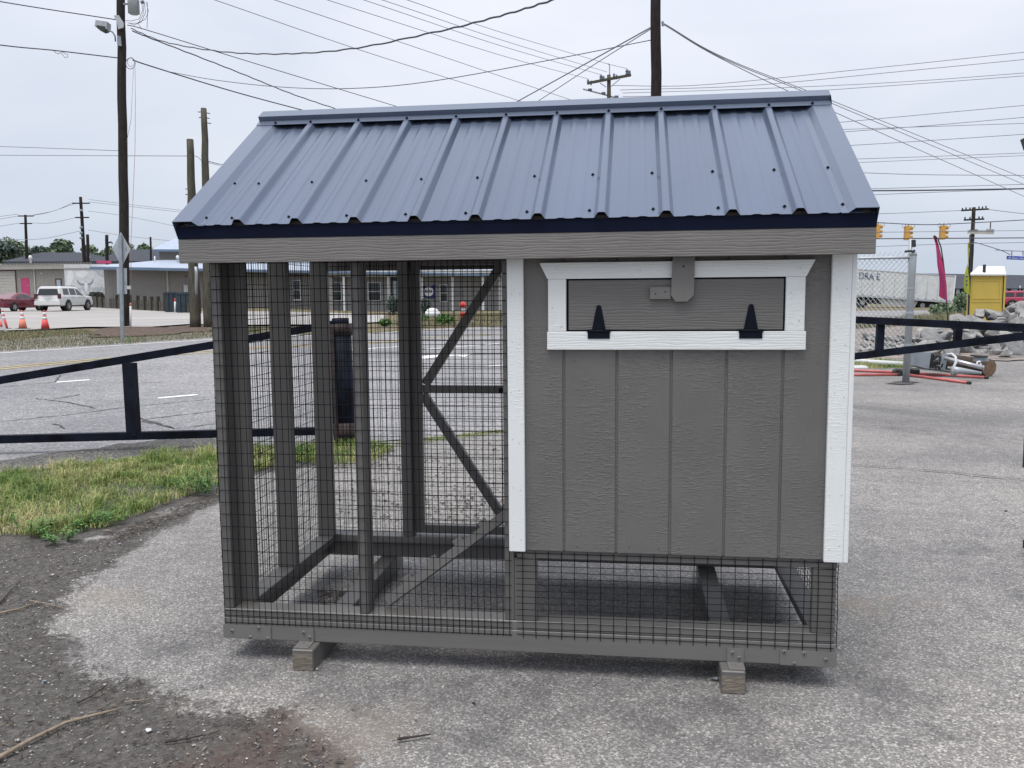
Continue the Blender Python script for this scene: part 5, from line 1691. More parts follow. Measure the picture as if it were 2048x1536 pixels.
# ================================================================== VEHICLES
def car(name, label, cat, pos, head, st, wheels, paint, side_win, rear_win, front_win, extras, group=None, wr=0.36, wpaint='rim_metal'):
    """st: stations (x_low, x_top, z_bottom, z_belt, z_roof, half_width, half_roof); head: heading angle"""
    root = thing(name, label, cat, pos, group)
    Mx = Matrix.Translation(pos) @ Matrix.Rotation(head, 4, 'Z')
    def ring(s):
        xl, xt, zb, zl, zr, hw, hr = s
        half = [(hw * .86, zb), (hw * .97, zb + .07), (hw, zb + (zl - zb) * .45), (hw * .985, zl - .05), (hw * .95, zl), (hr, zr - min(.09, (zr - zl) * .4)), (hr - .10, zr)]
        pts = half + [(-y, z) for y, z in reversed(half)]
        return [Vector((xl + (xt - xl) * (z - zb) / max(.01, zr - zb), y, z)) for y, z in pts]
    rings = [ring(s) for s in st]
    n = 14
    mb = MB()
    vs_ = [Mx @ q for r_ in rings for q in r_]
    fs_ = []
    for i in range(len(rings) - 1):
        for j in range(n):
            fs_.append((i * n + j, i * n + (j + 1) % n, (i + 1) * n + (j + 1) % n, (i + 1) * n + j))
    fs_.append(tuple(range(n)))
    fs_.append(tuple((len(rings) - 1) * n + j for j in range(n)))
    mb.add(vs_, fs_)
    body = mb.build('body', paint, root, False)
    # side glass lies on the greenhouse, a few millimetres proud
    def at(x, tt, sgn, o_=0.006):
        # greenhouse surface point by x and height fraction between belt (0) and roof side (1)
        best = None
        for a, b2 in zip(rings, rings[1:]):
            p0, p1 = a[4].lerp(a[5], tt), b2[4].lerp(b2[5], tt)
            if p0.x - 1e-6 <= x <= p1.x + 1e-6:
                best = p0.lerp(p1, (x - p0.x) / max(1e-6, p1.x - p0.x))
                break
        if best is None:
            best = rings[0][4].lerp(rings[0][5], tt)
        return Mx @ Vector((best.x, sgn * (best.y + o_), best.z))
    for sgn in (-1, 1):
        for w_ in side_win:
            MB().prism([at(x, tt, sgn) for x, tt in w_], Mx.to_3x3() @ Vector((0, sgn * .004, 0))).build('side_window', 'glass_dark', root)
    def facew(r0, r1, a0, a1, nm, o_, ext):
        """window between roof edge of ring r1 and belt of ring r0"""
        q = [r0[4].copy(), r0[9].copy(), r1[8].copy(), r1[5].copy()]
        c_ = sum(q, Vector()) / 4
        q = [c_ + (p - c_) * .86 for p in q]
        MB().prism([Mx @ (p + Vector((o_, 0, abs(o_) * .5))) for p in q], Mx.to_3x3() @ Vector((ext, 0, 0))).build(nm, 'glass_dark', root)
    if rear_win:
        facew(rings[rear_win[0]], rings[rear_win[1]], 0, 1, 'rear_window', -.012, -.01)
    if front_win:
        facew(rings[front_win[0]], rings[front_win[1]], 0, 1, 'windscreen', .02, .01)
    for wx in wheels:
        for sgn in (-1, 1):
            hw = st[len(st) // 2][5]
            c_ = Vector((wx, sgn * (hw - .10), wr))
            MB().tube([Mx @ Vector((wx, sgn * (hw - .02), wr + .03)), Mx @ Vector((wx, sgn * (hw + .006), wr + .03))], wr * 1.14, 20).build('wheel_arch', 'plastic_dark', root)
            w_ = MB().tube([Mx @ Vector((wx, sgn * (hw - .20), wr)), Mx @ Vector((wx, sgn * (hw + .015), wr)), Mx @ Vector((wx, sgn * (hw + .03), wr))], wr, 22, 0, wr * .94).build('wheel', 'tyre', root)
            MB().tube([Mx @ Vector((wx, sgn * (hw + .02), wr)), Mx @ Vector((wx, sgn * (hw + .036), wr))], wr * .64, 16).build('rim', wpaint, w_)
            for k in range(5):
                a_ = 2 * math.pi * k / 5 + .3
                v_ = Vector((math.cos(a_), 0, math.sin(a_)))
                v2 = Vector((math.cos(a_ + .32), 0, math.sin(a_ + .32)))
                v3 = Vector((math.cos(a_ + .63), 0, math.sin(a_ + .63)))
                c2 = Vector((wx, sgn * (hw + .038), wr))
                MB().prism([Mx @ (c2 + v_ * wr * .25 + (v2 - v_) * .02), Mx @ (c2 + v_ * wr * .56), Mx @ (c2 + v2 * wr * .58), Mx @ (c2 + v3 * wr * .54)], Mx.to_3x3() @ Vector((0, sgn * .003, 0))).build('rim_slot', 'tyre', w_)
    for nm, m_, x0, x1, y0, y1, z0, z1 in extras:
        for sgn in ((1, -1) if y0 * y1 >= 0 and (y0 or y1) else (1,)):
            MB().box(x0, x1, y0 * sgn, y1 * sgn, z0, z1, 0, Mx).build(nm, m_, root)
    return root
hd = lambda th: math.atan2((RT * math.cos(th) + FW * math.sin(th)).y, (RT * math.cos(th) + FW * math.sin(th)).x)
suv_p = GD(130, 69.0, 0.05)
car('parked_suv', 'white SUV with dark glass parked beside the timber wall', 'car', suv_p, hd(R(89)),
    [(-2.62, -2.55, .50, .80, .86, .98, .98), (-2.60, -2.36, .48, 1.18, 1.84, .99, .80), (-2.2, -2.1, .40, 1.18, 1.90, 1.02, .82), (-.5, -.5, .38, 1.18, 1.90, 1.02, .82), (.55, .22, .38, 1.17, 1.86, 1.02, .80), (1.22, 1.10, .38, 1.15, 1.21, 1.02, .88), (2.3, 2.25, .40, 1.08, 1.13, 1.0, .82), (2.60, 2.5, .45, .92, .98, .90, .74)],
    (-1.50, 1.50), 'car_white', [[(-2.05, .12), (-1.22, .12), (-1.22, .88), (-1.95, .88)], [(-1.05, .10), (-.20, .10), (-.20, .90), (-1.05, .90)], [(-.08, .10), (.92, .10), (.35, .88), (-.08, .90)]], (1, 1), (5, 4),
    [('tail_lamp', 'lamp_red', -2.645, -2.50, .80, 1.0, .98, 1.34), ('rear_bumper', 'car_white', -2.70, -2.56, -.98, .98, .50, .80), ('licence_plate', 'white_dirty', -2.662, -2.60, -.17, .17, .98, 1.12), ('plate_trim', 'rim_metal', -2.655, -2.60, -.40, .40, 1.13, 1.20), ('roof_rail', 'rim_metal', -1.9, .2, .66, .70, 1.90, 1.95), ('running_board', 'plastic_dark', -1.05, 1.05, .94, 1.08, .34, .40), ('mirror', 'car_white', .85, 1.0, 1.0, 1.18, 1.16, 1.32), ('door_handle', 'rim_metal', -.85, -.68, 1.015, 1.035, 1.02, 1.06), ('door_handle', 'rim_metal', .15, .32, 1.015, 1.035, 1.02, 1.06)], None, .41)
sed_p = GD(34, 69.5, 0.05)
car('parked_sedan', 'dark red sedan at the left picture edge, beside the white SUV', 'car', sed_p, hd(R(78)),
    [(-2.32, -2.30, .42, .92, 1.00, .82, .72), (-2.25, -2.2, .34, .98, 1.04, .88, .74), (-1.75, -1.55, .28, .98, 1.07, .90, .74), (-.75, -.55, .26, .96, 1.44, .90, .62), (.35, .15, .26, .95, 1.45, .90, .62), (1.05, .98, .26, .93, 1.00, .90, .74), (2.0, 1.95, .30, .82, .88, .87, .70), (2.28, 2.2, .38, .66, .72, .76, .60)],
    (-1.36, 1.36), 'car_red', [[(-1.10, .12), (-.30, .10), (-.34, .85), (-.78, .80)], [(-.20, .10), (.72, .10), (.28, .82), (-.22, .88)]], (2, 3), (5, 4),
    [('tail_lamp', 'lamp_red', -2.33, -2.10, .60, .87, .78, .94), ('licence_plate', 'white_dirty', -2.345, -2.29, -.16, .16, .66, .80), ('plate_trim', 'rim_metal', -2.34, -2.28, -.32, .32, .84, .88), ('mirror', 'car_red', .62, .76, .90, 1.06, .95, 1.07), ('rear_bumper', 'car_red', -2.36, -2.26, -.84, .84, .40, .62)], None, .33)
jp = GD(2052, 80, 0.0)
car('parked_jeep', 'red boxy off-road car behind the rock heap, cut by the right picture edge', 'car', jp + Vector((0, 0, -.12)), hd(R(-16)),
    [(-2.1, -2.05, .45, 1.02, 1.58, .86, .72), (-1.9, -1.9, .40, 1.02, 1.62, .88, .74), (.15, .1, .40, 1.02, 1.62, .88, .74), (.5, .3, .40, 1.02, 1.58, .88, .72), (.72, .68, .40, 1.0, 1.06, .88, .74), (1.9, 1.85, .45, .98, 1.03, .80, .68)],
    (-1.3, 1.3), 'car_jeep', [[(-1.88, .12), (-1.15, .12), (-1.15, .86), (-1.88, .86)], [(-.98, .12), (-.40, .12), (-.40, .86), (-.98, .86)], [(-.25, .12), (.35, .12), (.22, .86), (-.25, .86)]], (0, 0), (4, 3),
    [('mirror', 'plastic_dark', .3, .42, .88, 1.05, 1.05, 1.25)], None, .38)

# ------------------------------------------------------------------ semi trailer at right
dt = 85.0
tr = thing('semi_trailer', 'long white semi trailer with dark lettering behind the chain link fence', 'trailer', GD(1820, dt))
ta, tb = PX(1560, 526.5, dt), PX(1912, 551.5, dt)
tba, tbb = PX(1560, 582, dt), PX(1906, 606, dt)
tn = FW.copy()
tn.z = 0
tn.normalize()
MB().prism([ta, tb, tbb, tba], tn * 2.5).build('box', 'white_dirty', tr)
MB().prism([ta, tb, PX(1912, 553, dt - .02), PX(1560, 528, dt - .02)], -tn * .02).build('top_rail', 'galv', tr)
MB().prism([PX(1560, 578.5, dt - .02), PX(1906.4, 602.5, dt - .02), PX(1906, 606.3, dt - .02), PX(1560, 582.3, dt - .02)], -tn * .03).build('bottom_rail', 'galv', tr)
for k in range(16):
    u = (k + .5) / 16
    p, q = ta.lerp(tb, u), tba.lerp(tbb, u)
    MB().beam(p - tn * .008 - Vector((0, 0, .15)), q - tn * .008 + Vector((0, 0, .2)), .03, .016, (0, 1, 0)).build('side_rib', 'galv', tr)
for k in range(22):
    u = (k + .5) / 22
    p = tba.lerp(tbb, u) + Vector((0, 0, .22))
    MB().beam(p - RT * .07 - tn * .02, p + RT * .07 - tn * .02, .05, .012, (0, 1, 0)).build('marker_lamp', 'brown_dark', tr)
p, q = PX(1911, 551, dt - .04), PX(1905, 608, dt - .04)
MB().beam(p, q, .12, .06, (0, 1, 0)).build('rear_frame', 'white_plain', tr)
sl_ = (tb - ta).normalized()
text_mesh('lettering', 'DRA E', 0.92, 'logo_blue', PX(1717.5, 557.5, dt - .05), sl_, (0, 0, 1), tr, 0, .004, 0.80)
text_mesh('lettering', 'I N T E R M O D A L'[:0] or '. . . . . . .', 0.36, 'print_dark', PX(1717.5, 565, dt - .05), sl_, (0, 0, 1), tr, 0, .004, 1.35)
text_mesh('lettering', '. . . . . .', 0.30, 'print_dark', PX(1722, 570.5, dt - .05), sl_, (0, 0, 1), tr, 0, .004, 1.2)
sk0 = [PX(1758, 597, dt + .3), PX(1836, 603, dt + .3), PX(1830, 613, dt + .3), PX(1764, 609, dt + .3)]
MB().prism(sk0, tn * .1).build('side_skirt', 'white_dirty', tr)
MB().prism([PX(1690, 592, dt + .5), PX(1900, 607, dt + .5), PX(1896, 612, dt + .5), PX(1690, 606, dt + .5)], tn * 1.4).build('chassis', 'plastic_dark', tr)
for x, y in ((1845, 611), (1863, 612.5), (1700, 603), (1725, 605)):
    c_ = PX(x, y, dt + .35)
    w_ = MB().tube([c_, c_ + tn * .5], 0.50, 18).build('wheel', 'tyre', tr)
    MB().tube([c_ - tn * .02, c_ + tn * .02], 0.24, 12).build('rim', 'galv', w_)

# dark buildings behind
dk = thing('dark_store', 'long low building with a dark roof and white framed windows, behind the portable toilet', 'building', GD(1950, 125))
dd_ = 125.0
e0, e1, p0_, p1_ = PX(1835, 577, dd_), PX(2200, 577, dd_), PX(1838, 546.5, dd_ + 8), PX(2200, 553, dd_ + 8)
MB().add([e0, e1, p1_, p0_, e0 + FW * 16, e1 + FW * 16], [(0, 1, 2, 3), (3, 2, 5, 4), (0, 4, 5, 1), (0, 3, 4), (1, 5, 2)]).build('roof', 'shingle_dark', dk)
MB().prism([PX(1845, 577, dd_ + .6), PX(2190, 577, dd_ + .6), PX(2190, 612, dd_ + .6), PX(1845, 612, dd_ + .6)], FW * 8).build('wall', 'wall_dark', dk)
for x0, x1, y0, y1 in ((2022.5, 2035, 577, 590), (2010, 2014.5, 578, 588), (2045, 2058, 578, 592), (1912.5, 1919, 576, 588)):
    w_ = MB().prism([PX(x0, y0, dd_ + .5), PX(x1, y0, dd_ + .5), PX(x1, y1, dd_ + .5), PX(x0, y1, dd_ + .5)], FW * .05).build('window', 'white_plain', dk)
    xm = (x0 + x1) / 2
    for a_, b_ in ((x0 + 1, xm - .5), (xm + .5, x1 - 1)):
        MB().prism([PX(a_, y0 + 1, dd_ + .46), PX(b_, y0 + 1, dd_ + .46), PX(b_, y1 - 1, dd_ + .46), PX(a_, y1 - 1, dd_ + .46)], FW * .03).build('pane', 'glass_light', w_)
MB().prism([PX(2039.5, 571, dd_ + .4), PX(2041.5, 571, dd_ + .4), PX(2041.5, 590, dd_ + .4), PX(2039.5, 590, dd_ + .4)], FW * .1).build('downspout', 'white_plain', dk)

# ------------------------------------------------------------------ portable toilet, flags, signals, street signs
dp = 30.0
pt = thing('portable_toilet', 'yellow portable toilet with white roof and black vent pipe behind the rocks', 'portable toilet', GD(1975, dp))
x0, x1, yt = 1940.5, 2009, 549
zb_ = 0.0
a, b2 = PX(x0, yt, dp), PX(x1, yt, dp)
def down(p):
    return Vector((p.x, p.y, zb_))
tn0 = tn
tn = Vector((GD(1975, dp).x - CAM.x, GD(1975, dp).y - CAM.y, 0)).normalized()
dpt = tn * 1.15
MB().prism([a, b2, down(PX(1997 + 8, yt, dp)), down(PX(x0 - 1.5, yt, dp))], dpt).build('cabin', 'potty_yellow', pt)
for px_ in (x0 + .4, x1 - .6):
    p = PX(px_, yt, dp - .02)
    MB().beam(p, down(p), .035, .02, (0, 1, 0)).build('corner_gap', 'plastic_dark', pt)
for px_ in (x0 - 2.0, x1 + 1.2):
    p = PX(px_, yt, dp - .01)
    MB().beam(p, down(p), .06, .06, (0, 1, 0)).build('corner_post', 'potty_yellow', pt)
r0, r1, r2, r3 = PX(1937.5, 549.5, dp - .07), PX(2012.5, 549.5, dp - .07), PX(2008.5, 532.5, dp + .5), PX(1957, 532.5, dp + .5)
r4, r5 = r1 + tn * 1.3, r0 + tn * 1.3
MB().add([r0, r1, r2, r3, r4, r5] , [(0, 1, 2, 3), (1, 4, 2), (4, 5, 3, 2), (5, 0, 3), (0, 5, 4, 1)]).build('roof', 'potty_white', pt)
MB().beam(r0 + Vector((0, 0, .0)), r1, .03, .05).build('roof_rim', 'potty_white', pt)
for k in range(1, 5):
    MB().beam(r0.lerp(r1, k / 5 + .02), r3.lerp(r2, k / 5), .02, .02).build('roof_rib', 'potty_white', pt)
q = PX(1968.5, 538.5, dp + .1)
MB().tube([q - Vector((0, 0, .12)), q + Vector((0, 0, .16))], .05, 10).build('vent_pipe', 'plastic_dark', pt)
for (u0, u1, v0, v1, th) in ((.07, .47, .03, .045, .02), (.07, .47, .06, .075, .02), (.53, .93, .03, .045, .02), (.53, .93, .06, .075, .02), (.08, .12, .10, .43, .015), (.88, .92, .10, .43, .015), (.12, .88, .10, .115, .015), (.12, .88, .415, .43, .015), (.08, .92, .47, .485, .015)):
    def pp(u, v):
        p = a.lerp(b2, u)
        return Vector((p.x, p.y, a.z * (1 - v) + zb_ * v)) - tn * .001
    MB().prism([pp(u0, v0), pp(u1, v0), pp(u1, v1), pp(u0, v1)], -tn * th).build('panel_rib', 'potty_yellow', pt)

tn = tn0
def feather(name, lb, right, left, polepts, d, m_):
    t_ = thing(name, lb, 'flag', GD(polepts[-1][0], d))
    n_ = len(right)
    vs_, fs_ = [], []
    rr = random.Random(3)
    for i in range(n_):
        for k in range(5):
            u = k / 4
            p = PX(right[i][0] + (left[i][0] - right[i][0]) * u, right[i][1] + (left[i][1] - right[i][1]) * u, d) + tn * (.10 * math.sin(u * 3 + i * .9) + .03 * rr.random())
            vs_.append(p)
    for i in range(n_ - 1):
        for k in range(4):
            fs_.append((i * 5 + k, i * 5 + k + 1, (i + 1) * 5 + k + 1, (i + 1) * 5 + k))
    n0 = len(vs_)
    vs_ += [p + tn * .008 for p in vs_]
    fs_ += [tuple(reversed([q + n0 for q in f])) for f in fs_]
    MB().add(vs_, fs_).build('flag_cloth', m_, t_, True)
    MB().tube([PX(x, y, d + .02) for x, y in polepts], .025, 6).build('flag_pole', 'plastic_dark', t_, True)
    return t_
f1 = feather('feather_flag', 'tall pink feather flag left of the portable toilet', [(1869, 471), (1876, 478), (1882, 495), (1886, 520), (1889, 545), (1891, 570), (1893, 602)], [(1868.5, 473), (1870, 490), (1871, 505), (1874, 530), (1880, 556), (1882, 575), (1880.5, 592)], [(1869, 471), (1876, 478), (1882, 495), (1886, 520), (1889, 545), (1891, 570), (1893, 602), (1895, 630), (1896, 645)], 34.0, 'flag_pink')
for k in range(9):
    y = 548 + k * 6
    MB().prism([PX(1884.5 + k * .4, y, 33.84), PX(1886.5 + k * .4, y - .3, 33.84), PX(1886.7 + k * .4, y + 3, 33.84), PX(1884.7 + k * .4, y + 3.2, 33.84)], tn * .01).build('flag_letter', 'logo_blue', f1)
f2 = feather('feather_flag', 'olive lime feather flag touching the left side of the portable toilet', [(1940, 484), (1940.5, 500), (1940, 520), (1938.5, 545), (1938, 565), (1937, 592)], [(1938, 488), (1936.5, 505), (1933.5, 525), (1929, 546), (1928.5, 565), (1932, 582)], [(1940, 470), (1940.5, 500), (1940, 530), (1938.5, 570), (1937, 600), (1936, 660)], 28.5, 'flag_lime')
for k in range(3):
    MB().prism([PX(1932 + k * .3, 552 + k * 8, 28.34), PX(1935, 551 + k * 8, 28.34), PX(1935, 555 + k * 8, 28.34), PX(1932, 556 + k * 8, 28.34)], tn * .01).build('flag_letter', 'logo_blue', f2)

def signal(x, y, lb):
    d_ = 60.0
    s_ = d_ / FPX
    t_ = thing('traffic_signal', lb, 'traffic light', PX(x, y + 32, d_), 'traffic signals on the span wire')
    MB().prism([PX(x - 5, y + 3, d_), PX(x + 3.5, y + 3, d_), PX(x + 2.5, y + 31, d_), PX(x - 6.5, y + 31, d_)], tn * .30).build('signal_body', 'signal_yellow', t_)
    for k in range(3):
        c_ = PX(x + 3.6 - k * .4, y + 7.5 + 9 * k, d_ + .15)
        MB().tube([c_ - RT * .05, c_ + RT * .16], .13, 10, 0, .11).build('visor', 'signal_yellow', t_)
    MB().tube([PX(x - .5, y + 3, d_ + .1), PX(x - .3, y - 1.5, d_ + .1)], .045, 6).build('hanger', 'signal_yellow', t_)
    for sx in (-9, 9):
        MB().tube([PX(x + sx + 3.6 * math.cos(a_ * .52), y + 3 + 4 * math.sin(a_ * .52), d_ + .1) for a_ in range(13)], .013, 4).build('wire_loop', 'wire_dark', t_)
signal(1817, 449, 'yellow traffic signal on the span wire, above the steel fence post')
signal(1888, 448, 'yellow traffic signal on the span wire, above the pink flag')
signal(1756.5, 446, 'yellow traffic signal half hidden by the right roof corner')
hs = thing('hanging_sign', 'back of a white street name sign hanging under the span wire', 'sign', PX(1963, 464, 60))
MB().prism([PX(1936.5, 460, 60), PX(1988.5, 461, 60), PX(1988, 468.5, 60), PX(1936, 467.5, 60)], tn * .08).build('sign_panel', 'tan_light', hs)
for x in (1948, 1980.5):
    MB().tube([PX(x, 458, 60), PX(x + .8, 443.5, 60)], .04, 6).build('hanger', 'brown_dark', hs)
    MB().beam(PX(x - 8, 459.5, 59.95), PX(x + 8, 459.7, 59.95), .03, .05).build('clamp', 'brown_dark', hs)
bs = thing('street_name_sign', 'blue River Hwy street name sign hanging at the right picture edge', 'street sign', PX(2032, 520, 62))
MB().prism([PX(2014, 511.5, 62), PX(2072, 514, 62), PX(2072, 521, 62), PX(2014, 518.8, 62)], tn * .05).build('sign_panel', 'street_blue', bs)
MB().tube([PX(2019.5, 515.5, 61.96), PX(2019.5, 515.5, 62)], .09, 12).build('sign_badge', 'sign_back', bs)
text_mesh('lettering', 'River Hwy', 0.225, 'white_plain', PX(2023.5, 518.0, 61.97), (PX(2072, 514, 62) - PX(2014, 511.5, 62)), (0, 0, 1), bs, .15, .004, 0.98)
for x in (2023.5, 2046):
    MB().tube([PX(x, 511.5, 62), PX(x, 502.5, 62)], .03, 6).build('hanger', 'brown_dark', bs)

# ------------------------------------------------------------------ chain link fence, gates, bollard
cf = thing('chain_link_fence', 'chain link fence panel with a steel end post beside the coop', 'fence', GP(1812, 765))
fb = GP(1811, 766)
dF_ = (fb - CAM).dot(FW)
ft = PX(1826.5, 507.5, dF_)
MB().tube([fb - Vector((0, 0, .1)), ft - Vector((0, 0, .02)), ft], .055, 14).build('end_post', 'galv', cf, True)
MB().tube([ft - Vector((0, 0, .03)), ft + Vector((0, 0, .02)), ft + Vector((0, 0, .035))], .060, 14, 0, .04).build('post_cap', 'galv', cf, True)
pl2a, pl2b = PX(1815, 640, dF_ + .1), PX(1821.5, 478, dF_ + .1)
MB().tube([PX(1812, 760, dF_ + .1), pl2a, pl2b], .030, 10).build('gate_post', 'galv', cf, True)
f_l = PX(1560, 519, dF_ + 2.2)
MB().tube([f_l, PX(1822, 515, dF_ + .05)], .022, 8).build('top_rail', 'galv', cf, True)
MB().beam(PX(1827, 480, dF_), PX(1827.5, 494, dF_), .055, .05, (0, 1, 0)).build('latch', 'plastic_dark', cf)
MB().tube([PX(1809, 503.5, dF_ - .05), PX(1818, 502, dF_ - .08), PX(1828, 503, dF_ - .05), PX(1829, 500, dF_ - .05)], .018, 6).build('chain', 'plastic_dark', cf)
for y in (577, 626, 690):
    c_ = fb.lerp(ft, (766 - y) / 258.0)
    MB().tube([c_ - Vector((0, 0, .015)), c_ + Vector((0, 0, .015))], .062, 12).build('tension_band', 'galv', cf)
mb = MB()
pa0, pa1 = PX(1620, 500, dF_ + 1.7), PX(1822, 497, dF_ + .05)
Lh = Vector((pa1.x - pa0.x, pa1.y - pa0.y, 0))
lenh = Lh.length
Lh.normalize()
ztop, zbot = PX(1822, 502, dF_).z, PX(1822, 705, dF_).z
cell = 0.092
HH = ztop - zbot
k = -int(HH / cell) - 1
while k * cell < lenh:
    for sgn in (0, 1):
        # one diagonal wire, clipped to the panel
        x0_, x1_ = k * cell, k * cell + HH
        t0, t1 = max(0, -x0_ / HH), min(1, (lenh - x0_) / HH)
        if t1 > t0:
            P_ = []
            for t in (t0, t1):
                z = zbot + HH * (t if sgn else 1 - t)
                q = pa0 + Lh * (x0_ + HH * t)
                P_.append(Vector((q.x, q.y, z)))
            mb.tube(P_, .0032, 4, caps=False)
    k += 1
o = mb.build('chain_mesh', 'galv', cf)
o['kind'] = 'stuff'
patch('post_hole', 'crack_dark', [(1773, 768), (1790, 764), (1815, 763), (1840, 765.5), (1826, 769), (1800, 770)], 0.012, LOT, None, 17, 0.02)

def gate(lb, hinge, bars, verts, m_='black_gate'):
    t_ = thing('pipe_gate', lb, 'gate', hinge)
    for i, (a, b2, w) in enumerate(bars):
        MB().beam(a, b2, w, w).build('gate_bar', m_, t_)
    for a, b2, w in verts:
        MB().beam(a, b2, w, w, (0, 1, 0)).build('gate_upright', m_, t_)
    return t_
dH = 8.75
bol = thing('bollard_post', 'thick dark steel gate post with a rusty collar, seen through the run', 'gate post', GP(690, 888))
bb, bt = GP(691, 889), PX(681, 640, dH)
bb = Vector((bb.x, bb.y, 0))
dHb = (bb - CAM).dot(FW)
bt = PX(680.5, 637, dHb)
ax = (bt - bb).normalized()
hB = (bt - bb).length
MB().tube([bb - ax * .1, bb + ax * hB * .94], .105, 18).build('post_tube', 'black_gate', bol, True)
MB().tube([bb + ax * hB * .94, bb + ax * hB], .085, 18).build('post_head', 'black_gate', bol, True)
MB().tube([bb + ax * hB * .865, bb + ax * hB * .955], .115, 18).build('collar', 'rust_gate', bol, True)
MB().tube([bb + ax * hB * .02, bb + ax * hB * .17], .113, 18).build('collar', 'rust_gate', bol, True)
MB().beam(bb + ax * .05 - RT * .06 - tn * .10, bt - RT * .06 - tn * .10 - ax * .1, .035, .03, (0, 1, 0)).build('rust_strip', 'rust_gate', bol)
gate('black pipe gate swung open to the left of the coop, above the grass strip', bb - RT * .15, [
    (PX(668, 648, dHb), PX(425, 690, dHb - .15), .074), (PX(425, 690, dHb - .15), PX(-220, 797, dHb - .6), .074), (PX(672, 861, dHb), PX(-220, 884, dHb - .6), .074)],
    [(PX(259, 726, dHb - .27), PX(268, 872, dHb - .27), .100), (PX(668, 655, dHb), PX(672, 860, dHb), .07)])
dq = 11.0
gate('black pipe gate right of the coop, in front of the rock heap', GD(1600, dq + .6), [
    (PX(1500, 629, dq + .7), PX(1712, 639.5, dq), .085), (PX(1712, 639.5, dq), PX(2200, 663, dq - 2.4), .085), (PX(1500, 738, dq + .7), PX(1712, 712.5, dq), .085), (PX(1712, 712.5, dq), PX(2200, 654, dq - 2.4), .085)],
    [(PX(1761.5, 643, dq - .25), PX(1758, 704, dq - .25), .085), (PX(1916.5, 651, dq - 1.0), PX(1914, 685, dq - 1.0), .075), (PX(1500, 627, dq + .7), PX(1500, 742, dq + .7), .09)])
gp2 = thing('bollard_post', 'dark gate post hidden behind the coop, carrying the right gate', 'gate post', GD(1490, dq + .7))
q = GD(1490, dq + .7)
MB().tube([q - Vector((0, 0, .1)), q + Vector((0, 0, 1.35))], .105, 16).build('post_tube', 'black_gate', gp2, True)

# ------------------------------------------------------------------ rocks
rng = random.Random(21)
ROCKS = []
for v in range(12):
    bm = bmesh.new()
    rr = random.Random(100 + v)
    for k in range(11):
        p = Vector((rr.gauss(0, 1), rr.gauss(0, 1), rr.gauss(0, 1))).normalized()
        p = Vector((p.x * rr.uniform(.40, .58), p.y * rr.uniform(.30, .46), p.z * rr.uniform(.24, .40)))
        bm.verts.new(p)
    res = bmesh.ops.convex_hull(bm, input=bm.verts[:])
    bmesh.ops.delete(bm, geom=list({g_ for g_ in list(res['geom_interior']) + list(res['geom_unused']) if isinstance(g_, bmesh.types.BMVert)}), context='VERTS')
    bmesh.ops.bevel(bm, geom=bm.edges[:], offset=.022, segments=1, affect='EDGES')
    me = bpy.data.meshes.new('rock')
    bm.to_mesh(me)
    bm.free()
    me.materials.append(MATS['rock'])
    ROCKS.append(me)
def rock(p, s_, lb='grey quarry rock in the heap behind the right gate', grp='rocks in the heap'):
    o = bpy.data.objects.new('rock', rng.choice(ROCKS))
    COL.objects.link(o)
    o.location = p
    o.scale = (s_ * rng.uniform(.85, 1.25), s_ * rng.uniform(.85, 1.2), s_ * rng.uniform(.8, 1.15))
    o.rotation_euler = (rng.uniform(-.6, .6), rng.uniform(-.6, .6), rng.uniform(0, 6.28))
    tag(o, lb, 'rock', grp)
def pile_top(x):
    pts = [(1728, 697), (1760, 676), (1790, 664), (1830, 662), (1870, 655), (1900, 640), (1935, 628), (1965, 618), (2000, 617), (2030, 606), (2060, 600), (2120, 596), (2220, 610)]
    for (a, ya), (b2, yb) in zip(pts, pts[1:]):
        if a <= x <= b2:
            return ya + (yb - ya) * (x - a) / (b2 - a)
    return 700
for row in range(11):
    f_ = row / 10.0
    x = 1728 + rng.uniform(0, 12)
    while x < 2150:
        top, base = pile_top(x), 708
        py = base + (top + 9 - base) * f_
        hpx = base - top
        if hpx > 9 * row * .55 or row < 4:
            d_ = 19.8 + f_ * 3.4 + rng.uniform(-.2, .2)
            big = .95 if x > 1840 else .62
            s_ = rng.choice((.36, .45, .55, .68, .85)) * big
            rock(PX(x, py + rng.uniform(-2, 3), d_), s_)
            x += s_ * (rng.uniform(.74, 1.0) if x > 1850 else rng.uniform(.55, .8)) * FPX / d_
        else:
            x += 18
mb = MB()
# earth core under the heap
core = [PX(x, max(pile_top(x) + 26, 600), 23.2) for x in range(1735, 2230, 30)]
vs_, fs_ = [], []
for p in core:
    vs_ += [p, Vector((p.x, p.y, -.05)) - tn * 2.2, Vector((p.x, p.y, -.05)) + tn * 2.0]
for i in range(len(core) - 1):
    a = i * 3
    fs_ += [(a, a + 3, a + 4, a + 1), (a, a + 2, a + 5, a + 3)]
o = mb.add(vs_, fs_).build('heap_core', 'soil')
o['kind'] = 'structure'
for x, y, s_ in ((1735, 704, .25), (1752, 706, .2), (1768, 707, .28), (1785, 708, .22), (1800, 706, .3), (2012, 716, .35), (1990, 712, .3), (2044, 712, .62)):
    p = GP(x, y)
    rock(p + Vector((0, 0, s_ * .2)), s_)

for k in range(46):
    x = rng.uniform(1732, 1880)
    y = rng.uniform(max(pile_top(x) + 12, 680), 709)
    s_ = rng.uniform(.14, .32)
    rock(GP(x, 708) + tn * (709 - y) * .06 + Vector((0, 0, s_ * .15 + (709 - y) * .010)), s_)

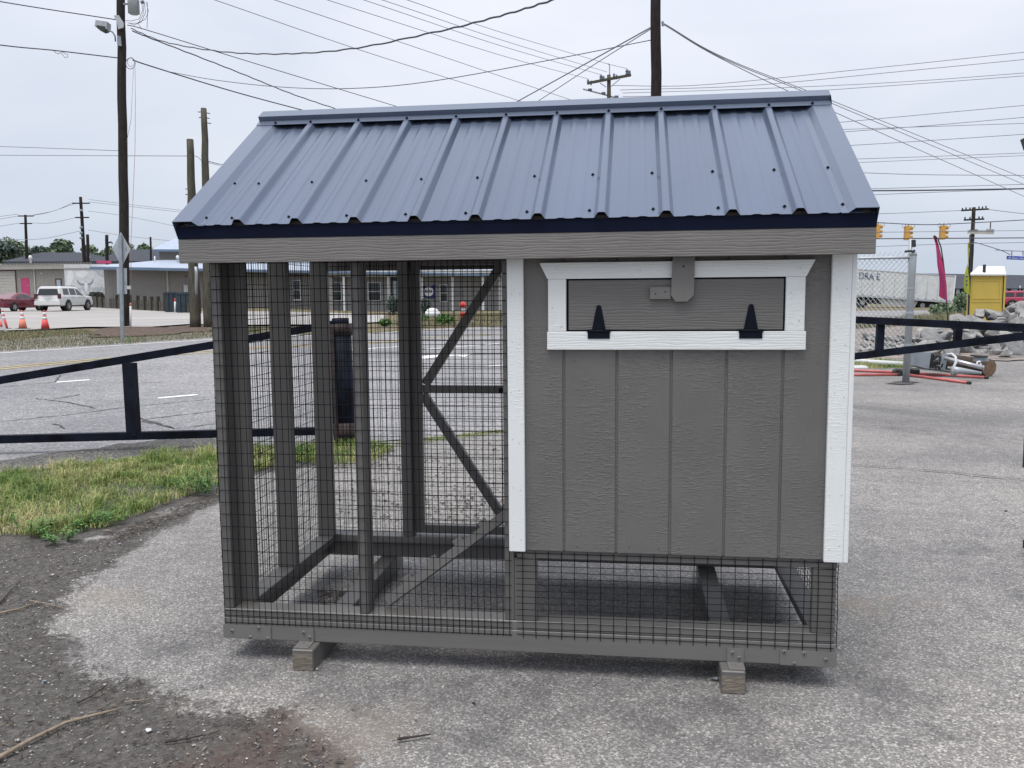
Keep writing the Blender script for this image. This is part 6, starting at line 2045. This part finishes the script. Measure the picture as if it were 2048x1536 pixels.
# ------------------------------------------------------------------ things lying by the fence post
dl = 15.4
lg = thing('fallen_log', 'sawn-off dark pole stump lying on the ground right of the fence post', 'log', GP(1930, 745))
la, lb_ = PX(1838, 722, dl + 1.2), PX(1978, 733.5, dl - .5)
la.z, lb_.z = .16, .15
mb = MB()
mb.tube([la, la.lerp(lb_, .5) + Vector((0, 0, .02)), lb_], .135, 16, 0, .150)
mb.build('trunk', 'log_bark', lg, True)
dlx = (lb_ - la).normalized()
MB().tube([lb_, lb_ + dlx * .004], .142, 16).build('sawn_end', 'log_end', lg)
cab = thing('junction_cabinet', 'grey metal cabinet lying open by the fence post', 'cabinet', GP(1845, 742))
c0 = [PX(1834, 701, dl - .6), PX(1862, 707, dl - .6), PX(1858, 738, dl - .6), PX(1830, 731, dl - .6)]
MB().prism(c0, tn * .25 + Vector((0, 0, -.02))).build('cabinet_box', 'galv_dark', cab)
MB().prism([PX(1864, 707, dl - .5), PX(1886, 714, dl - .5), PX(1882, 740, dl - .5), PX(1860, 738, dl - .5)], tn * .3).build('inner_panel', 'plastic_dark', cab)
rr = random.Random(4)
for k in range(16):
    x_, y_ = rr.uniform(1864, 1886), rr.uniform(712, 738)
    p = PX(x_, y_, dl - .55)
    q = PX(x_ + rr.uniform(-9, 9), y_ + rr.uniform(-8, 5), dl - .6)
    MB().tube([p, p.lerp(q, .5) + Vector((0, 0, rr.uniform(-.02, .04))), q], rr.uniform(.006, .014), 5).build('cable_scrap', rr.choice(['galv', 'galv_dark', 'plastic_dark', 'bin_blue']), cab)
MB().beam(PX(1889, 707, dl - .5), PX(1884, 739, dl - .5), .09, .05, (0, 1, 0)).build('strut', 'galv_dark', cab)
cp = thing('steel_conduit', 'shiny steel pipe lying along the fallen stump', 'pipe', GP(1930, 742))
MB().tube([PX(1890, 716.5, dl - .6), PX(1966, 735.5, dl - 1.0)], .036, 12).build('tube', 'rim_metal', cp, True)
MB().tube([PX(1966, 735.5, dl - 1.0), PX(1968, 736, dl - 1.01)], .040, 12).build('rim', 'galv_dark', cp)
cw = thing('flexible_hose', 'pale looped cable standing in front of the steel pipe', 'hose', GP(1906, 749))
MB().tube([PX(1893, 709, dl - .9), PX(1904, 708, dl - 1.0), PX(1911, 714, dl - 1.05), PX(1912, 724, dl - 1.1), PX(1907, 735, dl - 1.1), PX(1905, 749, dl - 1.1)], .022, 8).build('hose_tube', 'white_dirty', cw, True)
mbx = thing('meter_socket', 'small grey meter box lying on top of the stump', 'meter box', PX(1968, 722, dl - .6))
MB().prism([PX(1960, 714, dl - .8), PX(1975, 714, dl - .8), PX(1979, 722, dl - .8), PX(1958, 724, dl - .8)], tn * .2).build('box', 'galv_dark', mbx)
MB().prism([PX(1959, 712, dl - .85), PX(1976, 712, dl - .85), PX(1976, 715, dl - .85), PX(1959, 715, dl - .85)], tn * .3).build('lid', 'plastic_dark', mbx)
MB().tube([PX(1958 + 4 * math.cos(k * .5), 727 + 4 * math.sin(k * .5), dl - .9) for k in range(12)], .016, 6).build('strap', 'white_plain', mbx)
lmp = thing('street_lamp_head', 'grey cone shaped lamp head lying under the steel pipe', 'lamp', GP(1935, 748))
MB().tube([PX(1905, 743, dl - 1.1), PX(1918, 741, dl - 1.1), PX(1963, 746, dl - 1.2)], .09, 12, 0, .02).build('shade', 'galv', lmp, True)
MB().tube([PX(1895, 735, dl - 1.0), PX(1963, 747, dl - 1.2)], .018, 6).build('arm', 'galv', lmp, True)

def bar(x0, y0, x1, y1, lb, r_=.022):
    a, b2 = GP(x0, y0), GP(x1, y1)
    a.z, b2.z = a.z + r_ + .005, b2.z + r_ + .005
    t_ = thing('red_pole', lb, 'pole', (a + b2) / 2 - Vector((0, 0, r_)), 'red poles on the ground')
    MB().tube([a, b2], r_, 10).build('tube', 'pipe_red', t_, True)
    d_ = (b2 - a).normalized()
    for p, s_ in ((a, -1), (b2, 1)):
        MB().tube([p - d_ * .03 * s_, p + d_ * .03 * s_], r_ * 1.15, 10).build('end_cap', 'plastic_dark', t_)
bar(1640, 740, 1800, 748, 'red pole running from behind the coop to the fence post, upper of two')
bar(1650, 753, 1797, 752, 'red pole running from behind the coop to the fence post, lower of two')
bar(1832, 750, 1973, 758, 'red pole pointing right from the fence post, upper of two')
bar(1818, 753, 1938, 769, 'red pole pointing right from the fence post, lower of two')
for x, y, lb in ((1800, 751, 'black clamp joining the red poles left of the fence post'), (1826, 750, 'black clamp joining the red poles right of the fence post')):
    p = GP(x, y)
    t_ = thing('pole_clamp', lb, 'clamp', p)
    MB().cbox(p.x - .10, p.x + .10, p.y - .07, p.y + .07, p.z + .002, p.z + .12, .03).build('clamp_body', 'plastic_dark', t_)
    MB().tube([p + Vector((-.06, -.09, .06)), p + Vector((-.06, .09, .06))], .05, 10).build('clamp_wheel', 'plastic_dark', t_)
wp = thing('white_pipe', 'dirty white plastic pipe lying in the weeds beyond the red poles', 'pipe', GP(1750, 735))
a, b2 = GP(1640, 724), GP(1806, 735)
MB().tube([a + Vector((0, 0, .06)), b2 + Vector((0, 0, .06))], .055, 12).build('tube', 'white_dirty', wp, True)
cbk = thing('kerb_stone', 'whitish broken kerb block lying between the pipe and the red poles', 'kerb stone', GP(1715, 742))
p = GP(1695, 741)
MB().cbox(p.x - .5, p.x + .35, p.y - .12, p.y + .12, p.z, p.z + .09, .03).build('block', 'white_dirty', cbk)
# dark lamp and wheel chock cut by the right picture edge
ll = thing('wall_lamp', 'dark lamp head cut by the right picture edge', 'lamp', PX(2056, 300, 7))
MB().prism([PX(2040, 280, 7), PX(2075, 262, 7), PX(2080, 300, 7), PX(2047, 301, 7)], (PX(2060, 280, 7) - CAM).normalized() * .12).build('lamp_head', 'plastic_dark', ll)
q = PX(2090, 290, 7.1)
MB().tube([PX(2070, 285, 7.1), q, Vector((q.x, q.y, 0))], .04, 8).build('lamp_post', 'plastic_dark', ll)
jb = thing('trailer_jack', 'black steel foot of a stand cut by the right picture edge', 'stand', GP(2060, 1112))
p = GP(2062, 1114)
MB().tube([p, p + Vector((0, 0, .30))], .022, 8).build('leg', 'plastic_dark', jb)
MB().box(p.x - .035, p.x + .2, p.y - .03, p.y + .03, p.z + .045, p.z + .09).build('cross_bar', 'plastic_dark', jb)

# hydrant, white dome, shrubs in front of the store
hyd = thing('fire_hydrant', 'red and white hydrant on the lawn, seen through the run door', 'hydrant', GP(927, 639))
p = GP(926, 639)
sc_ = (p - CAM).dot(FW) / FPX
lathe_at(hyd, [(4.5 * sc_, 0), (4.5 * sc_, 8 * sc_), (6 * sc_, 10 * sc_), (6 * sc_, 14 * sc_)], p, 'base', 'hydrant_red', 12)
lathe_at(hyd, [(4.6 * sc_, 14 * sc_), (4.6 * sc_, 24 * sc_)], p, 'barrel', 'white_plain', 12)
lathe_at(hyd, [(6.5 * sc_, 24 * sc_), (6.8 * sc_, 30 * sc_), (5 * sc_, 34 * sc_), (1 * sc_, 36 * sc_)], p, 'bonnet', 'hydrant_red', 12)
wd = thing('white_boulder', 'smooth white rounded boulder in front of the store porch', 'boulder', GP(865, 634))
p = GP(865, 635)
sc_ = (p - CAM).dot(FW) / FPX
lathe_at(wd, [(17 * sc_, 0), (16.5 * sc_, 6 * sc_), (14 * sc_, 12 * sc_), (9 * sc_, 17 * sc_), (3 * sc_, 19 * sc_)], p, 'stone', 'white_plain', 16)
wr2 = thing('white_boulder', 'small white stone on the lawn near the hydrant', 'stone', GP(941, 644))
p = GP(941, 645)
lathe_at(wr2, [(5 * sc_, 0), (4.5 * sc_, 3 * sc_), (2 * sc_, 5 * sc_)], p, 'stone', 'white_plain', 10)

# ================================================================== VEGETATION
def leaf_cloud(pts, size, rr, flat=0.0):
    """many small leaf faces at the given points"""
    n = len(pts)
    P = np.array(pts)
    nrm = rr.normal(size=(n, 3))
    nrm[:, 2] += flat
    nrm /= np.linalg.norm(nrm, axis=1)[:, None]
    t = np.cross(nrm, rr.normal(size=(n, 3)))
    t /= np.linalg.norm(t, axis=1)[:, None]
    b_ = np.cross(nrm, t)
    s = size * rr.uniform(.6, 1.4, n)[:, None]
    V = np.stack([P - t * s * .5, P + b_ * s * .28, P + t * s * .5, P - b_ * s * .28], 1).reshape(-1, 3)
    F = np.arange(4 * n).reshape(-1, 4)
    return V, F
def np_obj(name, V, F, m_, parent=None, base=None):
    me = bpy.data.meshes.new(name)
    b0 = np.array(base if base is not None else (0, 0, 0), float)
    me.from_pydata((V - b0).tolist(), [], F.tolist())
    me.materials.append(MATS[m_])
    o = bpy.data.objects.new(name, me)
    COL.objects.link(o)
    if parent:
        o.parent = parent
        o.location = Vector(b0) - parent.location
    else:
        o.location = Vector(b0)
    return o
nr = np.random.default_rng(5)
def tree(lb, x, d, ytop, ybot, wpx, m_, n=1600, leaf=0.55, grp='trees behind the dark roofs', lob=9, name='tree'):
    base = GD(x, d)
    top = PX(x, ytop, d)
    zb = PX(x, ybot + 8, d).z
    H = top.z - zb
    Rw = wpx * 1.75 * d / FPX / 2
    t_ = thing(name, lb, 'tree', base, grp)
    MB().tube([base - Vector((0, 0, .3)), base.lerp(Vector((top.x, top.y, zb + H * .5)), .6), Vector((top.x, top.y, zb + H * .75))], max(.12, Rw * .07), 8, 0, .05).build('trunk', 'pole_wood', t_, True)
    pts = []
    for k in range(lob):
        a_ = nr.uniform(0, 2 * math.pi)
        rr_ = Rw * .72 * math.sqrt(nr.uniform(0, 1))
        zc = zb + H * nr.uniform(.18, .80)
        cr_ = (Rw * nr.uniform(.30, .52), H * nr.uniform(.14, .26))
        c_ = np.array([top.x + rr_ * math.cos(a_), top.y + rr_ * math.sin(a_), zc])
        m__ = n // lob
        dv = nr.normal(size=(m__, 3))
        dv /= np.linalg.norm(dv, axis=1)[:, None]
        dv *= nr.uniform(.55, 1.08, m__)[:, None]
        pts.append(c_ + dv * np.array([cr_[0], cr_[0], cr_[1]]))
    P = np.concatenate(pts)
    V, F = leaf_cloud(P, leaf, nr, .6)
    np_obj('crown', V, F, m_, t_, tuple(base))
    for k in range(3):
        a_ = k * 2.1
        MB().tube([Vector((top.x, top.y, zb + H * .2)), Vector((top.x + Rw * .5 * math.cos(a_), top.y + Rw * .5 * math.sin(a_), zb + H * .6))], max(.05, Rw * .03), 5, 0, .02).build('limb', 'pole_wood', t_, True)
tree('dark rounded tree at the left picture edge behind the roofs', -12, 150, 478, 530, 60, 'leaf_pine', 2200, .8)
tree('mid green tree second from the left picture edge', 22, 165, 479, 530, 62, 'leaf_tree', 2600, .75)
tree('mid green tree left of the far cross-arm pole', 48, 172, 484, 530, 46, 'leaf_tree', 2000, .75)
tree('dark blue-green pine left of the pale airy tree', 80, 158, 485, 528, 42, 'leaf_pine', 2200, .7)
tree('pale airy tree, tallest of the left background', 116, 150, 475, 522, 46, 'leaf_light', 1100, .75, lob=13)
tree('small pale tree on the flank of the tallest one', 133, 156, 500, 522, 20, 'leaf_tree', 500, .6)
tree('low green tree left of the plain dark pole, between the roofs', 168, 175, 510, 530, 34, 'leaf_tree', 700, .6)
tree('round green tree between the leaning pole and the diamond sign', 200, 150, 491, 528, 40, 'leaf_tree', 1600, .7)
tree('dark tree just left of the diamond sign', 228, 160, 492, 525, 30, 'leaf_pine', 1200, .7)
tree('low green tree right of the diamond sign, above the dark roof', 268, 165, 487, 520, 36, 'leaf_tree', 1400, .7)
tree('low dark tree at the right end of the dark roof', 296, 165, 496, 520, 26, 'leaf_pine', 800, .7)
for i, (x, yt, w) in enumerate(((1990, 553, 50), (2030, 549, 60), (2075, 548, 70), (2130, 550, 80))):
    tree(['distant tree top left of the street sign, behind the dark roof', 'distant tree top under the street name sign', 'distant tree top at the right picture edge', 'distant tree beyond the right picture edge'][i], x, 230, yt, 590, w, 'leaf_pine', 1500, 1.0, 'distant trees at the right')
# shrubs
def shrub(lb, x, y, hpx, wpx, m_, n, leaf, d=None):
    p = GP(x, y) if d is None else GD(x, d)
    dd_ = (p - CAM).dot(FW)
    h_, w_ = hpx * dd_ / FPX, wpx * dd_ / FPX / 2
    t_ = thing('shrub', lb, 'shrub', p)
    dv = nr.normal(size=(n, 3))
    dv /= np.linalg.norm(dv, axis=1)[:, None]
    dv *= nr.uniform(.3, 1.05, n)[:, None]
    V, F = leaf_cloud(np.array(p) + np.array([0, 0, h_ * .5]) + dv * np.array([w_, w_, h_ * .5]), leaf, nr, .4)
    np_obj('foliage', V, F, m_, t_, tuple(p))
    for k in range(3):
        MB().tube([p - Vector((0, 0, .05)), p + Vector((w_ * .5 * math.cos(k * 2.1), w_ * .5 * math.sin(k * 2.1), h_ * .6))], .02, 5).build('stem', 'pole_wood', t_)
shrub('dark clipped shrub beside the shop door', 786, 630, 40, 26, 'leaf_pine', 900, .14)
shrub('dark clipped shrub below the round wall logo', 851, 630, 34, 26, 'leaf_pine', 900, .14)
shrub('bright green shrub at the front of the store lawn', 850, 641, 10, 18, 'weed_leaf', 400, .12)
shrub('bright green shrub on the lawn right of the white boulder', 890, 650, 22, 34, 'weed_leaf', 700, .12)
shrub('small green shrub on the lawn behind the middle post', 770, 652, 14, 26, 'weed_leaf', 500, .12)
shrub('tall green bushes between the trailer and the portable toilet', 1924, 628, 42, 34, 'leaf_tree', 1500, .22)
shrub('low bush under the trailer tail', 1885, 632, 24, 50, 'leaf_tree', 900, .22)

# grass blades
def blades(name, m_, poly_px, n, hmin, hmax, w, bend, seed, label, off=0.015, dens=None):
    rr = np.random.default_rng(seed)
    poly = pxpoly(poly_px)
    lo, hi = poly.min(0), poly.max(0)
    P = np.zeros((0, 2))
    while len(P) < n:
        q = rr.uniform(lo, hi, (n * 2, 2))
        ok = inside_dist(q, poly) > -0.03
        if dens is not None:
            keep_ = np.array([dens(a) for a in q[ok]]) > rr.uniform(0, 1, ok.sum())
            P = np.concatenate([P, q[ok][keep_]])
        else:
            P = np.concatenate([P, q[ok]])
    P = P[:n]
    z = np.array([hgt(a, b_) for a, b_ in P]) + off
    h = rr.uniform(hmin, hmax, n) * (0.6 + 0.8 * np.array([0.5 + 0.5 * mnoise.noise((a * 2.2, b_ * 2.2, 3)) for a, b_ in P]))
    ang = rr.uniform(0, 2 * np.pi, n)
    dx, dy = np.cos(ang), np.sin(ang)
    bd = rr.uniform(.15, 1, n) * bend * h
    side = np.stack([-dy, dx, np.zeros(n)], 1) * (w * rr.uniform(.6, 1.3, n))[:, None]
    b0 = np.column_stack([P, z])
    mid = b0 + np.stack([dx * bd * .35, dy * bd * .35, h * .6], 1)
    tip = b0 + np.stack([dx * bd, dy * bd, h * (1 - .25 * bend)], 1)
    V = np.stack([b0 - side, b0 + side, mid + side * .7, mid - side * .7, tip], 1).reshape(-1, 3)
    i0 = np.arange(n) * 5
    F = [(a, a + 1, a + 2, a + 3) for a in i0] + [(a + 3, a + 2, a + 4) for a in i0]
    me = bpy.data.meshes.new(name)
    me.from_pydata(V.tolist(), [], F)
    me.materials.append(MATS[m_])
    o = bpy.data.objects.new(name, me)
    COL.objects.link(o)
    tag(o, label, 'grass', None, 'stuff')
    return o
strip = [(-350, 1085), (0, 1072), (120, 1072), (210, 1055), (300, 1020), (380, 990), (440, 968), (520, 940), (640, 915), (640, 893), (435, 902), (250, 922), (0, 950), (-350, 980)]
def dens1(a):
    return -0.05 + 1.5 * (0.5 + 0.5 * mnoise.noise((a[0] * 2.6, a[1] * 2.6, 9)))
blades('grass', 'grass_near', strip, 46000, .012, .055, .0020, 1.2, 1, 'short green and straw coloured grass strip left of the coop', .012, dens1)
CL = None
def dens_clump(a):
    v = mnoise.noise((a[0] * 9.0, a[1] * 9.0, 4.5))
    return 1.0 if v > 0.22 else (0.02 if v > -0.05 else 0.0)
blades('grass', 'grass_near', strip, 14000, .05, .135, .0021, 1.25, 12, 'taller grass tufts standing in the strip left of the coop', .012, dens_clump)
blades('grass', 'grass_near', [(-350, 985), (0, 958), (250, 930), (440, 908), (440, 935), (250, 962), (0, 995), (-350, 1020)], 1500, .08, .19, .0011, .9, 13, 'tall dry seed stalks along the back of the grass strip', .012)
blades('grass', 'grass_near', [(590, 925), (640, 890), (740, 888), (790, 900), (740, 930), (660, 935)], 3500, .03, .10, .0022, .9, 2, 'weedy grass around the gate post behind the run', .02)
blades('grass', 'grass_near', [(800, 886), (1005, 864), (1005, 868), (800, 893)], 1200, .015, .05, .002, .9, 3, 'thin grass growing along the pavement joint behind the run', .012)
blades('grass', 'grass_far', [(-300, 728), (0, 703), (425, 676), (520, 668), (520, 655), (440, 652), (380, 668), (200, 676), (175, 660), (0, 664), (-300, 680)], 30000, .03, .11, .006, .9, 4, 'dry patchy grass on the verge across the road', -.01)
blades('grass', 'grass_far', [(1700, 660), (1780, 655), (1890, 648), (1940, 640), (1935, 632), (1800, 642), (1700, 648)], 9000, .10, .45, .008, .7, 6, 'tall weeds along the road beyond the right gate', -.01)
blades('grass', 'grass_near', [(1690, 740), (1820, 737), (1830, 727), (1690, 722)], 3500, .03, .12, .004, .9, 7, 'weeds around the white pipe', .01)
blades('grass', 'grass_far', [(760, 648), (860, 634), (1000, 630), (1040, 648), (830, 658)], 8000, .05, .16, .01, .9, 8, 'lawn grass in front of the store', .03)
# leafy weeds
def weed(lb, x, y, h_, nst, seed, spread=.12):
    rr = random.Random(seed)
    p = GP(x, y)
    t_ = thing('leafy_weed', lb, 'weed', p)
    mbL = MB()
    for s in range(nst):
        a_ = rr.uniform(0, 6.28)
        b_ = p + Vector((math.cos(a_), math.sin(a_), 0)) * rr.uniform(0, spread)
        tp = b_ + Vector((math.cos(a_) * .06, math.sin(a_) * .06, h_ * rr.uniform(.6, 1)))
        MB().tube([b_, b_.lerp(tp, .5) + Vector((0, 0, .01)), tp], .0035, 4).build('stem', 'weed_leaf', t_)
        for k in range(14):
            c_ = b_.lerp(tp, .25 + .75 * k / 13)
            an = k * 2.4 + a_
            L = .055 * rr.uniform(.7, 1.2)
            d_ = Vector((math.cos(an), math.sin(an), .45)).normalized()
            sd_ = Vector((-math.sin(an), math.cos(an), 0)) * .0085
            m1 = c_ + d_ * L * .5 + Vector((0, 0, .004))
            tpp = c_ + d_ * L - Vector((0, 0, .012))
            mbL.add([c_, m1 + sd_, tpp, m1 - sd_], [(0, 1, 2, 3)])
    mbL.build('leaves', 'weed_leaf', t_)
weed('leafy green weed right beside the corner of the run', 418, 985, .20, 8, 1)
weed('leafy green weed a little left of the run corner', 385, 990, .15, 7, 2)
weed('broad leafy weed at the grass edge, lower left', 60, 1070, .12, 6, 3)
weed('low leafy weed at the front edge of the grass strip', 120, 1080, .08, 7, 4)
weed('low leafy weed in the middle of the grass front edge', 200, 1058, .08, 7, 5)
weed('leafy weed seen through the run side between two posts', 600, 915, .14, 7, 6)
weed('green weed at the foot of the road sign', 250, 690, .22, 8, 7, .3)

# ================================================================== LITTER ON THE GROUND
def scatter_poly(poly_px, n, seed):
    rr = np.random.default_rng(seed)
    poly = pxpoly(poly_px)
    lo, hi = poly.min(0), poly.max(0)
    P = np.zeros((0, 2))
    while len(P) < n:
        q = rr.uniform(lo, hi, (n * 3, 2))
        P = np.concatenate([P, q[inside_dist(q, poly) > 0]])
    return P[:n], rr
def pebbles(name, polys, n, s0, s1, seed, label):
    mb = MB()
    for poly in polys:
        P, rr = scatter_poly(poly, n, seed)
        for a in P:
            s = rr.uniform(s0, s1) * (1.8 if rr.uniform() > .95 else 1)
            z = hgt(*a) + .006
            v = [Vector((a[0], a[1], z)) + Vector((dx * s * rr.uniform(.7, 1.2), dy * s * rr.uniform(.7, 1.2), dz * s * .7)) for dx, dy, dz in ((1, 0, 0), (0, 1, 0), (-1, 0, 0), (0, -1, 0), (.1, 0, 1), (0, 0, -.6), (.7, .7, .5), (-.7, -.6, .6))]
            mb.add(v, [(0, 6, 1), (6, 4, 1), (0, 4, 6), (1, 4, 2), (2, 4, 7), (2, 7, 3), (7, 4, 3), (3, 4, 0), (0, 1, 5), (1, 2, 5), (2, 3, 5), (3, 0, 5)])
    o = mb.build(name, 'pebble')
    tag(o, label, 'gravel', None, 'stuff')
dirtpoly = [(-60, 1090), (200, 1078), (430, 1000), (240, 1115), (110, 1235), (125, 1295), (260, 1350), (420, 1425), (560, 1420), (700, 1536), (700, 1600), (-60, 1600)]
pebbles('pebbles', [dirtpoly], 2400, .0016, .0048, 31, 'loose pale pebbles on the dark dirt at the lower left')
pebbles('pebbles', [[(450, 1300), (1700, 1420), (2048, 1300), (2048, 1536), (500, 1536)]], 700, .0014, .0032, 32, 'loose grit on the asphalt in front of the coop')
def chips(name, poly, n, l0, l1, w, seed, label, m_='litter'):
    P, rr = scatter_poly(poly, n, seed)
    mb = MB()
    for a in P:
        L = rr.uniform(l0, l1)
        an = rr.uniform(0, 6.28)
        d_ = Vector((math.cos(an), math.sin(an), rr.uniform(-.05, .12)))
        s_ = Vector((-math.sin(an), math.cos(an), rr.uniform(-.3, .3))) * w * rr.uniform(.5, 1.5)
        c_ = Vector((a[0], a[1], hgt(*a) + .009))
        mb.add([c_ - d_ * L / 2 - s_ * .5, c_ - d_ * L / 2 + s_ * .5, c_ + s_ * .8 + Vector((0, 0, w * .5)), c_ + d_ * L / 2 + s_ * .4, c_ + d_ * L / 2 - s_ * .4, c_ - s_ * .6], [(0, 1, 2, 5), (5, 2, 3, 4)])
    o = mb.build(name, m_)
    tag(o, label, 'litter', None, 'stuff')
chips('leaf_litter', dirtpoly, 2200, .006, .035, .003, 41, 'bark chips and dead stalks on the dark dirt at the lower left')
chips('leaf_litter', [(640, 985), (1010, 990), (1010, 1048), (660, 1050)], 330, .010, .035, .009, 42, 'dead leaves and chips on the asphalt behind the run')
chips('leaf_litter', [(820, 905), (1000, 880), (1010, 990), (660, 985)], 120, .012, .04, .012, 46, 'few dead leaves on the asphalt farther behind the run')
chips('leaf_litter', [(200, 1068), (330, 1022), (440, 985), (440, 1000), (330, 1050), (240, 1090)], 350, .02, .08, .004, 43, 'dead roots and stalks along the edge of the grass strip')
chips('leaf_litter', [(640, 1185), (700, 1185), (690, 1205), (640, 1210)], 60, .03, .10, .003, 44, 'dead grass stalks lying inside the run')
chips('leaf_litter', [(640, 900), (780, 890), (780, 940), (650, 945)], 300, .02, .06, .006, 45, 'dry mulch around the gate post')
chips('leaf_litter', [(175, 676), (440, 663), (430, 652), (270, 655), (180, 666)], 1500, .04, .16, .03, 47, 'brown mulch chips around the pole bases across the road')
def stick(pts, r_, lb, m_='pole_wood_grey'):
    g = [GP(x, y, .008 + r_) for x, y in pts]
    mb = MB().tube(g, r_, 6, 0, r_ * .45)
    rr = random.Random(int(pts[0][0]))
    for k in range(3):
        i = rr.randrange(len(g) - 1)
        p = g[i].lerp(g[i + 1], rr.random())
        mb.tube([p, p + Vector((rr.uniform(-.05, .05), rr.uniform(-.03, .03), .003))], r_ * .4, 4, 0, r_ * .2)
    o = mb.build('stick', m_, None, True, base=g[0])
    tag(o, lb, 'stick')
mat('stick_straw', (0.25, 0.20, 0.15), 0.9, 0, 0.3, 30)
mat('stick_dark', (0.045, 0.036, 0.032), 0.9, 0, 0.4, 30)
stick([(-20, 1535), (60, 1490), (130, 1455), (185, 1440), (245, 1425)], .009, 'long straw-coloured twig running up from the lower left corner', 'stick_straw')
stick([(330, 1491), (365, 1486), (410, 1477)], .005, 'thin black stick below the pale pebble, lower left', 'stick_dark')
stick([(-10, 1234), (40, 1223), (85, 1207)], .006, 'pale dry stalk at the left edge beside the light asphalt', 'stick_straw')
stick([(60, 1206), (95, 1212), (125, 1220)], .004, 'short pale stalk pointing at the light asphalt', 'stick_straw')
stick([(0, 1212), (22, 1185), (42, 1168)], .005, 'dark stick leaning up at the left picture edge', 'stick_dark')
stick([(155, 1412), (185, 1397), (215, 1375)], .004, 'dark forked twig in the middle of the dirt', 'stick_dark')
stick([(795, 1486), (830, 1481), (862, 1476)], .006, 'flat dark piece of bark on the asphalt in front of the coop', 'stick_dark')
stick([(250, 1410), (300, 1405)], .004, 'reddish twig in the dirt below the light asphalt', 'stick_straw')
def stone(x, y, s_, lb, m_='white_dirty'):
    p = GP(x, y)
    o = bpy.data.objects.new('stone', ROCKS[int(x) % 12].copy())
    o.data.materials.clear()
    o.data.materials.append(MATS[m_])
    COL.objects.link(o)
    o.location = p + Vector((0, 0, s_ * .2 + .004))
    o.scale = (s_, s_, s_ * .8)
    tag(o, lb, 'stone')
stone(297, 1465, .030, 'pale pebble in the dirt at the lower left')
stone(90, 1366, .026, 'grey pebble in the dirt near the left edge', 'galv_dark')
stone(146, 1163, .018, 'white pebble at the edge of the light asphalt')
stone(1428, 1362, .040, 'grey stone beside the right skid', 'galv_dark')
stone(986, 1156, .022, 'white pebble on the shaded asphalt under the coop')
stone(2012, 1024, .022, 'small dark stone on the asphalt near the right edge', 'plastic_dark')
stone(947, 1411, .020, 'small black lump on the asphalt in front of the coop', 'plastic_dark')
